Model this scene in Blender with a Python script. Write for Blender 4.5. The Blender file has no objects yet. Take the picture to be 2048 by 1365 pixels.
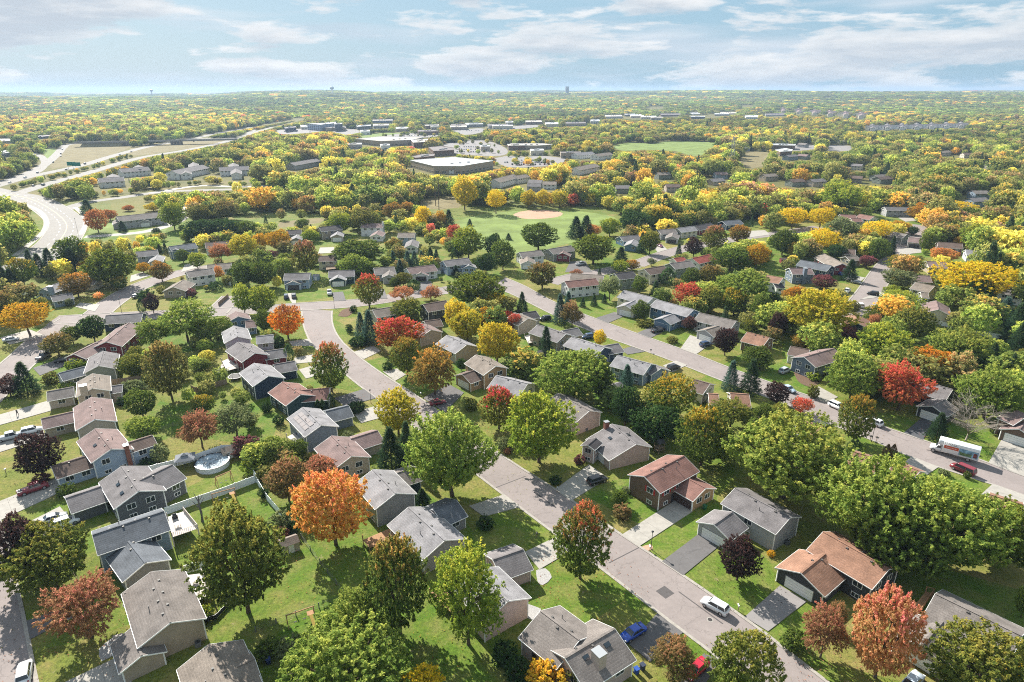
import bpy, math, random
import numpy as np
from mathutils import Vector, Matrix

R = math.radians
sc = bpy.context.scene
COL = sc.collection

# ------------------------------------------------------------------ camera, sky, sun, exposure
CAM_H = 80.0                     # drone altitude in metres
cam = bpy.data.cameras.new("camera")
cam.sensor_width = 36.0
cam.lens = 36.0 * 1300.0 / 2048.0
cam.clip_end = 60000.0
cam.clip_start = 1.0
camo = bpy.data.objects.new("camera", cam)
COL.objects.link(camo)
camo.location = (0, 0, CAM_H)
camo.rotation_euler = (R(90 - 21.06), 0, 0)
sc.camera = camo

SUN_EL, SUN_AZ = R(36.0), R(124.0)          # azimuth counted from +x, counter-clockwise
sun_dir = Vector((math.cos(SUN_EL) * math.cos(SUN_AZ), math.cos(SUN_EL) * math.sin(SUN_AZ), math.sin(SUN_EL)))
sl = bpy.data.lights.new("sun", 'SUN')
sl.energy = 5.0
sl.angle = R(0.53)
sl.color = (1.0, 0.95, 0.86)
so = bpy.data.objects.new("sun", sl)
COL.objects.link(so)
so.rotation_euler = sun_dir.to_track_quat('Z', 'Y').to_euler()
so.location = (0, 0, 300)

wd = bpy.data.worlds.new("World")
sc.world = wd
wd.use_nodes = True
nt = wd.node_tree
nt.nodes.clear()
N = nt.nodes.new
out = N("ShaderNodeOutputWorld")
bg = N("ShaderNodeBackground")
bg.inputs[1].default_value = 0.076
sky = N("ShaderNodeTexSky")
sky.sky_type = 'NISHITA'
sky.sun_disc = False
sky.sun_elevation = SUN_EL
sky.sun_rotation = R(90) - SUN_AZ
sky.altitude = 300
sky.air_density = 1.0
sky.dust_density = 2.0
sky.ozone_density = 1.5
# clouds: stretched fractal layers, the same all round the sky
tc = N("ShaderNodeTexCoord")
def mapping(scale, loc=(0, 0, 0)):
    m = N("ShaderNodeMapping")
    m.inputs["Scale"].default_value = scale
    m.inputs["Location"].default_value = loc
    nt.links.new(tc.outputs["Generated"], m.inputs[0])
    return m
def wnoise(scale, loc, detail, rough, dist=0.0):
    n = N("ShaderNodeTexNoise")
    n.inputs["Scale"].default_value = 1.0
    n.inputs["Detail"].default_value = detail
    n.inputs["Roughness"].default_value = rough
    n.inputs["Distortion"].default_value = dist
    nt.links.new(mapping(scale, loc).outputs[0], n.inputs["Vector"])
    return n
def wramp(src, stops):
    r = N("ShaderNodeValToRGB")
    e = r.color_ramp.elements
    while len(e) > 1: e.remove(e[0])
    e[0].position, e[0].color = stops[0][0], (*stops[0][1], 1)
    for p, c in stops[1:]:
        k = e.new(p); k.color = (*c, 1)
    nt.links.new(src, r.inputs[0])
    return r
big = wnoise((3.2, 3.2, 26.0), (3.1, 0.4, 7.3), 7, 0.55, 0.2)
sheet = wramp(big.outputs["Fac"], [(0.48, (0, 0, 0)), (0.62, (.6, .6, .6)), (0.74, (.9, .9, .9))])
tone = wnoise((5.0, 5.0, 38.0), (1.0, 5.0, 2.6), 6, 0.55, 0.3)
scol = wramp(tone.outputs["Fac"], [(0.36, (3.3, 3.9, 4.5)), (0.52, (4.0, 4.4, 4.9)), (0.66, (4.8, 5.0, 5.3))])
puff = wnoise((5.0, 5.0, 24.0), (6.4, 2.2, 1.15), 10, 0.6, 0.15)
pcov = wramp(puff.outputs["Fac"], [(0.475, (0, 0, 0)), (0.53, (.8, .8, .8)), (0.62, (1, 1, 1))])
under = wnoise((5.0, 5.0, 24.0), (6.4, 2.2, 1.42), 10, 0.6, 0.15)      # the same puffs a little higher up: what lies under them is shaded
pcol = wramp(under.outputs["Fac"], [(0.42, (5.4, 5.45, 5.5)), (0.52, (4.5, 4.7, 4.9)), (0.64, (3.3, 3.7, 4.15))])
pale = N("ShaderNodeMixRGB"); pale.inputs[0].default_value = 0.88
pale.inputs[2].default_value = (1.85, 3.05, 3.95, 1)
nt.links.new(sky.outputs[0], pale.inputs[1])
def wmix(f, a_, b_):
    k = N("ShaderNodeMixRGB"); nt.links.new(f, k.inputs[0]); nt.links.new(a_, k.inputs[1]); nt.links.new(b_, k.inputs[2]); return k
mx = wmix(pcov.outputs[0], wmix(sheet.outputs[0], pale.outputs[0], scol.outputs[0]).outputs[0], pcol.outputs[0])
nt.links.new(mx.outputs[0], bg.inputs[0])
nt.links.new(bg.outputs[0], out.inputs[0])

sc.view_settings.view_transform = 'Standard'
sc.view_settings.look = 'None'
sc.view_settings.exposure = 1.22
sc.view_settings.gamma = 1.0
sc.view_settings.use_curve_mapping = False
sc.render.engine = 'CYCLES'
cy = sc.cycles
cy.max_bounces = 4; cy.diffuse_bounces = 2; cy.glossy_bounces = 2; cy.transmission_bounces = 2
cy.transparent_max_bounces = 4; cy.volume_bounces = 0
cy.use_denoising = False
cy.filter_width = 1.05
cy.caustics_reflective = False; cy.caustics_refractive = False

# ------------------------------------------------------------------ survey: photo readings -> metres on the ground
_f, _p = 1300.0, R(21.06)
_c, _s = math.cos(_p), math.sin(_p)
SHEET = {0: (0, 0, 1.0)}
for k in range(4):
    SHEET[1 + k] = (512 * k, 1000, 3.74)
    SHEET[5 + k] = (512 * k, 700, 3.9)
    SHEET[9 + k] = (512 * k, 400, 4.0)
    SHEET[13 + k] = (512 * k, 170, 4.0)
def px(t, x, y):
    a, b, k = SHEET[t]
    return a + x / k, b + y / k
def G(x, y, z=0.0):
    u = (x - 1024) / _f; v = (y - 682.5) / _f
    d = (u, _c - v * _s, -_s - v * _c)
    t = (z - CAM_H) / d[2]
    return Vector((d[0] * t, d[1] * t))
def P(t, x, y, z=0.0):
    return G(*px(t, x, y), z)
def depth(q, z=0.0):
    return q.y * _c - (z - CAM_H) * _s
def height_of(q, ytop):
    lo, hi = 0.0, 60.0
    for _ in range(30):
        m = (lo + hi) / 2
        Y = q.y * _s + (m - CAM_H) * _c; Z = q.y * _c - (m - CAM_H) * _s
        if 682.5 - _f * Y / Z < ytop: hi = m
        else: lo = m
    return lo

# ------------------------------------------------------------------ materials
MATS = {}
def newmat(name):
    m = bpy.data.materials.new(name); m.use_nodes = True
    n = m.node_tree; n.nodes.clear()
    o = n.nodes.new("ShaderNodeOutputMaterial")
    return m, n, o
def principled(name, col, rough=0.8, spec=0.3, metal=0.0, bump=None, noise=None, emit=None):
    """plain surface; noise=(scale, amount) mottles the colour, bump=(scale, strength, distance)"""
    if name in MATS: return MATS[name]
    m, n, o = newmat(name)
    b = n.nodes.new("ShaderNodeBsdfPrincipled")
    b.inputs["Base Color"].default_value = (*col, 1)
    b.inputs["Roughness"].default_value = rough
    b.inputs["Specular IOR Level"].default_value = spec
    b.inputs["Metallic"].default_value = metal
    geo = n.nodes.new("ShaderNodeNewGeometry")
    if noise:
        prev = None
        t = n.nodes.new("ShaderNodeTexNoise"); t.inputs["Scale"].default_value = noise[0]; t.inputs["Detail"].default_value = 5
        t.inputs["Roughness"].default_value = 0.65
        n.links.new(geo.outputs["Position"], t.inputs["Vector"])
        mr = n.nodes.new("ShaderNodeMapRange"); mr.inputs[1].default_value = 0.3; mr.inputs[2].default_value = 0.7
        mr.inputs[3].default_value = 1 - noise[1]; mr.inputs[4].default_value = 1 + noise[1]
        n.links.new(t.outputs["Fac"], mr.inputs[0])
        mul = n.nodes.new("ShaderNodeVectorMath"); mul.operation = 'SCALE'
        mul.inputs[0].default_value = col
        n.links.new(mr.outputs[0], mul.inputs["Scale"])
        n.links.new(mul.outputs[0], b.inputs["Base Color"])
    if bump:
        t = n.nodes.new("ShaderNodeTexNoise"); t.inputs["Scale"].default_value = bump[0]; t.inputs["Detail"].default_value = 3
        n.links.new(geo.outputs["Position"], t.inputs["Vector"])
        bp = n.nodes.new("ShaderNodeBump"); bp.inputs["Strength"].default_value = bump[1]; bp.inputs["Distance"].default_value = bump[2]
        n.links.new(t.outputs["Fac"], bp.inputs["Height"]); n.links.new(bp.outputs[0], b.inputs["Normal"])
    if emit:
        b.inputs["Emission Color"].default_value = (*emit[0], 1); b.inputs["Emission Strength"].default_value = emit[1]
    n.links.new(b.outputs[0], o.inputs[0])
    MATS[name] = m
    return m

def roof_mat(name, col):
    """asphalt shingles: granule speckle, blotches, faint courses by height and weather streaks"""
    key = "shingle_" + name
    if key in MATS: return MATS[key]
    m, n, o = newmat(key)
    L = n.links.new
    b = n.nodes.new("ShaderNodeBsdfPrincipled"); b.inputs["Roughness"].default_value = 0.9
    b.inputs["Specular IOR Level"].default_value = 0.25
    geo = n.nodes.new("ShaderNodeNewGeometry")
    def nz(scale, det, a, lo, hi):
        t = n.nodes.new("ShaderNodeTexNoise"); t.inputs["Scale"].default_value = scale; t.inputs["Detail"].default_value = det
        L(geo.outputs["Position"], t.inputs["Vector"])
        r = n.nodes.new("ShaderNodeMapRange"); r.inputs[1].default_value = 0.3; r.inputs[2].default_value = 0.7
        r.inputs[3].default_value = lo; r.inputs[4].default_value = hi
        L(t.outputs["Fac"], r.inputs[0]); return r
    a = nz(0.45, 5, 0, 0.76, 1.22)
    c = nz(5.0, 2, 0, 0.78, 1.22)
    d = nz(14.0, 2, 0, 0.8, 1.2)
    wv = n.nodes.new("ShaderNodeTexWave"); wv.wave_type = 'BANDS'; wv.bands_direction = 'Z'; wv.wave_profile = 'SAW'
    wv.inputs["Scale"].default_value = 1.9; wv.inputs["Distortion"].default_value = 0.4
    L(geo.outputs["Position"], wv.inputs["Vector"])
    wr = n.nodes.new("ShaderNodeMapRange"); wr.inputs[3].default_value = 0.88; wr.inputs[4].default_value = 1.06
    L(wv.outputs["Fac"], wr.inputs[0])
    def mul(x, y):
        k = n.nodes.new("ShaderNodeMath"); k.operation = 'MULTIPLY'; L(x, k.inputs[0]); L(y, k.inputs[1]); return k.outputs[0]
    f = mul(mul(mul(a.outputs[0], c.outputs[0]), d.outputs[0]), wr.outputs[0])
    s = n.nodes.new("ShaderNodeVectorMath"); s.operation = 'SCALE'; s.inputs[0].default_value = col
    L(f, s.inputs["Scale"]); L(s.outputs[0], b.inputs["Base Color"])
    bp = n.nodes.new("ShaderNodeBump"); bp.inputs["Strength"].default_value = 0.5; bp.inputs["Distance"].default_value = 0.03
    L(wv.outputs["Fac"], bp.inputs["Height"]); L(bp.outputs[0], b.inputs["Normal"])
    L(b.outputs[0], o.inputs[0])
    MATS[key] = m
    return m

def siding_mat(name, col):
    key = "siding_" + name
    if key in MATS: return MATS[key]
    m, n, o = newmat(key); L = n.links.new
    b = n.nodes.new("ShaderNodeBsdfPrincipled"); b.inputs["Roughness"].default_value = 0.65; b.inputs["Specular IOR Level"].default_value = 0.3
    geo = n.nodes.new("ShaderNodeNewGeometry")
    wv = n.nodes.new("ShaderNodeTexWave"); wv.wave_type = 'BANDS'; wv.bands_direction = 'Z'; wv.wave_profile = 'SAW'
    wv.inputs["Scale"].default_value = 1.6
    L(geo.outputs["Position"], wv.inputs["Vector"])
    t = n.nodes.new("ShaderNodeTexNoise"); t.inputs["Scale"].default_value = 0.8; t.inputs["Detail"].default_value = 4
    L(geo.outputs["Position"], t.inputs["Vector"])
    r = n.nodes.new("ShaderNodeMapRange"); r.inputs[1].default_value = .3; r.inputs[2].default_value = .7; r.inputs[3].default_value = .9; r.inputs[4].default_value = 1.08
    L(t.outputs["Fac"], r.inputs[0])
    s = n.nodes.new("ShaderNodeVectorMath"); s.operation = 'SCALE'; s.inputs[0].default_value = col
    L(r.outputs[0], s.inputs["Scale"]); L(s.outputs[0], b.inputs["Base Color"])
    bp = n.nodes.new("ShaderNodeBump"); bp.inputs["Strength"].default_value = 0.6; bp.inputs["Distance"].default_value = 0.03
    L(wv.outputs["Fac"], bp.inputs["Height"]); L(bp.outputs[0], b.inputs["Normal"])
    L(b.outputs[0], o.inputs[0]); MATS[key] = m
    return m

def object_paint(name, rough, spec, coat=0.0):
    if name in MATS: return MATS[name]
    m, n, o = newmat(name)
    b = n.nodes.new("ShaderNodeBsdfPrincipled"); b.inputs["Roughness"].default_value = rough; b.inputs["Specular IOR Level"].default_value = spec
    b.inputs["Coat Weight"].default_value = coat; b.inputs["Coat Roughness"].default_value = 0.08
    oi = n.nodes.new("ShaderNodeObjectInfo")
    n.links.new(oi.outputs["Color"], b.inputs["Base Color"]); n.links.new(b.outputs[0], o.inputs[0])
    MATS[name] = m
    return m

def leaf_mat(name, mode):
    """foliage: low colour -> tip colour by height in the crown, varied leaf by leaf; lets light through"""
    m, n, o = newmat(name); L = n.links.new
    def attr(a, t):
        k = n.nodes.new("ShaderNodeAttribute"); k.attribute_name = a; k.attribute_type = t; return k
    if mode == 'OBJECT':
        base = n.nodes.new("ShaderNodeObjectInfo").outputs["Color"]
        tip = attr("tip", 'OBJECT').outputs["Color"]
    else:
        base = attr("col", 'INSTANCER').outputs["Color"]; tip = attr("tip", 'INSTANCER').outputs["Color"]
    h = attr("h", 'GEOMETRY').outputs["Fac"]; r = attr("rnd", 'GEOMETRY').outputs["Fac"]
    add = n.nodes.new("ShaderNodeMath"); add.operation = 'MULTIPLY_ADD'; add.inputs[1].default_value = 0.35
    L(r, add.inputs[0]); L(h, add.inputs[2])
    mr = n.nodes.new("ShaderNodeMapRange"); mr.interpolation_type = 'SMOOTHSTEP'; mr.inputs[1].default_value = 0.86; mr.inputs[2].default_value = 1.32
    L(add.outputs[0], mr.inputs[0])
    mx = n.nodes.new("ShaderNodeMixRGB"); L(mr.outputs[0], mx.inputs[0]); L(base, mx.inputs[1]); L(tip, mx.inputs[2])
    hsv = n.nodes.new("ShaderNodeHueSaturation")
    v = n.nodes.new("ShaderNodeMapRange"); v.inputs[3].default_value = 1.3; v.inputs[4].default_value = 3.0; L(r, v.inputs[0])
    hu = n.nodes.new("ShaderNodeMapRange"); hu.inputs[3].default_value = 0.53; hu.inputs[4].default_value = 0.472; L(r, hu.inputs[0])
    L(hu.outputs[0], hsv.inputs["Hue"]); L(v.outputs[0], hsv.inputs["Value"]); L(mx.outputs[0], hsv.inputs["Color"])
    d = n.nodes.new("ShaderNodeBsdfDiffuse"); t = n.nodes.new("ShaderNodeBsdfTranslucent")
    L(hsv.outputs[0], d.inputs[0]); L(hsv.outputs[0], t.inputs[0])
    ms = n.nodes.new("ShaderNodeMixShader"); ms.inputs[0].default_value = 0.55
    L(d.outputs[0], ms.inputs[1]); L(t.outputs[0], ms.inputs[2]); L(ms.outputs[0], o.inputs[0])
    MATS[name] = m
    return m
LEAF = leaf_mat("foliage", 'OBJECT')
FLEAF = leaf_mat("forest_foliage", 'INSTANCER')
BARK = principled("bark", (.10, .075, .055), .9, .2, noise=(3, .3))
PALEBARK = principled("pale_bark", (.30, .26, .22), .9, .2, noise=(3, .3))
WHITE = principled("white_trim", (.78, .78, .76), .5, .4)
GLASS = principled("window_glass", (.025, .032, .04), .06, .8)
CONCRETE = principled("concrete", (.315, .295, .265), .85, .3, noise=(.9, .14), bump=(9, .2, .02))
KERB = principled("kerb_concrete", (.30, .275, .245), .85, .3, noise=(1.6, .2))
BLACK = principled("black_rubber", (.02, .02, .02), .7, .3)
METAL = principled("galvanised_metal", (.45, .46, .47), .4, .5, .7)
DARKMETAL = principled("dark_metal", (.05, .05, .055), .45, .5, .5)
WOOD = principled("weathered_wood", (.27, .2, .14), .85, .2, noise=(4, .25))
CEDAR = principled("cedar_wood", (.33, .19, .10), .8, .2, noise=(4, .25))
VINYL = principled("white_vinyl", (.80, .83, .87), .4, .4)

# ------------------------------------------------------------------ mesh helpers
def link(o, parent=None):
    COL.objects.link(o)
    if parent is not None: o.parent = parent
    return o
def mesh(name, verts, faces, mat=None, smooth=False):
    me = bpy.data.meshes.new(name)
    me.from_pydata([tuple(v) for v in verts], [], faces)
    if mat: me.materials.append(mat)
    if smooth: me.polygons.foreach_set("use_smooth", [True] * len(me.polygons))
    me.update()
    return me
def obj(name, me, parent=None, loc=(0, 0, 0), rz=0.0, scale=None):
    o = bpy.data.objects.new(name, me)
    o.location = loc; o.rotation_euler = (0, 0, rz)
    if scale: o.scale = scale
    return link(o, parent)
def tag(o, label, cat, group=None):
    o["label"] = label; o["category"] = cat
    if group: o["group"] = group
    return o
def thing(name, label, cat, loc=(0, 0, 0), rz=0.0, group=None):
    o = bpy.data.objects.new(name, None); o.location = loc; o.rotation_euler = (0, 0, rz); o.empty_display_size = 0.5
    link(o); return tag(o, label, cat, group)
def structure(name, me):
    o = obj(name, me); o["kind"] = "structure"; return o
class MB:
    """collects boxes, prisms and tubes into one mesh"""
    def __init__(s): s.v, s.f = [], []
    def add(s, vs, fs):
        k = len(s.v); s.v += [tuple(v) for v in vs]; s.f += [tuple(i + k for i in f) for f in fs]; return s
    def box(s, x0, x1, y0, y1, z0, z1):
        return s.add([(x0, y0, z0), (x1, y0, z0), (x1, y1, z0), (x0, y1, z0), (x0, y0, z1), (x1, y0, z1), (x1, y1, z1), (x0, y1, z1)],
                     [(3, 2, 1, 0), (4, 5, 6, 7), (0, 1, 5, 4), (1, 2, 6, 5), (2, 3, 7, 6), (3, 0, 4, 7)])
    def bar(s, a, b, w, h):
        """square bar from a to b, w wide, h tall (along the up-ish normal)"""
        a, b = Vector(a), Vector(b); d = (b - a).normalized()
        side = d.cross(Vector((0, 0, 1)))
        if side.length < 1e-4: side = Vector((1, 0, 0))
        side.normalize(); up = side.cross(d).normalized()
        side *= w / 2; up *= h / 2
        vs = [p + i * side + j * up for p in (a, b) for i, j in ((-1, -1), (1, -1), (1, 1), (-1, 1))]
        return s.add(vs, [(0, 1, 2, 3), (7, 6, 5, 4), (0, 4, 5, 1), (1, 5, 6, 2), (2, 6, 7, 3), (3, 7, 4, 0)])
    def tube(s, pts, radii, n=6):
        pts = [Vector(p) for p in pts]; base = len(s.v); rings = []
        for i, p in enumerate(pts):
            d = (pts[min(i + 1, len(pts) - 1)] - pts[max(i - 1, 0)]).normalized()
            a = d.cross(Vector((0, 0, 1))); 
            if a.length < 1e-3: a = Vector((1, 0, 0))
            a.normalize(); b = d.cross(a)
            rings.append([p + radii[i] * (math.cos(2 * math.pi * k / n) * a + math.sin(2 * math.pi * k / n) * b) for k in range(n)])
        vs = [q for r in rings for q in r]; fs = []
        for i in range(len(pts) - 1):
            for k in range(n):
                fs.append((i * n + k, i * n + (k + 1) % n, (i + 1) * n + (k + 1) % n, (i + 1) * n + k))
        fs.append(tuple(range(n - 1, -1, -1))); fs.append(tuple(range((len(pts) - 1) * n, len(pts) * n)))
        return s.add(vs, fs)
    def mesh(s, name, mat, smooth=False): return mesh(name, s.v, s.f, mat, smooth)

def slab(name, pts, z0, z1, mat):
    """flat polygon (list of xy) with real thickness"""
    pts = [Vector((p[0], p[1])) for p in pts]
    ar = sum(pts[i].x * pts[(i + 1) % len(pts)].y - pts[(i + 1) % len(pts)].x * pts[i].y for i in range(len(pts)))
    if ar < 0: pts = pts[::-1]
    n = len(pts)
    vs = [(p.x, p.y, z1) for p in pts] + [(p.x, p.y, z0) for p in pts]
    fs = [tuple(range(n))] + [(i, n + i, n + (i + 1) % n, (i + 1) % n) for i in range(n)]
    return mesh(name, vs, fs, mat)
def smooth_line(pts, step=6.0):
    """Catmull-Rom through xy points"""
    pts = [Vector((p[0], p[1])) for p in pts]; out = []
    for i in range(len(pts) - 1):
        p0, p1, p2, p3 = pts[max(i - 1, 0)], pts[i], pts[i + 1], pts[min(i + 2, len(pts) - 1)]
        k = max(2, min(12, int((p2 - p1).length / step)))
        for j in range(k):
            t = j / k
            out.append(0.5 * ((2 * p1) + (p2 - p0) * t + (2 * p0 - 5 * p1 + 4 * p2 - p3) * t * t + (3 * p1 - p0 - 3 * p2 + p3) * t ** 3))
    out.append(pts[-1]); return out
def resample(line, n):
    d = [0.0]
    for a, b in zip(line, line[1:]): d.append(d[-1] + (b - a).length)
    res = []; j = 0
    for k in range(n):
        t = d[-1] * k / (n - 1)
        while j < len(d) - 2 and d[j + 1] < t: j += 1
        u = (t - d[j]) / max(d[j + 1] - d[j], 1e-6)
        res.append(line[j].lerp(line[j + 1], u))
    return res
def offset(line, dist):
    out = []
    for i, p in enumerate(line):
        d = (line[min(i + 1, len(line) - 1)] - line[max(i - 1, 0)])
        d = d.normalized() if d.length > 1e-6 else Vector((1, 0))
        out.append(p + Vector((-d.y, d.x)) * dist)
    return out
def ribbon(name, la, lb, z, mat, thick=0.0):
    n = len(la); vs = [(p.x, p.y, z) for p in la] + [(p.x, p.y, z) for p in lb]
    fs = []
    for i in range(n - 1):
        fs.append((i, i + 1, n + i + 1, n + i))
    if thick:
        vs += [(p.x, p.y, z - thick) for p in la] + [(p.x, p.y, z - thick) for p in lb]
        for i in range(n - 1):
            fs.append((i, 2 * n + i, 2 * n + i + 1, i + 1)); fs.append((n + i, n + i + 1, 3 * n + i + 1, 3 * n + i))
    me = mesh(name, vs, fs, mat)
    if me.polygons and me.polygons[0].normal.z < 0:
        me.flip_normals()
    return me

# ------------------------------------------------------------------ ground
def ground_mat():
    m, n, o = newmat("lawn_and_meadow"); L = n.links.new
    b = n.nodes.new("ShaderNodeBsdfPrincipled"); b.inputs["Roughness"].default_value = 0.95; b.inputs["Specular IOR Level"].default_value = 0.15
    geo = n.nodes.new("ShaderNodeNewGeometry")
    def nz(scale, det=4, rough=.6):
        t = n.nodes.new("ShaderNodeTexNoise"); t.inputs["Scale"].default_value = scale; t.inputs["Detail"].default_value = det; t.inputs["Roughness"].default_value = rough
        L(geo.outputs["Position"], t.inputs["Vector"]); return t.outputs["Fac"]
    def ramp(src, stops):
        r = n.nodes.new("ShaderNodeValToRGB"); e = r.color_ramp.elements
        while len(e) > 1: e.remove(e[0])
        e[0].position, e[0].color = stops[0][0], (*stops[0][1], 1)
        for p, c in stops[1:]: e.new(p).color = (*c, 1)
        L(src, r.inputs[0]); return r.outputs[0]
    def mix(f, a, c, mode='MIX'):
        k = n.nodes.new("ShaderNodeMixRGB"); k.blend_type = mode
        if isinstance(f, float): k.inputs[0].default_value = f
        else: L(f, k.inputs[0])
        L(a, k.inputs[1]); L(c, k.inputs[2]); return k.outputs[0]
    # every garden is kept differently: lot-sized cells of greener or drier turf
    vo = n.nodes.new("ShaderNodeTexVoronoi"); vo.inputs["Scale"].default_value = 0.042; vo.inputs["Randomness"].default_value = 0.8
    L(geo.outputs["Position"], vo.inputs["Vector"])
    sep = n.nodes.new("ShaderNodeSeparateColor"); L(vo.outputs["Color"], sep.inputs[0])
    lot = ramp(sep.outputs[0], [(0.0, (.070, .150, .014)), (.30, (.100, .168, .020)), (.55, (.150, .172, .032)), (.8, (.20, .180, .050)), (1.0, (.245, .195, .07))])
    patch = ramp(nz(.22, 5, .65), [(.33, (.065, .145, .010)), (.48, (.130, .172, .028)), (.66, (.27, .215, .085))])
    c1 = mix(.5, lot, patch)
    fine = ramp(nz(1.7, 7, .8), [(.30, (.42, .46, .40)), (.5, (1, 1, 1)), (.70, (1.6, 1.5, 1.4))])
    c2 = mix(1.0, c1, fine, 'MULTIPLY')
    tuft = ramp(nz(9.0, 3, .7), [(.33, (.62, .62, .6)), (.55, (1, 1, 1)), (.75, (1.35, 1.35, 1.25))])
    c3 = mix(1.0, c2, tuft, 'MULTIPLY')
    # bare, sandy spots
    soil = n.nodes.new("ShaderNodeRGB"); soil.outputs[0].default_value = (.30, .235, .15, 1)
    spot = ramp(nz(.55, 6, .7), [(.63, (0, 0, 0)), (.72, (.85, .85, .85))])
    c4 = mix(spot, c3, soil.outputs[0])
    # rough ground beyond the gardens: brown-olive meadow and woodland floor
    sx = n.nodes.new("ShaderNodeSeparateXYZ"); L(geo.outputs["Position"], sx.inputs[0])
    far = n.nodes.new("ShaderNodeMapRange"); far.inputs[1].default_value = 420; far.inputs[2].default_value = 560; L(sx.outputs[1], far.inputs[0])
    mead = ramp(nz(.03, 6, .6), [(.3, (.075, .085, .025)), (.5, (.13, .12, .04)), (.7, (.19, .15, .065))])
    mead = mix(1.0, mead, fine, 'MULTIPLY')
    c5 = mix(far.outputs[0], c4, mead)
    L(c5, b.inputs["Base Color"])
    bp = n.nodes.new("ShaderNodeBump"); bp.inputs["Strength"].default_value = .8; bp.inputs["Distance"].default_value = .12
    L(nz(7.0, 4, .7), bp.inputs["Height"]); L(bp.outputs[0], b.inputs["Normal"])
    L(b.outputs[0], o.inputs[0]); return m
LAWN = ground_mat()

rs = np.random.RandomState(5)
def hills(x, y):
    """flat around the suburb, low wooded rises towards the horizon"""
    d = math.hypot(x, y)
    k = min(max((d - 1900) / 3900, 0), 1); k = k * k * (3 - 2 * k)
    t = min(max(x / max(y, 1.0), -3), 3)
    side = 34 + 26 / (1 + math.exp(-(t + .42) * 16)) - 8 / (1 + math.exp(-(t - .25) * 12))
    return k * (side + 10 * math.sin(x / 610 + 1.2 + y / 1900) + 7 * math.sin(x / 263 + y / 700) + 6 * math.sin(y / 520 + 2 + x / 1500) + 4 * math.sin(x / 127 + y / 310))
def build_ground():
    rad = [0, 60, 150, 300, 500, 800, 1200, 1700, 2200] + [2500 + 350 * i for i in range(22)] + [10800, 12500, 15000, 19000, 26000, 36000]
    na = 240; vs = [(0, 0, 0)]; fs = []
    for r in rad[1:]:
        for k in range(na):
            a = 2 * math.pi * k / na
            x, y = r * math.cos(a), r * math.sin(a)
            vs.append((x, y, hills(x, y)))
    for k in range(na): fs.append((0, 1 + k, 1 + (k + 1) % na))
    for i in range(len(rad) - 2):
        for k in range(na):
            a, b = 1 + i * na + k, 1 + i * na + (k + 1) % na
            fs.append((a, a + na, b + na, b))
    return structure("ground", mesh("ground", vs, fs, LAWN, True))
build_ground()

CLEAR = []          # footprints kept free of trees
def clear(poly): CLEAR.append([Vector((p[0], p[1])) for p in poly])
def full(pts, z=0.0): return [G(x, y, z) for x, y in pts]

def asphalt_mat(name, col, crack=True):
    m, n, o = newmat(name); L = n.links.new
    b = n.nodes.new("ShaderNodeBsdfPrincipled"); b.inputs["Roughness"].default_value = .9; b.inputs["Specular IOR Level"].default_value = .25
    geo = n.nodes.new("ShaderNodeNewGeometry")
    def nz(scale, lo, hi, det=5):
        t = n.nodes.new("ShaderNodeTexNoise"); t.inputs["Scale"].default_value = scale; t.inputs["Detail"].default_value = det; t.inputs["Roughness"].default_value = .65
        L(geo.outputs["Position"], t.inputs["Vector"])
        r = n.nodes.new("ShaderNodeMapRange"); r.inputs[1].default_value = .3; r.inputs[2].default_value = .7; r.inputs[3].default_value = lo; r.inputs[4].default_value = hi
        L(t.outputs["Fac"], r.inputs[0]); return r.outputs[0]
    def mul(x, y):
        k = n.nodes.new("ShaderNodeMath"); k.operation = 'MULTIPLY'; L(x, k.inputs[0]); L(y, k.inputs[1]); return k.outputs[0]
    f = mul(mul(nz(.16, .9, 1.1), nz(1.4, .93, 1.07)), nz(16, .88, 1.12, 2))
    if crack:
        vo = n.nodes.new("ShaderNodeTexVoronoi"); vo.feature = 'DISTANCE_TO_EDGE'; vo.inputs["Scale"].default_value = .16
        nzv = n.nodes.new("ShaderNodeTexNoise"); nzv.inputs["Scale"].default_value = .9; nzv.inputs["Detail"].default_value = 4
        L(geo.outputs["Position"], nzv.inputs["Vector"])
        ad = n.nodes.new("ShaderNodeVectorMath"); ad.operation = 'MULTIPLY_ADD'; ad.inputs[1].default_value = (2.5, 2.5, 0)
        L(nzv.outputs["Color"], ad.inputs[0]); L(geo.outputs["Position"], ad.inputs[2]); L(ad.outputs[0], vo.inputs["Vector"])
        cr = n.nodes.new("ShaderNodeMapRange"); cr.inputs[1].default_value = .002; cr.inputs[2].default_value = .014; cr.inputs[3].default_value = .78; cr.inputs[4].default_value = 1
        L(vo.outputs["Distance"], cr.inputs[0]); f = mul(f, cr.outputs[0])
    s = n.nodes.new("ShaderNodeVectorMath"); s.operation = 'SCALE'; s.inputs[0].default_value = col
    L(f, s.inputs["Scale"]); L(s.outputs[0], b.inputs["Base Color"]); L(b.outputs[0], o.inputs[0])
    return m
ROAD = asphalt_mat("aged_asphalt", (.235, .202, .192))
DRIVE = asphalt_mat("driveway_asphalt", (.125, .118, .118))
DARKDRIVE = asphalt_mat("fresh_asphalt", (.075, .078, .085), False)
HIGHWAY = asphalt_mat("highway_concrete", (.235, .22, .205), False)
LOT = asphalt_mat("parking_asphalt", (.22, .205, .20), False)
LINE = principled("road_paint", (.75, .73, .68), .7, .3)
SANDY = principled("infield_clay", (.42, .27, .19), .95, .1, noise=(.15, .1))
TURF = principled("sports_turf", (.165, .215, .065), .95, .1, noise=(.06, .3))
DRYGRASS = principled("dry_grass", (.19, .16, .085), .95, .1, noise=(.08, .25))

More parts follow.
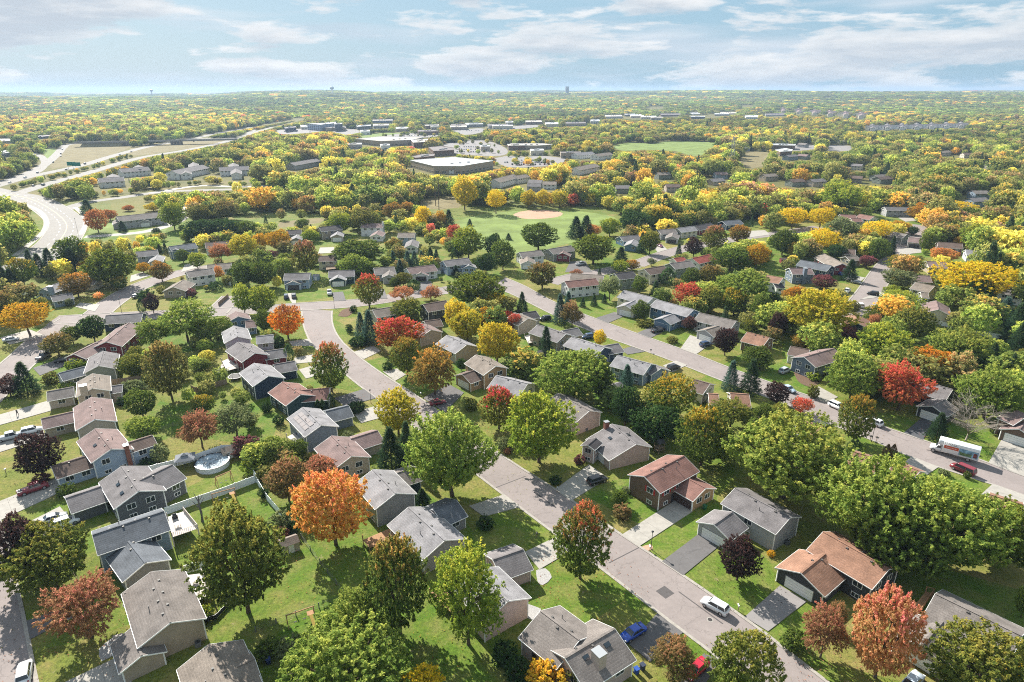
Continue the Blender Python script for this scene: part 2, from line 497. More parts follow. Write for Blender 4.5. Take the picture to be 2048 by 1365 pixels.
def road(name, left, right, z=.02, kerb=True, mat=None, n=None, sm=True):
    """road sheet between two surveyed edges; the kerbs are real steps"""
    la = smooth_line(left) if sm else left; lb = smooth_line(right) if sm else right
    k = n or max(len(la), len(lb))
    la, lb = resample(la, k), resample(lb, k)
    structure(name, ribbon(name, la, lb, z, mat or ROAD))
    clear(la + lb[::-1])
    if kerb:
        for e, s in ((la, 1), (lb, -1)):
            sgn = s if (lb[k // 2] - la[k // 2]).dot(offset(la, 1)[k // 2] - la[k // 2]) < 0 else -s
            # outward side of this edge
            oe = offset(e, .35 * sgn)
            structure("kerb", ribbon("kerb", offset(e, -.22 * sgn), oe, .10, KERB, .10))
    return la, lb
def lane(name, centre, width, **kw):
    c = smooth_line(centre)
    return road(name, offset(c, width / 2), offset(c, -width / 2), sm=False, n=len(c), **kw)

MAIN_L = full([(1640, 1475), (1500, 1365), (1436, 1314), (1369, 1265), (1200, 1135), (1024, 1003), (930, 931), (753, 797), (702, 758), (632, 697), (616, 675), (606, 645), (604, 618)])
MAIN_R = full([(1760, 1450), (1654, 1365), (1576, 1305), (1516, 1257), (1366, 1152), (1243, 1071), (1111, 980), (1024, 926), (999, 908), (881, 826), (840, 797), (752, 740), (707, 705), (680, 680), (664, 648), (664, 622)])
road("road", MAIN_L, MAIN_R)
road("road", full([(985, 575), (1024, 589), (1106, 630), (1181, 663), (1256, 690), (1349, 724), (1439, 760), (1574, 810), (1626, 836), (1736, 877), (1823, 915), (1877, 935), (1985, 969), (2090, 1006), (2300, 1085)]),
     full([(1010, 556), (1049, 572), (1109, 605), (1189, 637), (1301, 677), (1386, 707), (1456, 735), (1587, 782), (1664, 808), (1759, 851), (1850, 882), (1977, 926), (2023, 944), (2110, 976), (2330, 1058)]), z=.024)
lane("road", full([(105, 641), (250, 633), (430, 625), (600, 614), (720, 606), (800, 594), (900, 580), (1020, 566)]), 10.0, z=.016)
lane("road", full([(-90, 850), (-30, 795), (20, 742), (60, 706), (100, 668), (150, 637)]), 10.5, z=.028)
lane("road", full([(190, 632), (222, 606), (262, 581), (305, 563), (360, 546), (420, 535)]), 10.0, z=.012)
rr = smooth_line(full([(95, 1460), (72, 1365), (43, 1219), (17, 1110), (-12, 1010), (-60, 900)]))
road("road", rr, offset(rr, -10.0 if offset(rr, -1)[2].x < rr[2].x else 10.0), sm=False, n=len(rr))
lane("road", full([(1270, 531), (1320, 512), (1370, 497), (1440, 484), (1500, 474), (1552, 468), (1640, 455)]), 9.5)
lane("road", full([(1690, 640), (1716, 614), (1737, 588), (1755, 560), (1772, 535), (1800, 505), (1822, 478), (1838, 450)]), 9.5)
lane("road", full([(1100, 566), (1150, 553), (1200, 545), (1270, 531)]), 9.0, z=.016)
lane("road", full([(430, 628), (452, 606), (466, 592)]), 8.5, z=.012)
# boulevard and expressway in the distance
lane("boulevard", full([(-60, 372), (0, 386), (60, 398), (105, 421), (133, 448), (124, 476), (92, 505), (40, 540)]), 21.0, mat=HIGHWAY)
lane("boulevard", full([(120, 424), (170, 406), (240, 396), (330, 384), (470, 379)]), 11.0, mat=HIGHWAY, kerb=False, z=.03)
lane("footpath", full([(35, 404), (75, 420), (92, 440), (88, 462), (60, 488), (30, 512)]), 3.2, mat=CONCRETE, kerb=False, z=.03)
lane("footpath", full([(150, 415), (166, 430), (172, 448), (160, 470)]), 3.0, mat=CONCRETE, kerb=False, z=.034)
lane("townhome_lane", full([(170, 474), (230, 470), (300, 462), (360, 440), (380, 410)]), 7.5, mat=CONCRETE, kerb=False)
lane("townhome_lane", full([(300, 387), (400, 372), (480, 374), (600, 370)]), 8, mat=CONCRETE, kerb=False, z=.036)
EXPA = full([(-40, 382), (50, 356), (160, 332), (230, 311), (300, 293), (380, 279), (440, 266), (520, 252), (560, 245), (610, 236)])
lane("expressway", EXPA, 13, mat=HIGHWAY, kerb=False)
lane("expressway", full([(20, 392), (100, 367), (180, 345), (280, 316), (370, 301), (450, 284), (520, 262), (565, 250), (612, 239)]), 13, mat=HIGHWAY, kerb=False, z=.03)
lane("slip_road", full([(-30, 374), (40, 353), (86, 332), (112, 311), (126, 296), (140, 289), (200, 285)]), 11, mat=HIGHWAY, kerb=False, z=.04)
lane("slip_road", full([(55, 306), (80, 312), (90, 325), (82, 339), (60, 352)]), 8, mat=HIGHWAY, kerb=False, z=.05)
lane("slip_road", full([(260, 282), (340, 279), (430, 277), (480, 275), (508, 260)]), 12, mat=HIGHWAY, kerb=False, z=.036)
lane("far_road", full([(688, 206), (720, 213), (790, 211), (850, 209)]), 40, mat=HIGHWAY, kerb=False)

# lane paint on the boulevard
for off in (-.15, 3.6, -3.6):
    c = offset(smooth_line(full([(0, 386), (60, 398), (105, 421), (133, 448), (124, 476), (92, 505)])), off)
    if off == -.15:
        structure("lane_marking", ribbon("lane_marking", offset(c, .2), offset(c, -.2), .034, principled("yellow_paint", (.62, .42, .08), .7)))
    else:
        for i in range(0, len(c) - 1, 2):
            seg = [c[i], c[i].lerp(c[i + 1], .7)]
            structure("lane_marking", ribbon("lane_marking", offset(seg, .14), offset(seg, -.14), .034, LINE))

def pad(name, pts, mat, z=.112, joints=0):
    q = full(pts); o = structure(name, slab(name, q, 0, z, mat)); clear(q)
    if joints:
        a, b, c, d = q[:4]
        for i in range(1, joints + 1):
            t = i / (joints + 1)
            s = [b.lerp(c, t), a.lerp(d, t)]
            j = obj("expansion_joint", ribbon("expansion_joint", offset(s, .03), offset(s, -.03), z + .004, JOINT), o)
    return o
JOINT = principled("joint_grey", (.20, .185, .165), .9)  # darker tone for slab joints and the backing of white garage doors
DRIVES = [  # edge at the street first, then up to the garage
 ("c", [(1243, 1071), (1278, 1094), (1385, 1024), (1350, 1002)], 4), ("a", [(1324, 1124), (1366, 1152), (1436, 1095), (1397, 1069)], 0),
 ("w", [(1489, 1235), (1536, 1264), (1613, 1204), (1560, 1172)], 0), ("c", [(1150, 1098), (1118, 1072), (1050, 1105), (1079, 1140)], 2),
 ("a", [(1314, 1228), (1366, 1266), (1300, 1325), (1258, 1290)], 0), ("a", [(1408, 1308), (1440, 1322), (1400, 1385), (1335, 1385)], 0),
 ("c", [(1142, 1003), (1112, 978), (1178, 930), (1216, 957)], 3), ("c", [(1040, 1015), (1008, 990), (938, 1013), (968, 1034)], 3),
 ("c", [(794, 828), (768, 808), (706, 826), (722, 847)], 2), ("a", [(752, 797), (728, 779), (668, 797), (690, 814)], 0),
 ("c", [(655, 747), (632, 730), (598, 740), (612, 758)], 1), ("c", [(640, 724), (630, 709), (588, 717), (592, 728)], 1),
 ("c", [(628, 692), (619, 678), (578, 684), (585, 693)], 1), ("c", [(766, 744), (790, 763), (812, 750), (794, 738)], 1),
 ("a", [(846, 797), (890, 826), (928, 786), (897, 769)], 0), ("c", [(707, 705), (728, 719), (762, 703), (747, 692)], 1),
 ("c", [(-12, 1008), (0, 1042), (124, 984), (112, 958)], 4), ("c", [(8, 1070), (22, 1106), (150, 1052), (120, 1014)], 4),
 ("c", [(-60, 896), (-40, 918), (92, 876), (86, 858)], 3), ("c", [(-70, 850), (-60, 868), (103, 822), (98, 802)], 3),
 ("a", [(53, 1243), (60, 1280), (146, 1236), (134, 1214)], 0), ("c", [(92, 1384), (110, 1384), (266, 1384), (256, 1305)], 2),
 ("a", [(66, 737), (80, 752), (152, 724), (142, 711)], 0), ("a", [(1191, 637), (1216, 647), (1251, 632), (1229, 625)], 0),
 ("a", [(1274, 667), (1301, 677), (1326, 664), (1304, 654)], 0), ("c", [(1361, 698), (1393, 709), (1426, 686), (1380, 671)], 0),
 ("a", [(1290, 704), (1262, 694), (1242, 700), (1255, 710)], 0), ("c", [(1374, 731), (1352, 722), (1326, 732), (1345, 745)], 0),
 ("c", [(1620, 793), (1655, 805), (1676, 795), (1636, 773)], 2), ("d", [(1808, 866), (1846, 881), (1864, 846), (1845, 835)], 0),
 ("c", [(1977, 926), (2070, 962), (2070, 905), (2003, 880)], 3), ("c", [(1823, 915), (1877, 935), (1852, 952), (1808, 925)], 1),
 ("c", [(1985, 969), (2070, 1000), (2070, 1014), (1962, 990)], 1), ("c", [(1626, 836), (1660, 848), (1642, 862), (1620, 850)], 0),
 ("c", [(592, 608), (585, 608), (572, 588), (592, 586)], 0), ("a", [(668, 603), (692, 602), (686, 584), (664, 586)], 0),
 ("a", [(775, 598), (745, 598), (745, 578), (768, 578)], 0), ("a", [(835, 590), (868, 585), (862, 563), (840, 565)], 0),
 ("c", [(190, 624), (200, 610), (160, 606), (150, 614)], 0), ("c", [(60, 660), (90, 672), (20, 690), (0, 676)], 1),
 ("c", [(1685, 558), (1718, 567), (1730, 556), (1700, 550)], 0), ("c", [(1800, 510), (1845, 506), (1838, 493), (1795, 500)], 0),
 ("c", [(1720, 600), (1750, 596), (1772, 588), (1758, 584)], 0), ("c", [(1832, 442), (1812, 444), (1796, 436), (1820, 432)], 0),
 ("c", [(1315, 505), (1335, 500), (1322, 488), (1306, 492)], 0), ("c", [(1498, 476), (1540, 470), (1530, 461), (1490, 463)], 0),
 ("c", [(362, 545), (400, 535), (410, 520), (370, 530)], 0), ("c", [(260, 565), (300, 552), (285, 545), (262, 552)], 0),
 ("c", [(636, 508), (672, 506), (668, 495), (640, 496)], 0), ("a", [(1130, 545), (1185, 545), (1170, 522), (1140, 524)], 0)]
for kind, pts, nj in DRIVES:
    pad("driveway", pts, {"c": CONCRETE, "a": DRIVE, "w": LOT, "d": DARKDRIVE}[kind], .112, nj)

# sports ground, fields, parking, meadow
def field(name, pts, mat, z): 
    q = smooth_line(full(pts + [pts[0]]), 15)[:-1]
    structure(name, slab(name, q, -.1, z, mat)); clear(q)
field("playing_field", [(905, 446), (960, 430), (1030, 423), (1120, 421), (1200, 428), (1236, 440), (1190, 452), (1175, 475), (1120, 492), (1060, 505), (985, 505), (920, 480)], TURF, .02)
field("baseball_infield", [(1026, 430), (1040, 424), (1075, 420), (1110, 422), (1126, 428), (1112, 435), (1075, 438.5), (1042, 437)], SANDY, .04)
field("soccer_field", [(1215, 294), (1262, 285), (1300, 288), (1345, 283), (1440, 286), (1432, 293), (1412, 308), (1385, 312), (1350, 303), (1290, 300), (1250, 302)], TURF, .02)
field("meadow", [(120, 306), (135, 290), (200, 286), (262, 290), (250, 300), (180, 325), (120, 336), (100, 334)], DRYGRASS, .006)
field("meadow", [(260, 297), (330, 286), (300, 288), (390, 282), (480, 276), (460, 284), (360, 300), (270, 311)], DRYGRASS, .005)
field("meadow", [(840, 400), (900, 394), (930, 402), (915, 416), (850, 418)], DRYGRASS, .006)
field("meadow", [(1480, 302), (1540, 306), (1530, 332), (1478, 334)], DRYGRASS, .006)
field("meadow", [(560, 445), (640, 436), (640, 446), (560, 456)], DRYGRASS, .006)
field("verge", [(105, 322), (112, 300), (100, 296), (86, 302), (92, 316), (96, 330)], TURF, .008)
field("verge", [(150, 480), (172, 470), (220, 466), (320, 455), (330, 462), (250, 472), (180, 480)], TURF, .008)
field("verge", [(155, 420), (185, 418), (225, 446), (230, 464), (176, 468), (182, 445)], TURF, .010)
field("verge", [(716, 272), (770, 266), (860, 270), (850, 276), (730, 280)], TURF, .008)
for lot in ([(760, 274), (800, 268), (870, 266), (880, 272), (800, 280)], [(880, 290), (960, 280), (1010, 296), (1000, 312), (900, 306)], [(985, 318), (1024, 312), (1090, 320), (1110, 330), (1020, 335)], [(1040, 316), (1080, 312), (1130, 318), (1110, 328)],
            [(905, 262), (960, 257), (970, 264), (930, 270)], [(1000, 256), (1060, 250), (1080, 254), (1010, 260)], [(1230, 237), (1290, 235), (1280, 240)], [(1370, 233), (1440, 231), (1430, 237)], [(545, 262), (600, 258), (640, 263), (570, 269)], [(1560, 293), (1610, 289), (1640, 296), (1590, 302)], [(1650, 290), (1700, 292), (1700, 302), (1650, 302)], [(660, 262), (700, 258), (720, 264), (690, 270)]):
    field("parking_lot", lot, LOT, .02 + .0006 * len(CLEAR) % .02)

# repairs and covers on the streets
TAR = principled("tar_patch", (.085, .078, .078), .85, .25, noise=(2, .15))
for x, y, L_, W_, a in ((1180, 1075, 3.0, 1.6, -.95), (960, 925, 5.5, 1.3, -.9), (1330, 1185, 2.2, 2.2, -.95), (1090, 1000, 7.0, .35, -.92), (1480, 1290, 6.0, .3, -.9), (800, 800, 4.0, 1.2, -.9), (1500, 765, 4.5, 1.4, -.4), (1880, 905, 5.5, .4, -.4), (1400, 1215, 9.0, .22, -.93), (1250, 1110, 8.0, .2, .6), (870, 855, 8.5, .2, .6), (1020, 965, 8.5, .2, .6)):
    q = G(x, y); u = Vector((math.cos(a), math.sin(a))); v = Vector((-u.y, u.x))
    structure("asphalt_patch", slab("asphalt_patch", [q - u * L_ / 2 - v * W_ / 2, q + u * L_ / 2 - v * W_ / 2, q + u * L_ / 2 + v * W_ / 2, q - u * L_ / 2 + v * W_ / 2], .0, .032, TAR))
for i, (x, y, lab) in enumerate(((1160, 1050, "iron manhole cover in the main street near the red-topped maple"), (905, 880, "iron manhole cover in the main street by the big tufted tree"), (1420, 1240, "iron manhole cover in the main street behind the white SUV"), (1700, 850, "iron manhole cover in the further street"))):
    q = G(x, y); o = thing("manhole_cover", lab, "manhole", (q.x, q.y, 0))
    obj("lid", MB().tube([(0, 0, .0), (0, 0, .034)], [.38, .38], 16).mesh("lid", principled("cast_iron", (.05, .045, .045), .6, .4, .3)), o)
    obj("collar", MB().tube([(0, 0, .0), (0, 0, .029)], [.52, .52], 16).mesh("collar", CONCRETE), o)

# ------------------------------------------------------------------ houses
ROOF = {k: tuple((1.04, 1.0, .99)[i] * .72 * c for i, c in enumerate(v)) for k, v in {"G": (.20, .195, .20), "LG": (.31, .31, .325), "B": (.17, .125, .105), "M": (.26, .19, .18), "O": (.33, .19, .13), "D": (.085, .08, .085),
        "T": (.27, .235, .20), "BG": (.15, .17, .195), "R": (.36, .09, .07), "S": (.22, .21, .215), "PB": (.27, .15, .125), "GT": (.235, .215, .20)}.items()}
WALL = {k: tuple(.95 * c for c in v) for k, v in {"tan": (.36, .30, .23), "beige": (.46, .39, .32), "grey": (.26, .26, .26), "lgrey": (.38, .38, .39), "bluegrey": (.16, .20, .26), "blue": (.12, .20, .30),
        "navy": (.035, .055, .095), "white": (.70, .70, .69), "cream": (.62, .57, .46), "red": (.20, .035, .04), "brown": (.17, .11, .08), "teal": (.035, .07, .075),
        "lilac": (.42, .42, .50), "skyblue": (.32, .40, .52), "pink": (.52, .41, .37), "charcoal": (.055, .058, .065), "dkgrey": (.11, .115, .125), "sage": (.22, .25, .21), "tanbrown": (.36, .235, .13),
        "brick": (.22, .10, .075), "steel": (.21, .27, .34)}.items()}
_shared = {}
def shared(key, fn):
    if key not in _shared: _shared[key] = fn()
    return _shared[key]
def window_mesh(w, h):
    def f():
        m = MB(); t = .09
        m.box(-w / 2 - t, w / 2 + t, -.02, .05, -h / 2 - t, -h / 2); m.box(-w / 2 - t, w / 2 + t, -.02, .05, h / 2, h / 2 + t)
        m.box(-w / 2 - t, -w / 2, -.02, .05, -h / 2, h / 2); m.box(w / 2, w / 2 + t, -.02, .05, -h / 2, h / 2); m.box(-.04, .04, -.02, .045, -h / 2, h / 2)
        return m.mesh("window_frame", WHITE)
    return shared(("win", w, h), f)
def pane_mesh(w, h):
    return shared(("pane", w, h), lambda: MB().box(-w / 2, w / 2, -.02, .02, -h / 2, h / 2).mesh("pane", GLASS))
def add_window(parent, x, y, z, rz, w=1.4, h=1.15, shutters=False):
    o = obj("window", window_mesh(w, h), parent, (x, y, z), rz)
    if shutters:
        for s_ in (-1, 1): obj("shutter", shared(("shut", h), lambda: MB().box(-.22, .22, -.01, .05, -h / 2 - .08, h / 2 + .08).mesh("shutter", DOORCOL["r"])), o, (s_ * (w / 2 + .34), 0, 0))
    obj("pane", pane_mesh(w, h), o)
DOORCOL = {"w": WHITE, "d": principled("dark_door_and_opening", (.035, .03, .032), .5), "b": principled("brown_door_paint", (.06, .035, .03), .5), "r": principled("red_door_paint", (.35, .03, .03), .5),  # the dark one also colours in the shade of open garages
           "u": principled("blue_door_paint", (.10, .16, .24), .5)}
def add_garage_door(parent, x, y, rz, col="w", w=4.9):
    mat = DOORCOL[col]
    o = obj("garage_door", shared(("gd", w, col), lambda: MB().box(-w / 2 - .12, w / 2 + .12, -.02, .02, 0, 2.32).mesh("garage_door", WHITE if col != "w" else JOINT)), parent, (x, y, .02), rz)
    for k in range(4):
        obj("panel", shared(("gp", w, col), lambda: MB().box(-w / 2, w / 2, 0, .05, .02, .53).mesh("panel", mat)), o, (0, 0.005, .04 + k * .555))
def add_door(parent, x, y, z, rz, col="d"):
    o = obj("door", shared(("door", col), lambda: MB().box(-.46, .46, 0, .06, 0, 2.05).mesh("door", DOORCOL[col])), parent, (x, y, z), rz)
    obj("handle", shared("hdl", lambda: MB().box(.32, .40, .06, .11, .95, 1.05).mesh("handle", METAL)), o)
VENT = None
FOOT = []
SIGHT = []
FARFOOT = []
class Wing:
    def __init__(s, a, b, wl, wr, zr, el, er):
        s.a, s.b, s.wl, s.wr, s.zr, s.el, s.er = a, b, wl, wr, zr, el, er
        s.L = (b - a).length; s.u = (b - a).normalized(); s.v = Vector((-s.u.y, s.u.x))
    def at(s, t, k): return s.a + s.u * t + s.v * k
    def inside(s, q, m=0.0):
        d = q - s.a; t, k = d.dot(s.u), d.dot(s.v)
        return m < t < s.L - m and -s.wl + m < k < s.wr - m
    def corners(s, m=0.0): return [s.at(-m, -s.wl - m), s.at(s.L + m, -s.wl - m), s.at(s.L + m, s.wr + m), s.at(-m, s.wr + m)]
    def roof_z(s, k): return s.zr - (s.zr - s.er) * k / s.wr if k > 0 else s.zr - (s.zr - s.el) * (-k) / s.wl
HOUSES = []
def make_wing(t, x1, y1, x2, y2, w, ez, pitch=.42):
    wl, wr = w if isinstance(w, tuple) else (w / 2, w / 2)
    zr = ez + pitch * min(wl, wr)
    a, b = P(t, x1, y1, zr), P(t, x2, y2, zr)
    return Wing(a, b, wl, wr, zr, zr - pitch * wl if wl <= wr * 1.3 else zr - pitch * .9 * wl, zr - pitch * wr if wr <= wl * 1.3 else zr - pitch * .9 * wr)
def house(label, ref, wall, roof, wings, cat="house", name="house", vents=4, win=True, trim=True, group=None, sight=True):
    """wings: (sheet, ridge end, ridge end, width, eave height, {options}); the first is the main block"""
    W = [make_wing(*w[:7]) for w in wings]
    opts = [w[7] if len(w) > 7 else {} for w in wings]
    c = (W[0].a + W[0].b) / 2
    near = depth(c) < 230
    root = thing(name, label, cat, (c.x, c.y, 0), 0, group)
    rng = random.Random(label)
    for wi, (g, o) in enumerate(zip(W, opts)):
        FOOT.append(g.corners(.6)); (clear if sight else lambda p: FARFOOT.append(p))(g.corners(1.2))
        if sight and c.y > 380: SIGHT.append(g.corners(7))
        wm = siding_mat(o.get("wall", wall), WALL[o.get("wall", wall)]); rm = roof_mat(o.get("roof", roof), ROOF[o.get("roof", roof)])
        tr = lambda t, k, z: (g.at(t, k).x - c.x, g.at(t, k).y - c.y, z)
        e = .02
        prof = [(-g.wl, 0), (g.wr, 0), (g.wr, g.er - e), (0, g.zr - e), (-g.wl, g.el - e)]
        i0, i1 = .35, g.L - .35
        vs = [tr(i0, k, z) for k, z in prof] + [tr(i1, k, z) for k, z in prof]
        fs = [(4, 3, 2, 1, 0), (5, 6, 7, 8, 9)] + [(i, (i + 1) % 5, 5 + (i + 1) % 5, 5 + i) for i in range(5)]
        wo = obj("wall", mesh("wall", vs, fs, wm), root)
        # roof: chevron with overhang
        sl_, sr_ = (g.zr - g.el) / g.wl, (g.zr - g.er) / g.wr; oh, th = .45, .16
        pr = [(-g.wl - oh, g.el - sl_ * oh), (0, g.zr), (g.wr + oh, g.er - sr_ * oh)]
        pr2 = [(k, z + .10) for k, z in pr] + [(k, z + .10 - th) for k, z in pr[::-1]]
        vs = [tr(0, k, z) for k, z in pr2] + [tr(g.L, k, z) for k, z in pr2]
        fs = [(0, 1, 4, 5), (1, 2, 3, 4), (11, 10, 7, 6), (10, 9, 8, 7)] + [(i, 6 + i, 6 + (i + 1) % 6, (i + 1) % 6) for i in range(6)]
        ro = obj("roof", mesh("roof", vs, fs, rm), root)
        if trim:
            m = MB()
            for t in (-.02, g.L + .02):
                for i in (0, 1):
                    m.bar(tr(t, pr[i][0], pr[i][1] - .0), tr(t, pr[i + 1][0], pr[i + 1][1] - .0), .05, .20)
            for k, z in (pr[0], pr[2]):
                s = .03 if k > 0 else -.03
                m.bar(tr(0, k + s, z + .0), tr(g.L, k + s, z + .0), .08, .14)
            for t, s in ((i0, -1), (i1, 1)):      # corner boards
                for k, z, e_ in ((-g.wl, g.el, -1), (g.wr, g.er, 1)):
                    m.bar(tr(t + s * .0, k + e_ * .0, 0), tr(t + s * .0, k + e_ * .0, z - .12), .16, .16)
            obj("trim", m.mesh("trim", WHITE), root)
            obj("ridge_cap", MB().bar(tr(.02, 0, g.zr + .11), tr(g.L - .02, 0, g.zr + .11), .34, .07).mesh("ridge_cap", rm), ro)
        def blocked(q, z):
            return any(h is not g and h.inside(q, -.3) and z < h.roof_z((q - h.a).dot(h.v)) + .3 for h in W)
        gar = o.get("gar")
        sides = {"n": (g.at(i1, 0), g.u, g.wl + g.wr, min(g.el, g.er)), "f": (g.at(i0, 0), -g.u, g.wl + g.wr, min(g.el, g.er)),
                 "R": (g.at(g.L / 2, g.wr), g.v, g.L, g.er), "L": (g.at(g.L / 2, -g.wl), -g.v, g.L, g.el)}
        for key, (q, nrm, ln, hh) in sides.items():
            rz = math.atan2(nrm.y, nrm.x) - math.pi / 2
            al = Vector((nrm.y, -nrm.x))
            if gar and key == gar[0]:
                p = q + nrm * .01
                add_garage_door(root, p.x - c.x, p.y - c.y, rz, gar[1:] or "w", min(4.9, ln - 1.2))
                continue
            facing = nrm.dot(Vector((0, 0)) - q) > 0        # only walls that can be seen from the street side of the drone
            if not win or not facing or key in o.get("blank", ""): continue
            nw = max(1, int(ln / 3.4)) if key in "LR" else (2 if ln > 6 else 1)
            rows = [hh - .95] if hh < 3.6 else [hh - 1.0, .85]
            if key in "nf" and g.zr - hh > 2.6: rows = rows + [hh + .7]
            for z in rows:
                for i in range(nw):
                    s = (i + .5) / nw - .5
                    p = q + al * (s * (ln - 1.6)) + nrm * .01
                    if blocked(p + nrm * .4, z): continue
                    if z > hh and i: continue
                    if rng.random() < .12: continue
                    add_window(root, p.x - c.x, p.y - c.y, z, rz, 1.5 if z > 1 else 1.2, 1.15 if z > 1 else .75, bool(o.get("shutter")) and z > 1)
            if key in "LR" and wi == 0 and near:
                p = q + al * (.12 * ln) + nrm * .01
                if not blocked(p + nrm * .5, 1): add_door(root, p.x - c.x, p.y - c.y, .15, rz, o.get("door", "d"))
        # roof furniture
        if near and vents and g.L > 7:
            for i in range(vents if wi == 0 else 2):
                k = (-1 if i % 2 else 1) * (.5 + .15 * rng.random()); k *= .9
                t = g.L * (.14 + .72 * (i + .5) / max(vents, 2))
                q = g.at(t, k)
                obj("roof_vent", shared("vent", lambda: MB().box(-.17, .17, -.17, .17, -.15, .16).mesh("roof_vent", principled("vent_metal", (.10, .095, .09), .6))), ro, (q.x - c.x, q.y - c.y, g.roof_z(k) + .1), math.atan2(g.u.y, g.u.x))
            if wi == 0:
                k = -g.wl * .45 if rng.random() < .5 else g.wr * .45; q = g.at(g.L * (.35 + .3 * rng.random()), k)
                obj("vent_pipe", shared("pipe", lambda: MB().tube([(0, 0, -.2), (0, 0, .75)], [.07, .07], 8).mesh("vent_pipe", principled("pipe_metal", (.16, .15, .15), .5))), ro, (q.x - c.x, q.y - c.y, g.roof_z(k) + .1))
        for kind, t, k in o.get("extra", ()):
            q = g.at(t * g.L, k * (g.wr if k > 0 else g.wl)); z = g.roof_z((q - g.a).dot(g.v)); rz = math.atan2(g.u.y, g.u.x)
            if kind in ("chimney", "brickchimney", "boxchimney"):
                m = MB(); s = .45 if kind != "boxchimney" else .7
                m.box(-s, s, -s * 1.2, s * 1.2, -z if abs(k) >= 1 else -.8, (g.zr - z) + 1.1)
                cm = m.mesh("chimney", principled("brickwork", (.22, .095, .07), .85, noise=(6, .25)) if kind == "brickchimney" else wm)
                co = obj("chimney", cm, ro, (q.x - c.x, q.y - c.y, z), rz)
                obj("chimney_cap", MB().box(-s - .08, s + .08, -s * 1.2 - .08, s * 1.2 + .08, 0, .12).mesh("chimney_cap", METAL), ro, (q.x - c.x, q.y - c.y, g.zr + 1.1), rz)
            if kind in ("skylight", "solar"):
                slope = (g.zr - g.er) / g.wr if k > 0 else (g.zr - g.el) / g.wl
                ang = math.atan(slope) * (-1 if k > 0 else 1)
                if kind == "skylight":
                    mm = shared("sky", lambda: MB().box(-.5, .5, -.35, .35, .0, .16).mesh("skylight", GLASS))
                else:
                    mm = shared("solar", lambda: MB().box(-.95, .95, -.55, .55, .06, .11).mesh("solar_panel", principled("solar_panel", (.20, .175, .175), .65, .25)))
                s = obj("skylight" if kind == "skylight" else "solar_panel", mm, ro, (q.x - c.x, q.y - c.y, z + .1))
                s.rotation_euler = Matrix.Rotation(rz, 3, 'Z').to_euler() if False else (Matrix.Rotation(rz, 4, 'Z') @ Matrix.Rotation(ang, 4, 'X')).to_euler()
    HOUSES.append((ref, c, root, W))
    return root, W, c

H = house
H("tan house with long brown-grey roof, row of round vents and timber back deck", "the tan house with the back deck", "tan", "GT",
  [(1, 1132, 540, 1275, 922, 8.6, 4.2, {"blank": "n"}), (1, 985, 960, 1060, 1170, 5.4, 2.6, {"gar": "Lw", "blank": "n"}), (1, 930, 700, 1060, 672, 3.2, 3.6, {})], vents=6)
H("slate-blue house with long grey shingle roof and raised pale deck", "the slate-blue house with raised deck", "steel", "BG",
  [(1, 690, 265, 1228, 86, 7.6, 4.4, {}), (1, 940, 285, 1090, 475, 7.0, 3.0, {"blank": "n", "wall": "grey"})])
H("tan-roofed house next to the long tan house with the deck", "the corner tan-roofed house", "tan", "T", [(1, 1560, 1085, 1720, 1500, 8.2, 3.6, {}), (1, 1690, 1290, 1905, 1190, 6.5, 3.0, {})])
H("dark slate house with two skylights, its garden holding the round pool", "the dark slate skylight house", "dkgrey", "S",
  [(5, 950, 910, 1082, 1105, 8.6, 4.0, {"extra": [("skylight", .45, -.5), ("skylight", .75, -.55)]}), (5, 1062, 1035, 1345, 897, 8.2, 3.6, {}), (5, 510, 1160, 790, 1066, 7.0, 2.7, {"gar": "fw", "blank": "L"})])
H("pale blue two-storey house with tall brick chimney", "the pale blue brick-chimney house", "skyblue", "M",
  [(5, 745, 617, 868, 776, 7.6, 4.4, {"extra": [("skylight", .55, -.5)]}), (5, 955, 742, 1190, 668, 5.0, 3.6, {"roof": "B", "extra": [("brickchimney", .02, -1.15)]}), (5, 400, 915, 720, 815, 6.4, 2.7, {"roof": "B", "gar": "fw"})])
H("mauve-roofed tan house with low mauve-roofed garage at its street end", "the mauve-roofed tan house", "tan", "M",
  [(5, 712, 372, 740, 545, 7.8, 4.0, {"blank": "n"}), (5, 320, 540, 572, 483, 6.2, 2.7, {"gar": "fw", "blank": "R"})])
H("tan house with thick pale boxed chimney and sunroom", "the tan boxed-chimney house", "beige", "T",
  [(5, 722, 187, 720, 302, 7.2, 4.2, {"extra": [("boxchimney", .95, -.55)]}), (5, 770, 300, 955, 272, 4.6, 3.0, {"roof": "S"}), (5, 365, 328, 575, 290, 6.2, 2.7, {"gar": "fw", "roof": "GT"})])
H("grey-roofed sage house with low attached garage next to the red house", "the grey-roofed sage house", "sage", "S",
  [(5, 805, 12, 770, 125, 7.4, 3.8, {"blank": "n"}), (5, 455, 185, 660, 132, 6.0, 2.6, {"gar": "fw", "roof": "BG"})])
H("dark red house with long mauve roof sweeping down over its garage", "the long dark red house", "red", "M",
  [(9, 1032, 985, 848, 1137, 8.0, 3.6, {}), (9, 815, 1120, 590, 1235, 6.6, 2.6, {"gar": "nw"})])
H("navy house with plain grey roof behind the round dark evergreen shrub", "the navy house by the junction", "navy", "G", [(9, 845, 928, 1145, 908, 8.0, 3.0, {})])
H("pale blue rambler with long pale roof and steel-blue garage", "the pale blue rambler", "skyblue", "LG",
  [(9, 340, 712, 600, 620, 8.0, 3.0, {"extra": [("boxchimney", .0, -.9)]}), (9, 405, 775, 575, 747, 6.0, 2.7, {"wall": "steel", "gar": "nw", "roof": "G"})])
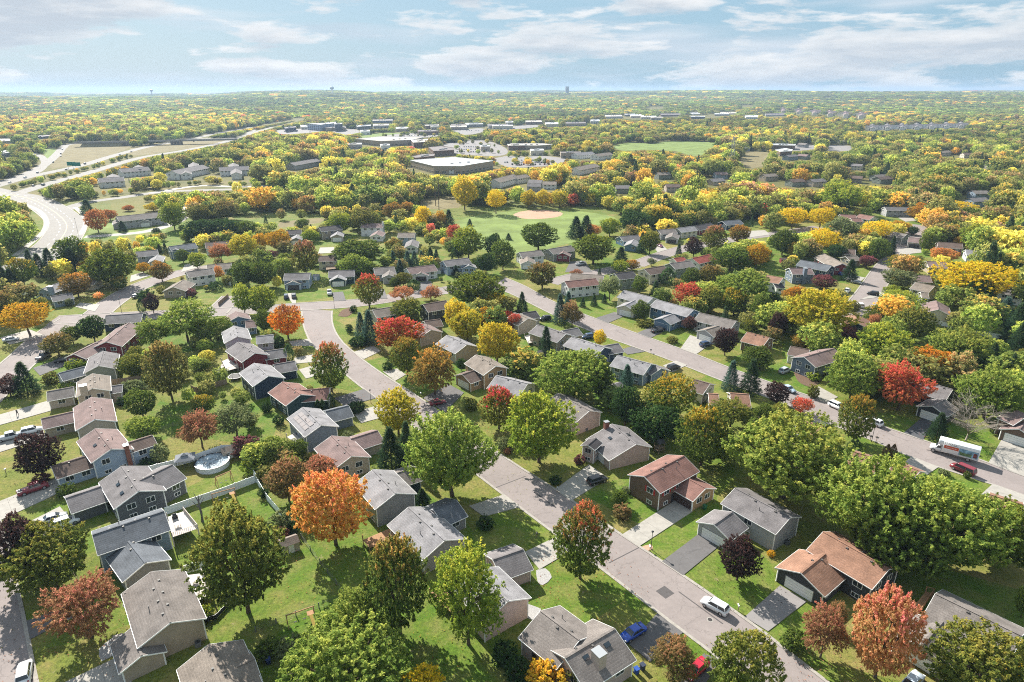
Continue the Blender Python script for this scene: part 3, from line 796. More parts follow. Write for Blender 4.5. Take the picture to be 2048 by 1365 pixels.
H("brown-roofed house with pale garage wall behind the gold tree", "the brown-roofed house behind the gold tree", "lgrey", "GT", [(9, 600, 585, 730, 600, 8.0, 3.2, {}), (9, 690, 640, 780, 640, 6.0, 2.6, {"wall": "cream"})])
H("tan-roofed low house with wide gable at the curved side street", "the low tan gable house", "tan", "T", [(9, 1470, 640, 1385, 698, 8.4, 2.9, {})])
H("white two-storey house with brown shingle roof and fenced back garden", "the white two-storey corner house", "white", "GT", [(9, 1488, 578, 1700, 548, 7.6, 4.4, {})])
H("grey house with white-trimmed windows and a front gable, small gold tree in front", "the grey front-gable house", "lgrey", "G", [(9, 1085, 418, 1260, 400, 8.0, 4.0, {}), (9, 1262, 440, 1240, 480, 5.5, 2.8, {"roof": "LG", "gar": "nw"})])
H("slate-blue house with pale cross gable by the small spruces", "the slate cross-gable house", "steel", "BG", [(9, 1350, 375, 1560, 347, 8.0, 4.2, {}), (9, 1430, 362, 1400, 395, 5.0, 4.0, {"roof": "LG"})])
H("house with tall white end wall and brown roof", "the white end-wall house", "white", "B", [(9, 1640, 345, 1840, 330, 8.2, 4.0, {})])
H("long white rambler with pale tan roof", "the long white rambler", "white", "T", [(9, 1655, 522, 1850, 506, 7.5, 2.8, {})])
H("bright blue house with tan-pink roof between street trees", "the bright blue house", "blue", "M", [(9, 1885, 893, 1905, 935, 7.4, 3.4, {}), (9, 1960, 975, 2050, 965, 6, 2.7, {})])
H("lilac-grey house with pale roof next to the dark red patio house", "the lilac-grey house", "lilac", "LG", [(9, 1870, 1010, 1898, 1095, 7.4, 4.0, {"blank": "n"}), (10, 0, 1095, 140, 1080, 6.0, 2.7, {"gar": "nw"})])
H("dark red house with grey roof and round patio deck", "the dark red patio house", "red", "S", [(9, 1905, 1140, 2040, 1228, 7.8, 4.0, {"blank": "n"}), (10, 62, 1215, 235, 1190, 6.4, 2.7, {"gar": "nw", "roof": "G"})])
H("navy house with pale grey roof and trampoline behind", "the navy pale-roofed house", "navy", "LG", [(0, 508, 727, 537, 753, 8.2, 4.4, {"blank": "n"}), (6, 138, 117, 302, 88, 6.6, 2.8, {"gar": "nw", "roof": "S"})])
H("dark teal house with rosy brown roof and three clipped evergreens", "the dark teal house", "teal", "PB", [(6, 207, 252, 350, 350, 8.0, 3.6, {"blank": "n"}), (6, 335, 318, 575, 300, 7.2, 3.0, {"blank": "L", "gar": "nw"})])
H("grey-blue house with solar panels on its pale roof and a rear balcony", "the solar-panel house", "bluegrey", "LG",
  [(6, 365, 450, 510, 590, 7.6, 4.6, {"blank": "n", "extra": [("solar", .22 + .17 * i, k) for i in range(4) for k in (-.38, -.72)]}), (6, 540, 482, 722, 436, 6.6, 2.8, {"gar": "nw", "roof": "BG", "blank": "L"})])
H("mauve-roofed tan house among russet shrubs and dark spruces", "the mauve-roofed house by the spruces", "beige", "M", [(6, 590, 673, 747, 832, 8.0, 3.8, {}), (6, 735, 697, 948, 630, 6.4, 2.7, {"gar": "nw", "blank": "L"})])
H("plain grey-sided house with light roof next to the orange tree", "the grey house by the orange tree", "grey", "LG", [(6, 912, 936, 1090, 1122, 8.2, 4.6, {"blank": "n"}), (6, 1082, 967, 1245, 916, 6.2, 2.8, {"gar": "nw", "roof": "GT", "wall": "teal"})])
H("pale-roofed grey house with tree shadow over its garage roof", "the pale-roofed grey house", "grey", "LG", [(2, 1140, 57, 1412, 306, 8.6, 3.6, {"blank": "n"}), (6, 1385, 1252, 1562, 1172, 7.0, 2.9, {"gar": "nw", "roof": "BG"})])  # garage shingles coloured blue-grey to hold the tree shade
H("pinkish house with pale roof and curved gravel bed", "the pinkish pale-roofed house", "pink", "LG", [(0, 951, 1138, 1016, 1203, 8.4, 4.2, {"blank": "n"}), (0, 985, 1120, 1046, 1099, 6.8, 2.8, {"gar": "nw", "roof": "S"})])
H("rambling pinkish house with boxed chimney and two crossing grey-brown roofs", "the boxed-chimney rambling house", "pink", "GT",
  [(3, 215, 833, 505, 1052, (4.4, 4.0), 3.6, {}), (3, 395, 1187, 768, 966, 8.6, 3.4, {"extra": [("boxchimney", .42, -.62), ("skylight", .3, -.3), ("skylight", .72, -.3)], "roof": "GT"})], vents=3)
H("broad grey-roofed pink-sided house with small black dormer and brick chimney", "the grey dormer house", "pink", "S",
  [(7, 778, 580, 970, 738, (6.6, 4.0), 3.6, {"blank": "n", "gar": "Lw", "extra": [("brickchimney", .02, -.25), ("skylight", .40, -.45), ("skylight", .52, .3)]}), (7, 655, 690, 590, 745, 2.8, 4.0, {"roof": "D"})])
H("brown split-level house with red shutters and a detached-looking tan garage", "the brown split-level house", "brown", "PB",
  [(7, 1340, 828, 1030, 990, 7.8, 4.6, {"shutter": 1}), (7, 1345, 990, 1512, 1083, 6.8, 2.8, {"gar": "Lb", "wall": "tanbrown"})])
H("grey split-level house with white garage and white picture windows", "the grey split-level house", "lgrey", "S",
  [(0, 1470, 977, 1581, 1036, 7.8, 4.4, {"blank": "n"}), (3, 1645, 92, 1510, 187, 6.6, 2.9, {"gar": "nw"})])
H("charcoal house with orange-brown roof, skylight and pale garage door", "the orange-brown roofed house", "charcoal", "O",
  [(4, 412, 241, 908, 520, 8.4, 4.2, {"extra": [("skylight", .45, .5)]}), (4, 425, 405, 245, 550, 8.0, 2.9, {"gar": "nw"})])
H("tan house with brown-grey roof and rail deck behind the red maple", "the tan rail-deck house", "beige", "GT",
  [(4, 1250, 705, 1900, 1022, 9.0, 4.0, {}), (4, 1310, 905, 1150, 1085, 7.0, 2.9, {"gar": "nw"})])
H("pink-sided house with brown roof half hidden by a rounded green tree", "the half-hidden pink house", "pink", "GT", [(7, 352, 342, 606, 476, 8.2, 4.0, {"blank": "n"})])
H("white-trimmed house with pale grey roof behind the red-topped maple", "the pale house by the red-topped maple", "white", "LG", [(0, 992, 752, 1056, 768, 9.0, 3.4, {})])
H("tan-brown two-storey house with white garage door on the angled wing", "the tan-brown two-storey house", "tanbrown", "T", [(6, 1718, 40, 1872, 128, 7.8, 4.8, {}), (6, 1775, 136, 1608, 194, 6.8, 2.9, {"gar": "nw", "roof": "B"})])
H("mauve-sided house with clean grey roof below the gold trees", "the mauve-sided grey-roofed house", "beige", "LG", [(10, 1527, 1085, 1688, 1160, 8.4, 3.6, {"blank": "n"})])
H("tan gabled house with mauve roof beside the big crimson tree", "the tan house by the crimson tree", "tan", "M", [(10, 1300, 985, 1402, 1040, 8.0, 3.6, {"blank": "n"}), (10, 1345, 972, 1475, 955, 6.2, 3.0, {"roof": "B"})])
H("black two-storey house with white windows and brown roof", "the black two-storey house", "charcoal", "B", [(10, 1335, 838, 1522, 806, 7.8, 4.8, {})])
H("low grey house with mossy tan roof beside the blue spruces", "the low grey house by the blue spruces", "lgrey", "T", [(10, 930, 882, 1118, 852, 7.8, 3.0, {})])
H("light blue house with open garage and two cars on its drive", "the open-garage blue house", "skyblue", "S", [(10, 228, 592, 435, 585, 8.0, 4.2, {}), (10, 310, 622, 293, 652, 6.0, 2.8, {"gar": "nd", "roof": "T"})])  # dark door panels stand in for the shade inside the open garage
H("dark green house with white garage door beneath a pale gable", "the dark green gable house", "teal", "S", [(10, 580, 572, 790, 562, 8.0, 3.4, {}), (10, 660, 600, 652, 622, 6.2, 2.9, {"gar": "nw", "roof": "LG"})])
H("grey-brown roofed house beside the tall pink-topped maple", "the grey-brown roofed house", "lgrey", "GT", [(10, 940, 548, 1105, 535, 8.4, 3.4, {}), (10, 1070, 560, 1062, 600, 5.2, 3.2, {})])
H("white house with mauve roof and dark garage door", "the white dark-garage house", "white", "M", [(10, 1205, 548, 1425, 520, 8.2, 3.6, {}), (10, 1330, 552, 1318, 584, 6.0, 2.8, {"gar": "nd"})])
H("sky-blue house with grey roof and white garage gable near the park", "the sky-blue park house", "skyblue", "S", [(10, 1495, 490, 1695, 465, 8.0, 4.4, {}), (10, 1690, 500, 1704, 525, 6.4, 2.8, {"roof": "LG"})])
H("cream house with dark brown roof and wooden back deck", "the cream house with wooden deck", "cream", "B", [(10, 500, 452, 645, 446, 7.6, 4.2, {})])
H("dark-roofed tan two-storey house with white gables", "the dark-roofed tan house", "tan", "D", [(10, 500, 222, 668, 202, 8.0, 5.0, {}), (10, 655, 250, 645, 278, 6.2, 2.9, {"gar": "nw", "roof": "LG"})])
H("dark-roofed house with white gable behind the pink-topped tree", "the dark house behind the pink-topped tree", "grey", "D", [(10, 240, 246, 362, 240, 7.6, 4.0, {}), (10, 330, 280, 318, 305, 5.4, 2.8, {"roof": "LG", "gar": "nw"})])
H("white two-storey house with pinkish roof and side chimney by the park", "the white two-storey park house", "white", "M", [(10, 845, 190, 1022, 190, 7.8, 5.2, {"extra": [("chimney", .98, -.4)]}), (10, 985, 245, 960, 275, 6.6, 2.9, {})])
H("steel-blue house with pale tan roof and white garage wing backing on the park", "the steel-blue park-edge house", "steel", "T", [(10, 1138, 266, 1275, 266, 7.6, 4.6, {}), (10, 1255, 318, 1238, 362, 6.2, 2.9, {"wall": "white", "roof": "S"})])
H("white house with tan roof and white garage gable near the road bend", "the white house at the bend", "white", "GT", [(11, 55, 422, 232, 405, 7.6, 4.0, {}), (11, 120, 455, 128, 490, 6.4, 2.8, {"gar": "nw", "roof": "T"})])
H("grey house with dark red front gable", "the red-gable grey house", "grey", "GT", [(11, 288, 396, 472, 366, 8.0, 4.0, {}), (11, 420, 392, 405, 425, 7.0, 3.0, {"wall": "red", "roof": "M"})])
H("white two-storey house with mauve roof behind three clipped cone trees", "the white house by the cone trees", "white", "PB", [(11, 420, 655, 672, 630, 7.4, 4.6, {})])
H("long low house with tan roof and teal end wall", "the long low teal-ended house", "teal", "T", [(11, 470, 590, 735, 605, 8.4, 3.0, {})])
H("green-grey two-storey house with dark roof", "the green-grey two-storey house", "sage", "D", [(11, 820, 592, 965, 572, 7.6, 4.8, {})])
H("brown-roofed cream house behind the wide dark clipped evergreen", "the brown-roofed cream house", "cream", "B", [(11, 1055, 555, 1215, 528, 7.8, 4.6, {})])
H("long grey-green house with weathered roof next to the red-roofed one", "the long grey-green house", "sage", "GT", [(11, 1262, 510, 1425, 488, 7.6, 4.6, {})])
H("white house with bright red roof", "the red-roofed white house", "white", "R", [(11, 1440, 470, 1590, 436, 8.0, 3.6, {}), (11, 1290, 470, 1375, 460, 6.0, 2.8, {})])
H("pale grey house with two dark-shaded front gables and white garage", "the twin-gable pale house", "cream", "LG", [(11, 895, 725, 1128, 783, 8.2, 4.2, {}), (11, 1010, 790, 905, 845, 6.8, 3.0, {"gar": "nw"})])
H("blue split-level house with black pickup on its drive", "the blue split-level house", "blue", "LG", [(11, 1155, 800, 1455, 880, 7.8, 4.6, {}), (11, 1300, 908, 1200, 948, 6.6, 2.9, {"gar": "nu"})])
H("tan-roofed house with white garage under a dark red-purple tree", "the tan-roofed white-garage house", "lgrey", "GT", [(11, 1500, 905, 1795, 972, 7.8, 3.8, {}), (11, 1655, 1008, 1545, 1042, 6.6, 2.9, {"gar": "nw", "roof": "T"})])
H("dark brown house with bright orange-brown roof", "the orange-roofed dark house", "brown", "O", [(11, 1880, 1060, 2060, 1105, 8.4, 3.2, {})])
H("navy house with pale roof and red front door", "the navy red-door house", "navy", "LG", [(11, 478, 1098, 742, 1182, 8.0, 4.2, {"door": "r"}), (11, 728, 1172, 852, 1150, 6.6, 2.9, {"roof": "S", "gar": "nw"})])
H("tan house with grey roof, deck and tall spruce behind", "the tan spruce-garden house", "tan", "S", [(11, 205, 1000, 432, 1075, 8.0, 4.0, {}), (11, 400, 1048, 525, 1024, 6.4, 2.8, {"roof": "G", "gar": "nw"})])
H("tan house with dark garage roof beside the parked black car", "the tan dark-garage house", "beige", "T", [(11, 20, 903, 128, 950, 8.0, 3.8, {"blank": "n"}), (11, 80, 908, 192, 890, 6.2, 2.8, {"roof": "D"})])
H("blue-grey house with wide pale roof and stepped gables", "the stepped-gable blue-grey house", "steel", "LG", [(7, 822, 44, 1085, 112, 8.4, 3.8, {}), (7, 1120, 120, 1165, 145, 6.4, 2.9, {"roof": "S"})])
H("small beige house with dark roof beside the pale spruce", "the small beige house", "cream", "B", [(7, 1420, 232, 1545, 268, 7.4, 3.2, {})])
H("low orange-roofed house behind a feathery olive tree", "the low orange-roofed house", "tan", "O", [(7, 1700, 340, 1850, 350, 8.0, 3.0, {}), (7, 1530, 342, 1610, 347, 6.4, 2.8, {})])
H("blue-grey split-level house with mauve roof and cream garage", "the blue-grey mauve-roofed house", "bluegrey", "M", [(12, 525, 1190, 288, 1258, 7.8, 4.4, {}), (12, 180, 1172, 335, 1202, 6.8, 3.0, {"wall": "cream", "roof": "B"})])
H("charcoal house with long grey roof and white garage door beside the leafless tree", "the charcoal house by the leafless tree", "charcoal", "S", [(8, 1178, 238, 1442, 312, 8.4, 3.6, {}), (8, 1378, 385, 1285, 440, 6.6, 2.9, {"gar": "nw"})])
H("dark brown house with white garage door past the moving truck", "the dark brown house past the truck", "brown", "M", [(8, 1895, 458, 2030, 515, 8.0, 4.4, {}), (8, 2010, 560, 1960, 620, 6.6, 2.9, {"gar": "nw"})])
H("orange-roofed house between clipped evergreens and the maples", "the orange-roofed house by the evergreens", "beige", "O", [(8, 655, 792, 875, 862, 8.0, 3.2, {}), (8, 1000, 872, 1185, 950, 7.0, 2.8, {"roof": "O", "gar": "Lw"})])
H("small orange-roofed house by the red shrub tree", "the small orange-roofed house", "beige", "O", [(8, 245, 548, 425, 602, 7.6, 3.0, {})])
H("tan-roofed house with long driveway below the red minivan", "the tan-roofed minivan house", "beige", "O", [(8, 1725, 1128, 1995, 1212, 8.2, 3.2, {}), (8, 1835, 1250, 1965, 1300, 6.6, 2.8, {"roof": "T"})])
H("slate house with boxed chimney beside the navy green-roofed one", "the slate chimney house", "bluegrey", "M", [(12, 170, 548, 345, 548, 7.6, 4.4, {"extra": [("boxchimney", .55, -1.1)]})])
H("navy house with green-grey roof between the slate and dark red ones", "the navy green-roofed house", "navy", "BG", [(12, 262, 482, 510, 528, 8.4, 3.6, {})])
H("dark red house with tan roof behind the navy one", "the dark red tan-roofed house", "red", "T", [(12, 448, 432, 595, 512, 8.6, 3.6, {})])
H("white house with tan roof and small dark porch roof", "the white tan-roofed house", "white", "O", [(12, -10, 602, 122, 626, 7.8, 4.2, {}), (12, 40, 672, 110, 668, 5, 2.8, {"roof": "D"})])
H("brown-roofed house with pale garage behind the maroon shrub", "the brown-roofed house by the maroon tree", "tan", "B", [(12, 595, 392, 700, 400, 8.0, 3.4, {}), (12, 620, 455, 710, 448, 6.4, 2.8, {"roof": "T"})])
H("navy-gabled house with orange-brown roof behind the purple tree", "the navy-gabled house", "navy", "O", [(12, 702, 915, 710, 985, 8.2, 3.6, {})])
H("cream house with mauve roof beside the long white fence", "the cream house by the white fence", "cream", "M", [(12, 1345, 808, 1365, 880, 8.0, 4.2, {"blank": "n"})])
H("grey-beige house with pale cream gable under the huge gold tree", "the pale house under the gold tree", "cream", "T", [(12, 1180, 660, 1335, 692, 8.6, 4.0, {}), (12, 1220, 740, 1280, 745, 6.0, 3.0, {"wall": "grey"})])
H("mauve-roofed house beside the orange round tree", "the mauve-roofed house by the orange tree", "tan", "M", [(12, 1265, 492, 1435, 500, 8.4, 3.2, {})])
H("low mauve-roofed house behind the pale green tree", "the low mauve-roofed house", "beige", "M", [(12, 1165, 605, 1295, 612, 7.8, 3.0, {})])
H("grey-gabled house with tan roof on the far cul-de-sac", "the grey-gabled house", "grey", "GT", [(12, 945, 248, 1112, 276, 8.0, 3.8, {})])
H("tan-walled house with mauve roof and dark garage opening by its white drive", "the mauve-roofed dark-garage house", "tan", "M", [(12, 1125, 300, 1245, 312, 8.0, 3.2, {"gar": "Ld"})])  # the opening's inner shade is put into dark door panels
H("brown brick house with brown roof and white fence", "the brown brick house", "brick", "B", [(12, 1355, 337, 1555, 352, 8.4, 3.4, {})])
H("white house behind the small spruce and pink tree", "the white house by the pink tree", "white", "LG", [(12, 1580, 400, 1740, 412, 8.0, 3.4, {})])
H("white house with grey roof in the conifers at the wooded edge", "the white house in the conifers", "white", "G", [(12, 1850, 692, 2060, 722, 8.2, 4.0, {})])
H("brown-roofed bungalow in front of the many-stemmed tree", "the brown-roofed bungalow", "tan", "PB", [(12, 575, 118, 700, 122, 8, 3.0, {}), (12, 660, 150, 745, 150, 6.4, 2.8, {})])
H("red-brown roofed house with white gable", "the red-brown roofed house", "white", "PB", [(12, 735, 115, 850, 135, 8, 3.2, {})])
H("white and grey split-level house with wide driveway", "the white-grey split-level house", "lgrey", "G", [(12, 930, 58, 1120, 60, 7.6, 4.2, {})])
H("blue bungalow with pale gable roof beside the playing field", "the blue field-edge bungalow", "blue", "G", [(11, 860, 295, 1010, 282, 8, 3.0, {}), (11, 975, 318, 950, 352, 6.4, 2.8, {"roof": "LG"})])
H("grey gabled house behind the tall two-tone tree", "the grey gabled house", "lgrey", "GT", [(11, 1165, 240, 1300, 232, 8, 3.4, {}), (11, 1290, 262, 1280, 292, 6.4, 2.8, {"gar": "nd"})])
H("pale house with three roof gables by the purple-leaved tree", "the three-gable pale house", "cream", "LG", [(11, 1320, 228, 1450, 212, 8.0, 3.6, {})])
H("dark red garage house behind the grey gabled one", "the dark red garage house", "red", "D", [(11, 1455, 212, 1590, 185, 8, 3.2, {})])
H("navy bungalow at the end of the park street", "the navy park-street bungalow", "navy", "BG", [(11, 1680, 172, 1820, 160, 8, 3.2, {})])
# townhouse rows and far homes
TG = "townhouse blocks among the trees"
H("long pale townhouse row with front garage gables by the boulevard", "the long townhouse row", "lgrey", "GT", [(9, 930, 135, 1305, 95, 11, 4.8, {}), (9, 1165, 125, 1155, 160, 7, 3.0, {"gar": "nw"}), (9, 950, 150, 945, 180, 6, 2.9, {})], cat="townhouse", name="townhouse")
H("townhouse block with white gables beside the expressway", "the townhouse block by the expressway", "white", "S", [(13, 780, 748, 985, 735, 14, 5.0, {}), (13, 900, 712, 905, 748, 9, 5.0, {})], cat="townhouse", name="townhouse")
H("townhouse block with white gable behind the pink trees", "the townhouse block in pink trees", "white", "S", [(13, 950, 672, 1180, 655, 14, 5.0, {}), (13, 1105, 642, 1115, 672, 9, 5.0, {})], cat="townhouse", name="townhouse")
H("townhouse block with two broad white gables above conifers", "the twin-gable townhouse block", "white", "S", [(13, 1370, 688, 1620, 640, 14, 5.5, {}), (13, 1545, 620, 1550, 655, 9, 5.5, {}), (13, 1480, 665, 1485, 700, 9, 5.0, {})], cat="townhouse", name="townhouse")
H("townhouse block with stacked white gables and garages by the lawn", "the stacked-gable townhouse block", "white", "S", [(13, 1750, 660, 1990, 650, 14, 5.5, {}), (13, 1865, 625, 1868, 650, 9, 6.0, {}), (13, 1885, 665, 1888, 700, 9, 5.0, {"gar": "nw"})], cat="townhouse", name="townhouse")
H("grey-roofed townhouse terrace behind the round pear trees", "the terrace behind the pear trees", "lgrey", "S", [(14, 270, 625, 480, 590, 12, 5.0, {})], cat="townhouse", name="townhouse")
H("white townhouse terrace with tan roof next to the store", "the white terrace by the store", "white", "T", [(14, 1900, 755, 2060, 715, 12, 5.0, {}), (15, 10, 730, 110, 715, 10, 4.6, {})], cat="townhouse", name="townhouse")
H("white townhouse block with pale roof below the soccer field", "the white block below the field", "white", "T", [(15, 500, 660, 660, 630, 12, 5.0, {})], cat="townhouse", name="townhouse")
H("white house pair with pale roof at the field corner", "the pale pair at the field corner", "white", "LG", [(15, 500, 545, 640, 535, 12, 4.6, {})], cat="townhouse", name="townhouse")
H("white gabled townhouse below the soccer field edge", "the white gabled townhouse", "white", "T", [(15, 660, 555, 780, 540, 12, 4.6, {})], cat="townhouse", name="townhouse")
H("small grey-roofed house below the transmission tower", "the house below the tower", "beige", "S", [(15, 1580, 755, 1680, 745, 9, 3.4, {})])
# long rows of attached homes in the distance
for i in range(7):
    H("grey-roofed attached home with white gables, one of a long row beyond the woods", "the far home row", "white", "S", [(16, 780 + 118 * i, 328 - i * 3, 880 + 118 * i, 322 - i * 3, 16, 6.0, {}), (16, 838 + 118 * i, 312 - i * 3, 842 + 118 * i, 340 - i * 3, 9, 6.0, {})],
      cat="townhouse", name="townhouse", group="attached homes in the far row")
for i in range(6):
    H("pale apartment block with brown gables beyond the reddish meadow", "the far apartment blocks", "cream", "M", [(16, 85 + 125 * i, 190 + i * 7, 165 + 125 * i, 188 + i * 7, 22, 11, {}), (16, 120 + 125 * i, 180 + i * 7, 126 + 125 * i, 205 + i * 7, 14, 11, {})],
      cat="apartment", name="apartment_block", group="far pale apartment blocks")
# roofs glimpsed among the trees far beyond
rng = random.Random(31)
FAR_WALL = ["white", "cream", "tan", "lgrey", "beige", "steel", "sage"]; FAR_ROOF = ["S", "GT", "M", "T", "G", "B"]
for k in range(96):
    zone = [(1520, 2040, 300, 400), (1450, 2040, 240, 300), (60, 620, 225, 265), (1000, 1500, 330, 400), (560, 900, 330, 385), (700, 1300, 205, 240)][k % 6]
    x, y = rng.uniform(zone[0], zone[1]), rng.uniform(zone[2], zone[3]); g0 = G(x, y)
    if any(abs(g0.x - c_.x) < 26 and abs(g0.y - c_.y) < 26 for _, c_, _, _ in HOUSES): continue
    if any(min(v.x for v in p) < g0.x < max(v.x for v in p) and min(v.y for v in p) < g0.y < max(v.y for v in p) for p in CLEAR): continue
    w_, r_ = rng.choice(FAR_WALL), rng.choice(FAR_ROOF); L_ = 13 * _f / depth(g0) / 2; sl_ = rng.uniform(-.3, .3)
    wn = {"white": "white", "cream": "cream", "tan": "tan", "lgrey": "light grey", "beige": "beige", "steel": "steel-blue", "sage": "sage-green"}[w_]; rn = {"S": "grey", "GT": "brown-grey", "M": "mauve", "T": "pale tan", "G": "dark grey", "B": "brown"}[r_]
    H(f"{wn} house with {rn} roof glimpsed among distant trees", "a far house", w_, r_, [(0, x - L_, y + sl_ * L_ * .3, x + L_, y - sl_ * L_ * .3, 9, 4.2, {})], vents=0, trim=False, group="houses glimpsed among distant trees", sight=k % 3 == 0)

# ------------------------------------------------------------------ large flat-roofed buildings in the distance
FLAT = {"white": principled("membrane_roof_white", (.62, .62, .63), .7, noise=(.05, .08)), "tan": principled("gravel_roof", (.42, .37, .32), .9, noise=(.05, .12)), "dark": principled("dark_flat_roof", (.14, .12, .12), .8, noise=(.05, .15)),
        "grey": principled("grey_flat_roof", (.36, .36, .37), .8, noise=(.05, .1))}
def block(label, name, cat, corners, hgt, wall, roof, storeys=1, group=None):
    """corners: surveyed roof corners (sheet,x,y) in order; windows in bands on the walls that face the suburb"""
    q = [P(t, x, y, hgt) for t, x, y in corners]
    c = sum(q, Vector((0, 0))) / len(q); clear(q); FOOT.append(q); SIGHT.append([c + (p - c) * 1.25 for p in q])
    ar = sum(q[i].x * q[(i + 1) % len(q)].y - q[(i + 1) % len(q)].x * q[i].y for i in range(len(q)))
    if ar < 0: q = q[::-1]
    root = thing(name, label, cat, (c.x, c.y, 0), 0, group)
    n = len(q); loc = [p - c for p in q]
    vs = [(p.x, p.y, 0) for p in loc] + [(p.x, p.y, hgt) for p in loc]
    fs = [(i, (i + 1) % n, n + (i + 1) % n, n + i) for i in range(n)]
    wm = siding_mat(wall, WALL[wall])
    obj("wall", mesh("wall", vs, fs, wm), root)
    inner = [p * .985 for p in loc]
    obj("roof", slab("roof", inner, hgt - .6, hgt - .35, FLAT[roof]), root)
    m = MB()
    for i in range(n):
        a, b = loc[i], loc[(i + 1) % n]
        m.bar((a.x, a.y, hgt - .1), (b.x, b.y, hgt - .1), .5, .5)
    obj("parapet", m.mesh("parapet", WHITE if roof != "dark" else wm), root)
    for i in range(n):
        a, b = loc[i], loc[(i + 1) % n]; d = b - a; nr = Vector((d.y, -d.x)).normalized()
        if nr.dot(-(a + c)) <= 0: continue
        k = max(1, min(14, int(d.length / 7)))
        for s in range(storeys):
            z = hgt * (s + .55) / storeys if storeys > 1 else 1.8
            for j in range(k):
                p = a.lerp(b, (j + .5) / k) + nr * .03
                add_window(root, p.x, p.y, z, math.atan2(nr.y, nr.x) - math.pi / 2, min(4.2, d.length / k * .62), 1.7)
    rng = random.Random(label)
    for j in range(3 if hgt > 4 else 1):
        p = loc[0].lerp(loc[2 % n], .3 + .17 * j) * .8
        obj("rooftop_unit", shared("rtu", lambda: MB().box(-1.6, 1.6, -1.1, 1.1, 0, 1.5).mesh("rooftop_unit", METAL)), root, (p.x, p.y, hgt - .36), rng.random())
    return root
block("big-box store with broad white flat roof and brick corner tower", "store_building", "store", [(14, 1235, 603), (14, 1580, 578), (14, 1898, 608), (14, 1640, 650), (14, 1420, 648)], 8, "tan", "white")
block("dark curved strip mall wing beside the parking lot", "strip_mall", "strip mall", [(14, 1380, 498), (14, 1480, 488), (14, 1585, 505), (14, 1580, 522), (14, 1420, 530)], 7, "brown", "dark")
block("lower dark strip mall wing behind the white store", "strip_mall", "strip mall", [(14, 1240, 572), (14, 1330, 552), (14, 1430, 552), (14, 1425, 568), (14, 1280, 585)], 7, "brown", "dark")
block("wide tan-roofed shopping hall with pale wall", "shopping_hall", "store", [(14, 800, 432), (14, 1000, 412), (14, 1340, 420), (14, 1240, 440), (14, 1000, 450)], 8, "tan", "tan")
block("pale low anchor store next to the shopping hall", "store_building", "store", [(14, 1240, 440), (14, 1370, 432), (14, 1378, 455), (14, 1260, 462)], 8, "brown", "tan")
block("light blue four-storey hotel with tall gabled front", "hotel_building", "hotel", [(14, 410, 312), (14, 520, 306), (14, 640, 296), (14, 636, 305), (14, 520, 318)], 13, "skyblue", "white", 4)
block("dark glass office tower block beside the light blue hotel", "office_building", "office", [(14, 626, 308), (14, 690, 304), (14, 686, 312), (14, 630, 316)], 15, "navy", "grey", 4)
block("dark restaurant with tall roof on the commercial street", "restaurant_building", "restaurant", [(14, 225, 340), (14, 318, 330), (14, 320, 340), (14, 235, 350)], 8, "navy", "dark")
block("low dark commercial building behind the mall parking", "commercial_building", "shop", [(14, 800, 325), (14, 920, 318), (14, 915, 328), (14, 810, 335)], 7, "dkgrey", "grey")
block("long tan school building beyond the soccer field trees", "school_building", "school", [(15, -10, 468), (15, 240, 468), (15, 330, 478), (15, 200, 486), (15, 0, 484)], 6, "tan", "tan")
block("round-fronted brown school wing with pale roof", "school_building", "school", [(16, 60, 520), (16, 130, 508), (16, 195, 518), (16, 190, 530), (16, 100, 534)], 6, "brown", "white")
block("brown flat-roofed school hall behind the round wing", "school_building", "school", [(16, 30, 468), (16, 220, 475), (16, 215, 486), (16, 30, 482)], 6, "brown", "grey")
block("pale flat-roofed house with carport on the wooded bank", "bungalow", "bungalow", [(13, -20, 432), (13, 90, 430), (13, 118, 446), (13, 0, 452)], 4, "beige", "tan")
block("long low dark bungalow in the trees by the slip road", "bungalow", "bungalow", [(13, 270, 410), (13, 400, 400), (13, 410, 408), (13, 280, 420)], 4, "charcoal", "dark")
block("pale roofed warehouse by the frontage road", "warehouse_building", "warehouse", [(13, -20, 528), (13, 90, 526), (13, 104, 540), (13, -10, 552)], 5, "lgrey", "white")
block("grey office block on the wooded skyline", "office_building", "office", [(13, 1985, 96), (13, 2035, 95), (13, 2036, 98), (13, 1986, 99)], 16, "bluegrey", "grey", 3)
for i, (x, y, w, lab, wl) in enumerate([(900, 238, 80, "dark low shop row on the far commercial strip", "dkgrey"), (1030, 255, 120, "pale long shop on the far commercial strip", "cream"), (1110, 262, 90, "tan shop beside the far car park", "tan"),
                                        (1430, 255, 110, "dark-fronted supermarket on the far strip", "charcoal"), (1620, 235, 110, "dark blue warehouse beyond the far strip", "navy"), (1830, 185, 90, "pale office beyond the far strip", "lgrey"), (1090, 196, 110, "pale low hall behind the far meadow", "lilac")]):
    block(lab, "commercial_building", "shop", [(15, x, y - 6), (15, x + w, y - 7), (15, x + w + 6, y), (15, x + 4, y + 1)], 7, wl, ["grey", "white", "tan"][i % 3])
for i, (x, y, w, lab, wl) in enumerate([(1350, 325, 110, "tan shop with brown roof near the road fork", "brown"), (1560, 320, 120, "low brown shop row past the road fork", "tan"), (1700, 315, 110, "low grey shop past the road fork", "grey"), (1890, 328, 160, "long white-roofed shop by the yellow treeline", "cream"), (930, 285, 160, "clustered gabled offices in the far trees", "bluegrey")]):
    block(lab, "commercial_building", "shop", [(14, x, y - 6), (14, x + w, y - 8), (14, x + w + 6, y), (14, x + 4, y + 2)], 7, wl, ["tan", "dark", "grey", "white"][i % 4])

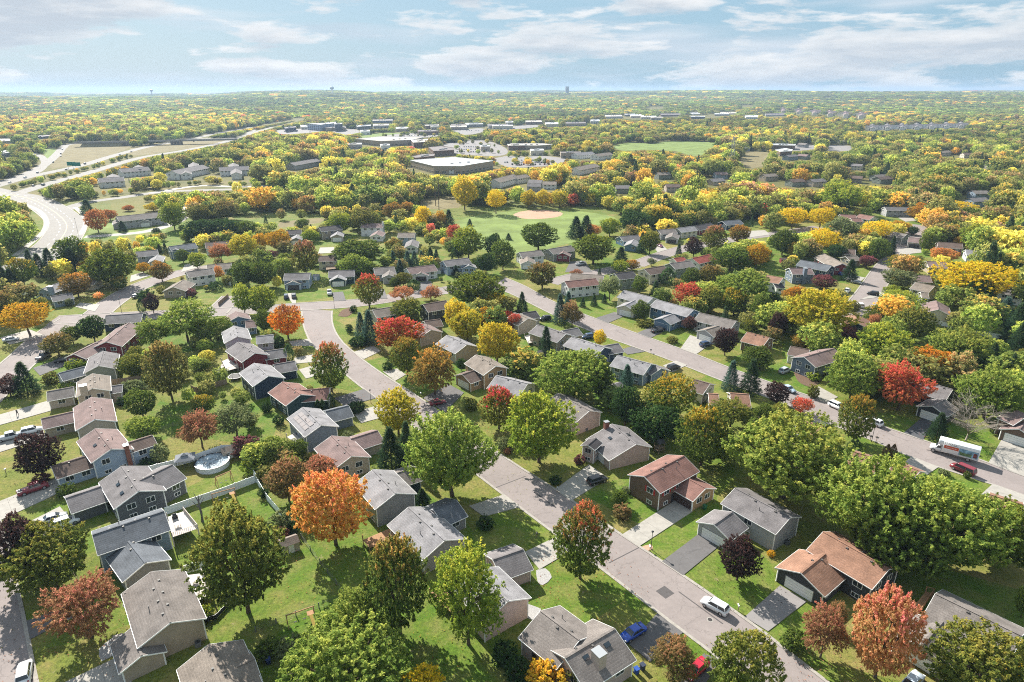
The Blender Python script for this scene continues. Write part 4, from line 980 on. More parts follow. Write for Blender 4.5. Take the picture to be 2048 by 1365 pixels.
SHOPS = [(600, 252), (650, 255), (720, 262), (745, 250), (790, 256), (835, 262), (860, 252), (900, 253), (930, 248), (975, 250), (1010, 244), (1050, 243), (1090, 247), (1130, 246), (1180, 241), (1210, 232), (1260, 231), (1320, 229), (1380, 227), (1440, 226), (1490, 233), (1530, 229), (960, 292), (1015, 290), (1060, 300), (1120, 305), (760, 290), (690, 288)]
for i, (x, y) in enumerate(SHOPS):
    w = [26, 40, 18, 32][i % 4]; col = ["cream", "tan", "white", "lgrey", "beige", "brown"][i % 6]; rf = ["white", "tan", "grey", "dark"][(i * 3) % 4]
    block(f"{ {'cream': 'cream', 'tan': 'tan', 'white': 'white', 'lgrey': 'light grey', 'beige': 'beige', 'brown': 'brown'}[col]} flat-roofed shop with {rf} roof in the distant commercial district", "commercial_building", "shop", [(0, x, y - 1.5), (0, x + w, y - 2), (0, x + w + 2, y + 1), (0, x + 2, y + 1.6)], 6.5, col, rf, 1, "shops in the distant commercial district")

# water tower and tower block on the skyline
def skyline_thing(xpx, dist, fn):
    u = (xpx - 1024) / _f; d = Vector((u, _c + (682.5 - 190) / _f * _s)).normalized() * dist
    return fn(d)
def wt(d):
    r = thing("water_tower", "pale blue water tower on the wooded skyline", "water tower", (d.x, d.y, hills(d.x, d.y)))
    obj("stem", MB().tube([(0, 0, -5), (0, 0, 34)], [4, 4], 10).mesh("stem", WHITE), r)
    obj("tank", MB().tube([(0, 0, 32), (0, 0, 37), (0, 0, 46), (0, 0, 51)], [4, 13, 13, 4], 14).mesh("tank", siding_mat("steel", WALL["steel"])), r)
skyline_thing(665, 4700, wt)
def small_wt(d):
    r = thing("water_tower", "thin dark water tower standing far beyond the expressway woods", "water tower", (d.x, d.y, hills(d.x, d.y)))
    obj("stem", MB().tube([(0, 0, -5), (0, 0, 44)], [2.5, 2.5], 8).mesh("stem", DARKMETAL), r)
    obj("tank", MB().tube([(0, 0, 42), (0, 0, 47), (0, 0, 56), (0, 0, 58)], [2.5, 10, 12, 4], 12).mesh("tank", DARKMETAL), r)
skyline_thing(304, 6200, small_wt)
def tower_block(d):
    r = thing("tower_block", "pale blue-grey tower block rising above the skyline trees", "building", (d.x, d.y, hills(d.x, d.y)))
    obj("wall", MB().box(-14, 14, -10, 10, -5, 58).mesh("wall", siding_mat("lgrey", WALL["lgrey"])), r)
    for s in range(9):
        w = obj("window", shared("bandwin", lambda: MB().box(-12.5, 12.5, -.2, .2, -1.3, 1.3).mesh("window", GLASS)), r, (0, -10.1, 6 + s * 6))
skyline_thing(1134, 5400, tower_block)

# overpass
def overpass():
    a, b = P(13, 590, 462, 6.5), P(13, 1900, 434, 6.5)
    line = [a.lerp(b, i / 12) for i in range(13)]
    c = (a + b) / 2
    r = thing("overpass_bridge", "long concrete overpass carrying a road across the expressway", "bridge", (c.x, c.y, 0))
    L = [p - c for p in line]
    obj("deck", ribbon("deck", offset(L, 6), offset(L, -6), 6.5, HIGHWAY, 1.5), r)
    for s in (6, -6):
        m = MB(); o = offset(L, s)
        for p, q in zip(o, o[1:]): m.bar((p.x, p.y, 6.9), (q.x, q.y, 6.9), .4, .9)
        obj("parapet", m.mesh("parapet", CONCRETE), r)
    for k in (.33, .58):
        p = a.lerp(b, k) - c
        for j in range(4):
            e = p + (b - a).normalized() * (j * 4.5)
            obj("pier", MB().box(e.x - .7, e.x + .7, e.y - 3.5, e.y + 3.5, 0, 5).mesh("pier", CONCRETE), r)
    p = a.lerp(b, .34) - c
    obj("abutment", MB().box(p.x - 22, p.x, p.y - 6.5, p.y + 6.5, 0, 5).mesh("abutment", CONCRETE), r)
    p = a.lerp(b, .06) - c; q = a.lerp(b, .30) - c
    em = [(p.x, p.y - 14, 0), (q.x, q.y - 14, 0), (q.x, q.y + 14, 0), (p.x, p.y + 14, 0), (p.x, p.y - 6, 4.9), (q.x, q.y - 6, 4.9), (q.x, q.y + 6, 4.9), (p.x, p.y + 6, 4.9)]
    obj("embankment", mesh("embankment", em, [(4, 5, 6, 7), (0, 1, 5, 4), (1, 2, 6, 5), (2, 3, 7, 6), (3, 0, 4, 7)], DRYGRASS), r)
overpass()
def sign_gantry(t, x, y, label):
    q = P(t, x, y)
    r = thing("highway_sign", label, "road sign", (q.x, q.y, 0))
    gm = principled("sign_green", (.0, .19, .14), .5)
    for s in (-4.2, 4.2):
        obj("post", MB().tube([(s, 0, 0), (s, 0, 8)], [.16, .16], 8).mesh("post", METAL), r)
    obj("crossbar", MB().bar((-4.4, 0, 5.4), (4.4, 0, 5.4), .25, .25).mesh("crossbar", METAL), r)
    obj("sign_panel", MB().box(-4.6, 4.6, -.3, -.16, 4.6, 8.6).mesh("sign_panel", gm), r)
sign_gantry(13, 582, 682, "green highway sign panel over the near verge of the expressway")
sign_gantry(13, 622, 686, "second green highway sign panel beside the first on the expressway")
sign_gantry(13, 1392, 452, "green sign mounted by the overpass deck")
# sound wall along the expressway
def noise_wall():
    pts = smooth_line(full([(446, 259), (500, 250), (560, 240), (640, 225), (690, 217)]), 20)
    c = pts[len(pts) // 2]
    r = thing("noise_wall", "long brown noise wall following the far expressway", "wall", (c.x, c.y, 0))
    wm = siding_mat("brown", WALL["brown"])
    for a, b in zip(pts, pts[1:]):
        a, b = a - c, b - c
        obj("panel", MB().bar((a.x, a.y, 2.8), (b.x, b.y, 2.8), .4, 5.6).mesh("panel", wm), r)
noise_wall()

# ------------------------------------------------------------------ vehicles
PAINT = object_paint("car_paint", .28, .5, .6)
TYRE = BLACK
RIM = principled("wheel_rim", (.45, .45, .46), .35, .5, .6)
LAMP = principled("headlamp", (.75, .77, .78), .2, .6)
TAIL = principled("tail_lamp", (.35, .01, .01), .3, .6)
def bevelled(name, verts, faces, mat, off=.06, seg=2):
    import bmesh
    bm = bmesh.new(); vv = [bm.verts.new(v) for v in verts]
    for f in faces: bm.faces.new([vv[i] for i in f])
    bmesh.ops.recalc_face_normals(bm, faces=bm.faces)
    bmesh.ops.bevel(bm, geom=list(bm.edges), offset=off, segments=seg, affect='EDGES', clamp_overlap=True)
    me = bpy.data.meshes.new(name); bm.to_mesh(me); bm.free(); me.materials.append(mat)
    me.polygons.foreach_set("use_smooth", [True] * len(me.polygons)); return me
def loft(sections):
    """sections: list of (x, [(halfwidth, z) bottom..top]) joined into a closed hull"""
    k = len(sections[0][1]); vs = []; fs = []
    for x, pr in sections:
        vs += [(x, -w, z) for w, z in pr] + [(x, w, z) for w, z in pr[::-1]]
    n = 2 * k
    for i in range(len(sections) - 1):
        for j in range(n):
            fs.append((i * n + j, i * n + (j + 1) % n, (i + 1) * n + (j + 1) % n, (i + 1) * n + j))
    fs.append(tuple(range(n - 1, -1, -1))); fs.append(tuple(range((len(sections) - 1) * n, len(sections) * n)))
    return vs, fs
CARS = {  # body sections (x, bottom halfwidth, belt halfwidth, belt z, hood z), cabin (x0, x1, x2, x3, z), length, wheel x
 "suv": dict(hood=.98, belt=1.08, tail=1.05, cab=(-2.12, -1.85, .55, 1.15, 1.72), L=(-2.3, 2.3), w=.92, wh=(1.42, -1.38, .36)),
 "sedan": dict(hood=.82, belt=.92, tail=.95, cab=(-1.75, -1.05, .35, 1.1, 1.42), L=(-2.35, 2.3), w=.9, wh=(1.4, -1.38, .33)),
 "van": dict(hood=1.0, belt=1.12, tail=1.1, cab=(-2.4, -2.2, .95, 1.75, 1.8), L=(-2.5, 2.5), w=.97, wh=(1.55, -1.5, .34)),
 "pickup": dict(hood=1.12, belt=1.15, tail=1.05, cab=(-.75, -.6, 1.0, 1.55, 1.88), L=(-2.9, 2.8), w=.98, wh=(1.8, -1.8, .4))}
def car_meshes(kind):
    def f():
        d = CARS[kind]; a, b = d["L"]; w = d["w"]; g = .26; c = d["cab"]
        S = [(a, [(w * .86, g + .12), (w * .9, d["tail"] * .75), (w * .82, d["tail"] * .98)]), (a + .18, [(w * .95, g), (w, .65), (w * .93, d["tail"])]),
             (c[0], [(w * .96, g), (w, .7), (w * .93, d["belt"])]), (c[3], [(w * .96, g), (w, .68), (w * .92, d["belt"])]),
             (b - .35, [(w * .95, g), (w * .97, .62), (w * .86, d["hood"] * .95)]), (b, [(w * .8, g + .1), (w * .84, .55), (w * .7, d["hood"] * .78)])]
        vs, fs = loft(S); body = bevelled("body", vs, fs, PAINT, .045)
        zt = c[4]; bz = d["belt"] - .04; ww = w * .90; wt_ = w * .74
        gv = [(c[0], -ww, bz), (c[3], -ww, bz), (c[3], ww, bz), (c[0], ww, bz), (c[1], -wt_, zt - .06), (c[2], -wt_, zt - .06), (c[2], wt_, zt - .06), (c[1], wt_, zt - .06)]
        glass = mesh("cabin_glass", gv, [(4, 5, 6, 7), (0, 1, 5, 4), (1, 2, 6, 5), (2, 3, 7, 6), (3, 0, 4, 7)], GLASS)
        m = MB().add(*loft([(c[1] - .03, [(wt_ + .02, zt - .08), (wt_ - .04, zt - .02)]), (c[1] + .25, [(wt_ + .03, zt - .08), (wt_ - .05, zt + .03)]), (c[2] - .1, [(wt_ + .03, zt - .08), (wt_ - .05, zt + .03)]), (c[2] + .06, [(wt_ + .02, zt - .09), (wt_ - .04, zt - .04)])]))
        for s in (-1, 1):      # pillars
            for i, j in ((0, 4), (1, 5)):
                p, q = Vector(gv[i if s < 0 else 3 - i]), Vector(gv[j if s < 0 else 11 - j]); m.bar(p, q, .09, .09)
            xm = (c[1] + c[2]) / 2 - .1; m.bar((xm, s * (ww + .0), bz), (xm, s * wt_, zt - .05), .1, .05)
        top = m.mesh("cabin_roof", PAINT, False)
        return body, glass, top
    return shared(("car", kind), f)
def wheel_parts(r):
    t = shared(("tyre", r), lambda: MB().tube([(0, -.11, 0), (0, .11, 0)], [r, r], 16).mesh("tyre", TYRE))
    k = shared(("rim", r), lambda: MB().tube([(0, -.118, 0), (0, .118, 0)], [r * .62, r * .62], 12).mesh("rim", RIM)); return t, k
def fit_wheels(root, d, lift=0.0):
    fx, bx, r = d["wh"]
    for x in (fx, bx):
        for s in (-1, 1):
            t, k = wheel_parts(r)
            o = obj("wheel", t, root, (x, s * (d["w"] - .1), r)); obj("rim", k, o)
def car(label, kind, col, t, x1, y1, x2, y2, group=None, parts=True):
    """rear and front readings of the car on its spot"""
    a, b = P(t, x1, y1, .7), P(t, x2, y2, .7); m = (a + b) / 2; d = b - a
    root = thing({"suv": "parked_suv", "sedan": "parked_car", "van": "parked_minivan", "pickup": "pickup_truck"}[kind] if group is None else "moving_car", label, {"suv": "car", "sedan": "car", "van": "minivan", "pickup": "pickup"}[kind], (m.x, m.y, .115 if group is None else .05), math.atan2(d.y, d.x), group)
    body, glass, top = car_meshes(kind)
    for nm, me in (("body", body), ("cabin_glass", glass), ("cabin_roof", top)):
        o = obj(nm, me, root); o.color = (*col, 1)
    D = CARS[kind]
    if parts:
        fit_wheels(root, D)
        for s in (-1, 1):
            obj("headlight", shared(("hl", kind), lambda: MB().box(D["L"][1] - .16, D["L"][1] - .02, -.16, .16, .55, .70).mesh("headlight", LAMP)), root, (0, s * D["w"] * .66, 0))
            obj("tail_light", shared(("tl", kind), lambda: MB().box(D["L"][0] - .02, D["L"][0] + .08, -.1, .1, .68, .92).mesh("tail_light", TAIL)), root, (0, s * D["w"] * .74, 0))
        obj("bumper", shared(("bp", kind), lambda: MB().box(D["L"][1] - .25, D["L"][1] + .02, -D["w"] * .7, D["w"] * .7, .28, .42).mesh("bumper", BLACK)), root)
    if kind == "pickup":
        obj("cargo_bed", shared("bed", lambda: MB().box(-2.78, -.85, -.78, .78, 1.06, 1.09).mesh("cargo_bed", DARKMETAL)), root)
    return root
WH, SI, BK, GY, BL, RD, DR, DB = (.75, .76, .78), (.42, .44, .46), (.015, .015, .018), (.14, .145, .15), (.01, .07, .42), (.45, .01, .03), (.20, .015, .025), (.03, .06, .13)
car("white SUV parked at the kerb of the main street", "suv", WH, 3, 1600, 838, 1440, 750)
car("bright blue sedan nosed up to the rambling house", "sedan", BL, 3, 975, 950, 835, 1035)
car("shiny red coupe half under the round olive tree", "sedan", RD, 3, 1445, 1205, 1310, 1325)
car("black off-road SUV on the dormer house drive", "suv", BK, 7, 610, 1035, 715, 1000)
car("small dark red car on the shaded asphalt drive", "sedan", DR, 6, 1385, 415, 1450, 402)
car("pale blue car at the tan rail-deck house", "sedan", (.5, .58, .68), 4, 1045, 1400, 1125, 1310)
car("dark red pickup on the concrete drive of the brick-chimney house", "pickup", DR, 5, 130, 1125, 385, 1040)
car("white SUV at the dark slate house garage", "suv", WH, 1, 440, 185, 545, 150)
car("silver sedan half under the purple-leaved tree", "sedan", SI, 1, 350, 150, 455, 118)
car("white car parked along the lower side street", "suv", WH, 1, 175, 1345, 190, 1240)
car("pale car at the very edge of the side street", "sedan", SI, 1, 15, 545, 8, 450)
car("silver pickup on the mauve-roofed house drive", "pickup", SI, 5, -10, 700, 150, 660)
car("white SUV before the mauve-roofed house garage", "suv", WH, 5, 180, 645, 310, 615)
car("grey pickup at the kerb of the curved street", "pickup", GY, 5, 305, 70, 375, 30)
car("black sedan on the dark red house drive", "sedan", BK, 5, 440, 88, 540, 70)
car("white sedan beside the curved street corner", "sedan", WH, 9, 35, 1122, 140, 1108)
car("grey car outside the low tan gable house", "sedan", GY, 9, 1060, 785, 1115, 750)
car("dark blue car before the open garage", "suv", DB, 10, 240, 800, 240, 750)
car("dark sedan next to the one before the open garage", "suv", GY, 10, 305, 795, 300, 745)
car("white pickup at the dark green house", "pickup", WH, 10, 590, 770, 585, 715)
car("black SUV beside the tan dark-garage house", "suv", BK, 11, 310, 945, 220, 955)
car("blue car in front of the tan spruce-garden house", "suv", DB, 11, 640, 1090, 570, 1100)
car("black pickup on the blue split-level house drive", "pickup", BK, 11, 1115, 1055, 1220, 1030)
car("dark blue SUV on the white-garage house drive", "suv", DB, 11, 1510, 1165, 1590, 1148)
car("dark SUV by the stepped-gable house", "suv", BK, 7, 1215, 150, 1305, 125)
car("silver pickup under the park trees", "pickup", SI, 11, 510, 520, 590, 505)
car("purple-red car on the field-edge drive", "sedan", (.22, .02, .09), 11, 1155, 355, 1215, 380)
car("silver SUV at the blue-grey mauve-roofed house", "suv", SI, 8, 90, 180, 170, 145)
car("pale blue sedan at the kerb by the mulch bed", "sedan", (.4, .5, .6), 8, 135, 290, 185, 315)
car("small white hatchback near the concrete apron", "suv", WH, 8, 505, 425, 570, 455)
car("white SUV at the kerb under the yellowing tree", "suv", WH, 8, 865, 580, 780, 545)
car("dark red minivan parked opposite the moving truck", "van", DR, 8, 1610, 970, 1435, 895)
car("dark grey car by the red shrub tree", "sedan", GY, 8, 300, 530, 250, 515)
car("white tow pickup at the cul-de-sac kerb", "pickup", WH, 12, 660, 705, 605, 755)
car("dark sedan crossing the cul-de-sac", "sedan", GY, 12, 685, 655, 735, 665)
car("black SUV on the short drive by the lawn", "suv", BK, 12, 880, 755, 800, 745)
car("white SUV at the foot of the cul-de-sac", "suv", WH, 12, 755, 860, 725, 830)
car("blue car by the joined trio of houses", "sedan", BL, 12, 600, 600, 550, 580)
car("blue-grey SUV driving along the curved boulevard", "suv", (.3, .4, .5), 9, 445, 355, 485, 362)
HW = "cars on the distant expressway"
for i, (x1, y1, x2, y2, k) in enumerate([(190, 744, 215, 738, 0), (290, 706, 312, 698, 1), (320, 742, 345, 735, 2), (250, 812, 282, 800, 2), (335, 803, 358, 797, 1), (65, 784, 92, 776, 0), (418, 624, 432, 612, 1), (482, 576, 492, 564, 0), (481, 556, 491, 546, 2),
                                     (495, 522, 504, 512, 1), (668, 635, 692, 628, 2), (518, 680, 542, 672, 1), (948, 563, 970, 556, 0), (1040, 538, 1062, 532, 2), (1540, 455, 1560, 450, 1), (1660, 420, 1682, 415, 0), (1820, 385, 1842, 381, 2), (1450, 408, 1470, 404, 1)]):
    car(["white", "grey", "black"][k] + " car driving on the distant expressway lanes", "sedan" if i % 2 else "suv", [WH, GY, BK][k], 13, x1, y1, x2, y2, HW, False)
LOTG = "cars in the distant store parking lot"
rng = random.Random(8)
CN = {"white": WH, "grey": GY, "black": BK, "silver": SI, "dark red": DR, "navy": DB}
for y, x0, x1 in ((294, 905, 965), (299, 900, 995), (304, 905, 990), (321, 1015, 1075), (325, 1005, 1095), (329, 1015, 1100), (262, 915, 955), (272, 800, 870), (264, 560, 620)):
    x = x0
    while x < x1:
        x += 4.6
        if rng.random() < .45: continue
        nm = rng.choice(list(CN))
        car(nm + " car parked in the distant store lot", rng.choice(["suv", "sedan"]), CN[nm], 0, x, y + .5, x + .6, y - .9, LOTG, False)

def moving_truck():
    a, b = P(8, 1650, 850, 1.2), P(8, 1270, 745, 1.2); d = (b - a).normalized(); ang = math.atan2(d.y, d.x)
    Lb = 7.2; m = b - d * 4.9
    r = thing("moving_truck", "long white rental moving truck with orange stripe parked at the kerb", "truck", (m.x, m.y, .115), ang)
    white = principled("truck_white", (.75, .76, .78), .35, .5)
    org = principled("truck_orange", (.55, .09, .03), .45, .4); navyp = principled("truck_lettering", (.03, .03, .04), .5)
    obj("cargo_box", bevelled("cargo_box", *_bx(-4.6, 2.6, -1.2, 1.2, .85, 3.65), white, .05, 1), r)
    obj("box_overhang", bevelled("box_overhang", *_bx(2.55, 3.5, -1.2, 1.2, 2.45, 3.65), white, .05, 1), r)
    cv, cf = loft([(2.65, [(1.0, .55), (1.08, 1.3), (.92, 2.35)]), (3.4, [(1.0, .55), (1.08, 1.3), (.88, 2.3)]), (3.95, [(1.0, .55), (1.06, 1.3), (.98, 1.42)]), (5.0, [(.9, .6), (.94, 1.1), (.8, 1.3)])])
    obj("cab", bevelled("cab", cv, cf, white, .06), r)
    obj("windshield", mesh("windshield", [(3.47, -.82, 2.2), (3.47, .82, 2.2), (3.93, .9, 1.5), (3.93, -.9, 1.5)], [(0, 3, 2, 1)], GLASS), r, (.05, 0, .03))
    for s in (-1, 1):
        obj("side_window", MB().box(2.8, 3.5, -.03, .03, 1.45, 2.1).mesh("side_window", GLASS), r, (0, s * 1.02, 0))
        obj("headlight", MB().box(4.93, 5.03, -.15, .15, .95, 1.15).mesh("headlight", LAMP), r, (0, s * .62, 0))
        obj("mirror", MB().box(3.5, 3.6, -.1, .1, 1.5, 1.95).mesh("mirror", BLACK), r, (0, s * 1.3, 0))
    for x in (4.2, -2.7):
        for s in (-1, 1):
            t, k = wheel_parts(.46); o = obj("wheel", t, r, (x, s * 1.0, .46)); obj("rim", k, o)
    # livery on the side towards the street and on the far side
    for s, rz in ((1, math.pi), (-1, 0)):
        def print_(nm, x0, x1, z0, z1, mat): obj(nm, MB().box(x0, x1, -.004, .004, z0, z1).mesh(nm, mat), r, (0, s * 1.207, 0))
        print_("stripe", -.6, 2.3, 1.95, 2.75, org)
        print_("picture_panel", -4.4, -.7, 1.2, 2.9, principled("truck_picture", (.18, .32, .42), .5, noise=(1.2, .8)))
        print_("picture_hill", -3.2, -.9, 1.25, 2.0, principled("truck_picture_green", (.16, .25, .10), .5, noise=(2, .6)))
        print_("picture_figure", -4.2, -3.5, 1.4, 2.5, principled("truck_picture_red", (.35, .10, .09), .5, noise=(3, .7)))
        for txt, sz, x, z, mt in (("U-HAUL", .72, 1.0, 2.95, navyp), ("Moving & Storage", .3, .9, 2.25, white)):
            cu = bpy.data.curves.new("lettering", 'FONT'); cu.body = txt; cu.size = sz; cu.align_x = 'CENTER'; cu.extrude = .002
            cu.materials.append(mt)
            tmp = bpy.data.objects.new("lettering", cu); COL.objects.link(tmp); bpy.context.view_layer.update()
            me = bpy.data.meshes.new_from_object(tmp.evaluated_get(bpy.context.evaluated_depsgraph_get())); bpy.data.objects.remove(tmp)
            o = obj("lettering", me, r)
            o.location = (x, s * 1.216, z); o.rotation_euler = (R(90), 0, rz)
def _bx(x0, x1, y0, y1, z0, z1):
    m = MB().box(x0, x1, y0, y1, z0, z1); return m.v, m.f
moving_truck()

# ------------------------------------------------------------------ street and garden things
def lamp_post(t, x, y, label, h=4.1):
    q = P(t, x, y); r = thing("street_lamp", label, "street lamp", (q.x, q.y, 0))
    obj("pole", MB().tube([(0, 0, -.05), (0, 0, .3), (0, 0, h - .35)], [.12, .07, .05], 10).mesh("pole", DARKMETAL), r)
    obj("lantern", MB().tube([(0, 0, h - .4), (0, 0, h - .3), (0, 0, h - .08)], [.1, .17, .2], 8).mesh("lantern", principled("lantern_glass", (.3, .3, .28), .2)), r)
    obj("lantern_cap", MB().tube([(0, 0, h - .1), (0, 0, h - .05), (0, 0, h + .12)], [.26, .26, .05], 8).mesh("lantern_cap", DARKMETAL), r)
lamp_post(0, 1302, 1099, "black post lamp on the grass strip between the two driveways")
lamp_post(0, 742, 807, "black post lamp at the kerb by the asphalt drive of the teal house")
lamp_post(0, 1743, 884, "black post lamp beside the mailboxes on the further street")
lamp_post(10, 628, 868, "thin post lamp at the T junction", 4.5)
lamp_post(9, 975, 905, "thin post lamp on the corner lawn near the navy house", 5.5)
lamp_post(9, 625, 270, "tall road lamp on the boulevard curve", 9)
def mailbox(t, x, y, label, n=1):
    q = P(t, x, y); r = thing("mailbox", label, "mailbox", (q.x, q.y, 0))
    obj("post", MB().box(-.05, .05, -.05, .05, -.02, 1.0).mesh("post", WOOD), r)
    for i in range(n):
        x0 = (i - (n - 1) / 2) * .34
        obj("box", MB().tube([(x0, -.28, 1.12), (x0, .28, 1.12)], [.15, .15], 8).mesh("box", BLACK if n > 1 or x % 2 else METAL), r)
mailbox(3, 1030, 385, "mailbox on its post beside the street lamp on the sandy patch")
mailbox(3, 1690, 830, "mailbox on its post beside the parked white SUV")
mailbox(3, 185, 285, "mailbox on the shaded lawn edge opposite the long pale drive")
mailbox(8, 797, 705, "double mailbox beside the further street lamp", 2)
mailbox(8, 845, 715, "double mailbox standing just past the further street lamp", 2)
mailbox(11, 1110, 1225, "double mailbox on the grass opposite the blue house", 2)
mailbox(6, 1288, 365, "dark mailbox at the shaded drive of the tan-brown house")
mailbox(7, 352, 1110, "dark mailbox at the dormer house drive")
mailbox(5, 48, 965, "small post mailbox on the lawn by the purple tree")
mailbox(1, 480, 990, "metal mailbox on the shaded lawn by the side street", 1)

WIRE = principled('dull_wire', (.16, .165, .16), .8, .15)
def fence(label, pts, h=1.8, mat=VINYL, closed=False, step=2.4, name="fence"):
    line = [P(*p) for p in pts]; c = line[0]
    r = thing(name, label, "fence", (c.x, c.y, 0))
    for a, b in zip(line, line[1:]):
        n = max(1, round((b - a).length / step))
        for i in range(n):
            p, q = a.lerp(b, i / n) - c, a.lerp(b, (i + 1) / n) - c
            d = (q - p).normalized() * .06
            if mat is WIRE:      # open wire: thin strands only
                m = MB()
                for z in (.08, h * .35, h * .68, h - .03): m.bar((p.x, p.y, z), (q.x, q.y, z), .018, .018)
                obj("wire_strand", m.mesh("wire_strand", mat), r)
            else:
                obj("panel", MB().bar((p.x + d.x, p.y + d.y, h / 2), (q.x - d.x, q.y - d.y, h / 2), .05, h - .08).mesh("panel", mat), r)
            obj("post", shared(("fp", h, mat.name), lambda: MB().box(-.065, .065, -.065, .065, -.02, h + .06).mesh("post", mat)), r, (p.x, p.y, 0))
    return r
fence("tall white vinyl fence round the pool garden", [(5, 1150, 965), (5, 1390, 905), (5, 1520, 870), (5, 1735, 795), (5, 1835, 790), (5, 1930, 900), (5, 2010, 1030), (5, 1750, 1130), (5, 1470, 1225), (5, 1290, 1290)])
fence("white vinyl fence along the leafy lot below the pool", [(6, 5, 1035), (6, 90, 1180), (6, 250, 1365)], 1.7)
fence("brown board fence behind the tan boxed-chimney house", [(5, 865, 275), (5, 1160, 235)], 1.7, WOOD)
fence("grey board fence below the trampoline", [(5, 1495, 315), (5, 1530, 335), (5, 1775, 268)], 1.7, WOOD)
fence("low wire garden fence down the middle of the back lawns", [(2, 340, 290), (2, 480, 480), (2, 665, 715)], 1.1, WIRE, step=4)
fence("thin wire fence crossing the back lawn by the swing set", [(2, 0, 990), (2, 300, 870), (2, 640, 755)], 1.1, WIRE, step=4)
fence("thin wire fence across the lawn by the red-brown tree", [(5, 1250, 625), (5, 1450, 570)], 1.0, WIRE, step=4)
fence("short black picket fence curving round the tan house garden", [(1, 1515, 925), (1, 1620, 890), (1, 1740, 765)], .9, DARKMETAL, step=1.2)
fence("long white vinyl fence on the sunny lawn by the conifers", [(12, 1370, 1005), (12, 1520, 1035), (12, 1700, 1085), (12, 1860, 1115)], 1.7)
fence("white fence behind the white two-storey corner house", [(9, 1775, 640), (9, 1850, 690)], 1.7)
fence("pale privacy fence beside the lilac patio", [(1, 1360, 560), (1, 1540, 510)], 1.8, VINYL)
fence("brown board fence near the wire fence and orange tree", [(9, 1750, 850), (9, 1830, 780)], 1.6, WOOD)
fence("white fence by the pale blue rambler", [(9, 130, 765), (9, 235, 765)], 1.5)

def pool():
    q = P(5, 1660, 905); r = thing("swimming_pool", "round above-ground pool in the white-fenced garden", "pool", (q.x, q.y, 0))
    R0 = 3.6; n = 28; vs = []; fs = []
    ring = [(R0 * math.cos(2 * math.pi * k / n), R0 * math.sin(2 * math.pi * k / n)) for k in range(n)]
    m = MB()
    for k in range(n):
        a, b = ring[k], ring[(k + 1) % n]
        m.bar((a[0], a[1], .62), (b[0], b[1], .62), .08, 1.24)
    obj("wall", m.mesh("wall", principled("pool_wall", (.55, .60, .68), .4)), r)
    m = MB()
    for k in range(n):
        a, b = ring[k], ring[(k + 1) % n]; m.bar((a[0] * 1.0, a[1] * 1.0, 1.27), (b[0], b[1], 1.27), .3, .06)
    obj("rim", m.mesh("rim", DARKMETAL), r)
    obj("water", slab("water", [Vector(p) * .985 for p in ring], .9, 1.05, principled("pool_water", (.30, .37, .42), .12, .6, noise=(1.3, .75))), r)
pool()
def gazebo():
    q = P(5, 1455, 905); r = thing("gazebo", "grey canopy gazebo beside the round pool", "gazebo", (q.x, q.y, 0), .35)
    fab = principled("canopy_fabric", (.16, .17, .19), .8)
    for x in (-1.7, 1.7):
        for y in (-1.5, 1.5): obj("post", MB().box(x - .06, x + .06, y - .06, y + .06, -.02, 2.3).mesh("post", DARKMETAL), r)
    obj("canopy", mesh("canopy", [(-2.1, -1.9, 2.2), (2.1, -1.9, 2.2), (2.1, 1.9, 2.2), (-2.1, 1.9, 2.2), (-.6, -.5, 2.95), (.6, -.5, 2.95), (.6, .5, 2.95), (-.6, .5, 2.95)], [(0, 1, 5, 4), (1, 2, 6, 5), (2, 3, 7, 6), (3, 0, 4, 7), (4, 5, 6, 7)], fab), r)
    obj("canopy_top", mesh("canopy_top", [(-.75, -.65, 3.0), (.75, -.65, 3.0), (.75, .65, 3.0), (-.75, .65, 3.0), (0, 0, 3.4)], [(0, 1, 4), (1, 2, 4), (2, 3, 4), (3, 0, 4)], fab), r)
gazebo()
def swing_set(t, x1, y1, x2, y2, label, slide=True, col=CEDAR):
    a, b = P(t, x1, y1), P(t, x2, y2); c = (a + b) / 2; d = (b - a); L = d.length
    r = thing("swing_set", label, "swing set", (c.x, c.y, 0), math.atan2(d.y, d.x))
    for s in (-1, 1):
        for e in (-1, 1): obj("leg", MB().bar((s * L / 2, e * .8, 0), (s * L / 2, 0, 2.3), .11, .11).mesh("leg", col), r)
    obj("beam", MB().bar((-L / 2 - .15, 0, 2.3), (L / 2 + .15, 0, 2.3), .12, .14).mesh("beam", col), r)
    for k in (-.22, .12):
        m = MB()
        for e in (-.22, .22): m.bar((k * L + e, 0, 2.25), (k * L + e, 0, .5), .02, .02)
        o = obj("swing", MB().box(k * L - .25, k * L + .25, -.1, .1, .46, .5).mesh("swing", BLACK), r); obj("chain", m.mesh("chain", METAL), o)
    if slide:
        obj("platform", MB().box(L / 2 - 1.1, L / 2 - .1, -.5, .5, 1.15, 1.25).mesh("platform", col), r)
        obj("slide", MB().bar((L / 2 - .6, -.5, 1.25), (L / 2 - .4, -2.6, .15), .55, .08).mesh("slide", principled("slide_plastic", (.62, .42, .10), .4)), r)
swing_set(2, 240, 950, 440, 880, "wooden swing set with yellow slide beside the wire fence")
swing_set(5, 1665, 1200, 1840, 1150, "cedar play set with yellow slide below the white fence")
swing_set(5, 1695, 1065, 1810, 1015, "bare timber swing frame on the pool lawn", False)
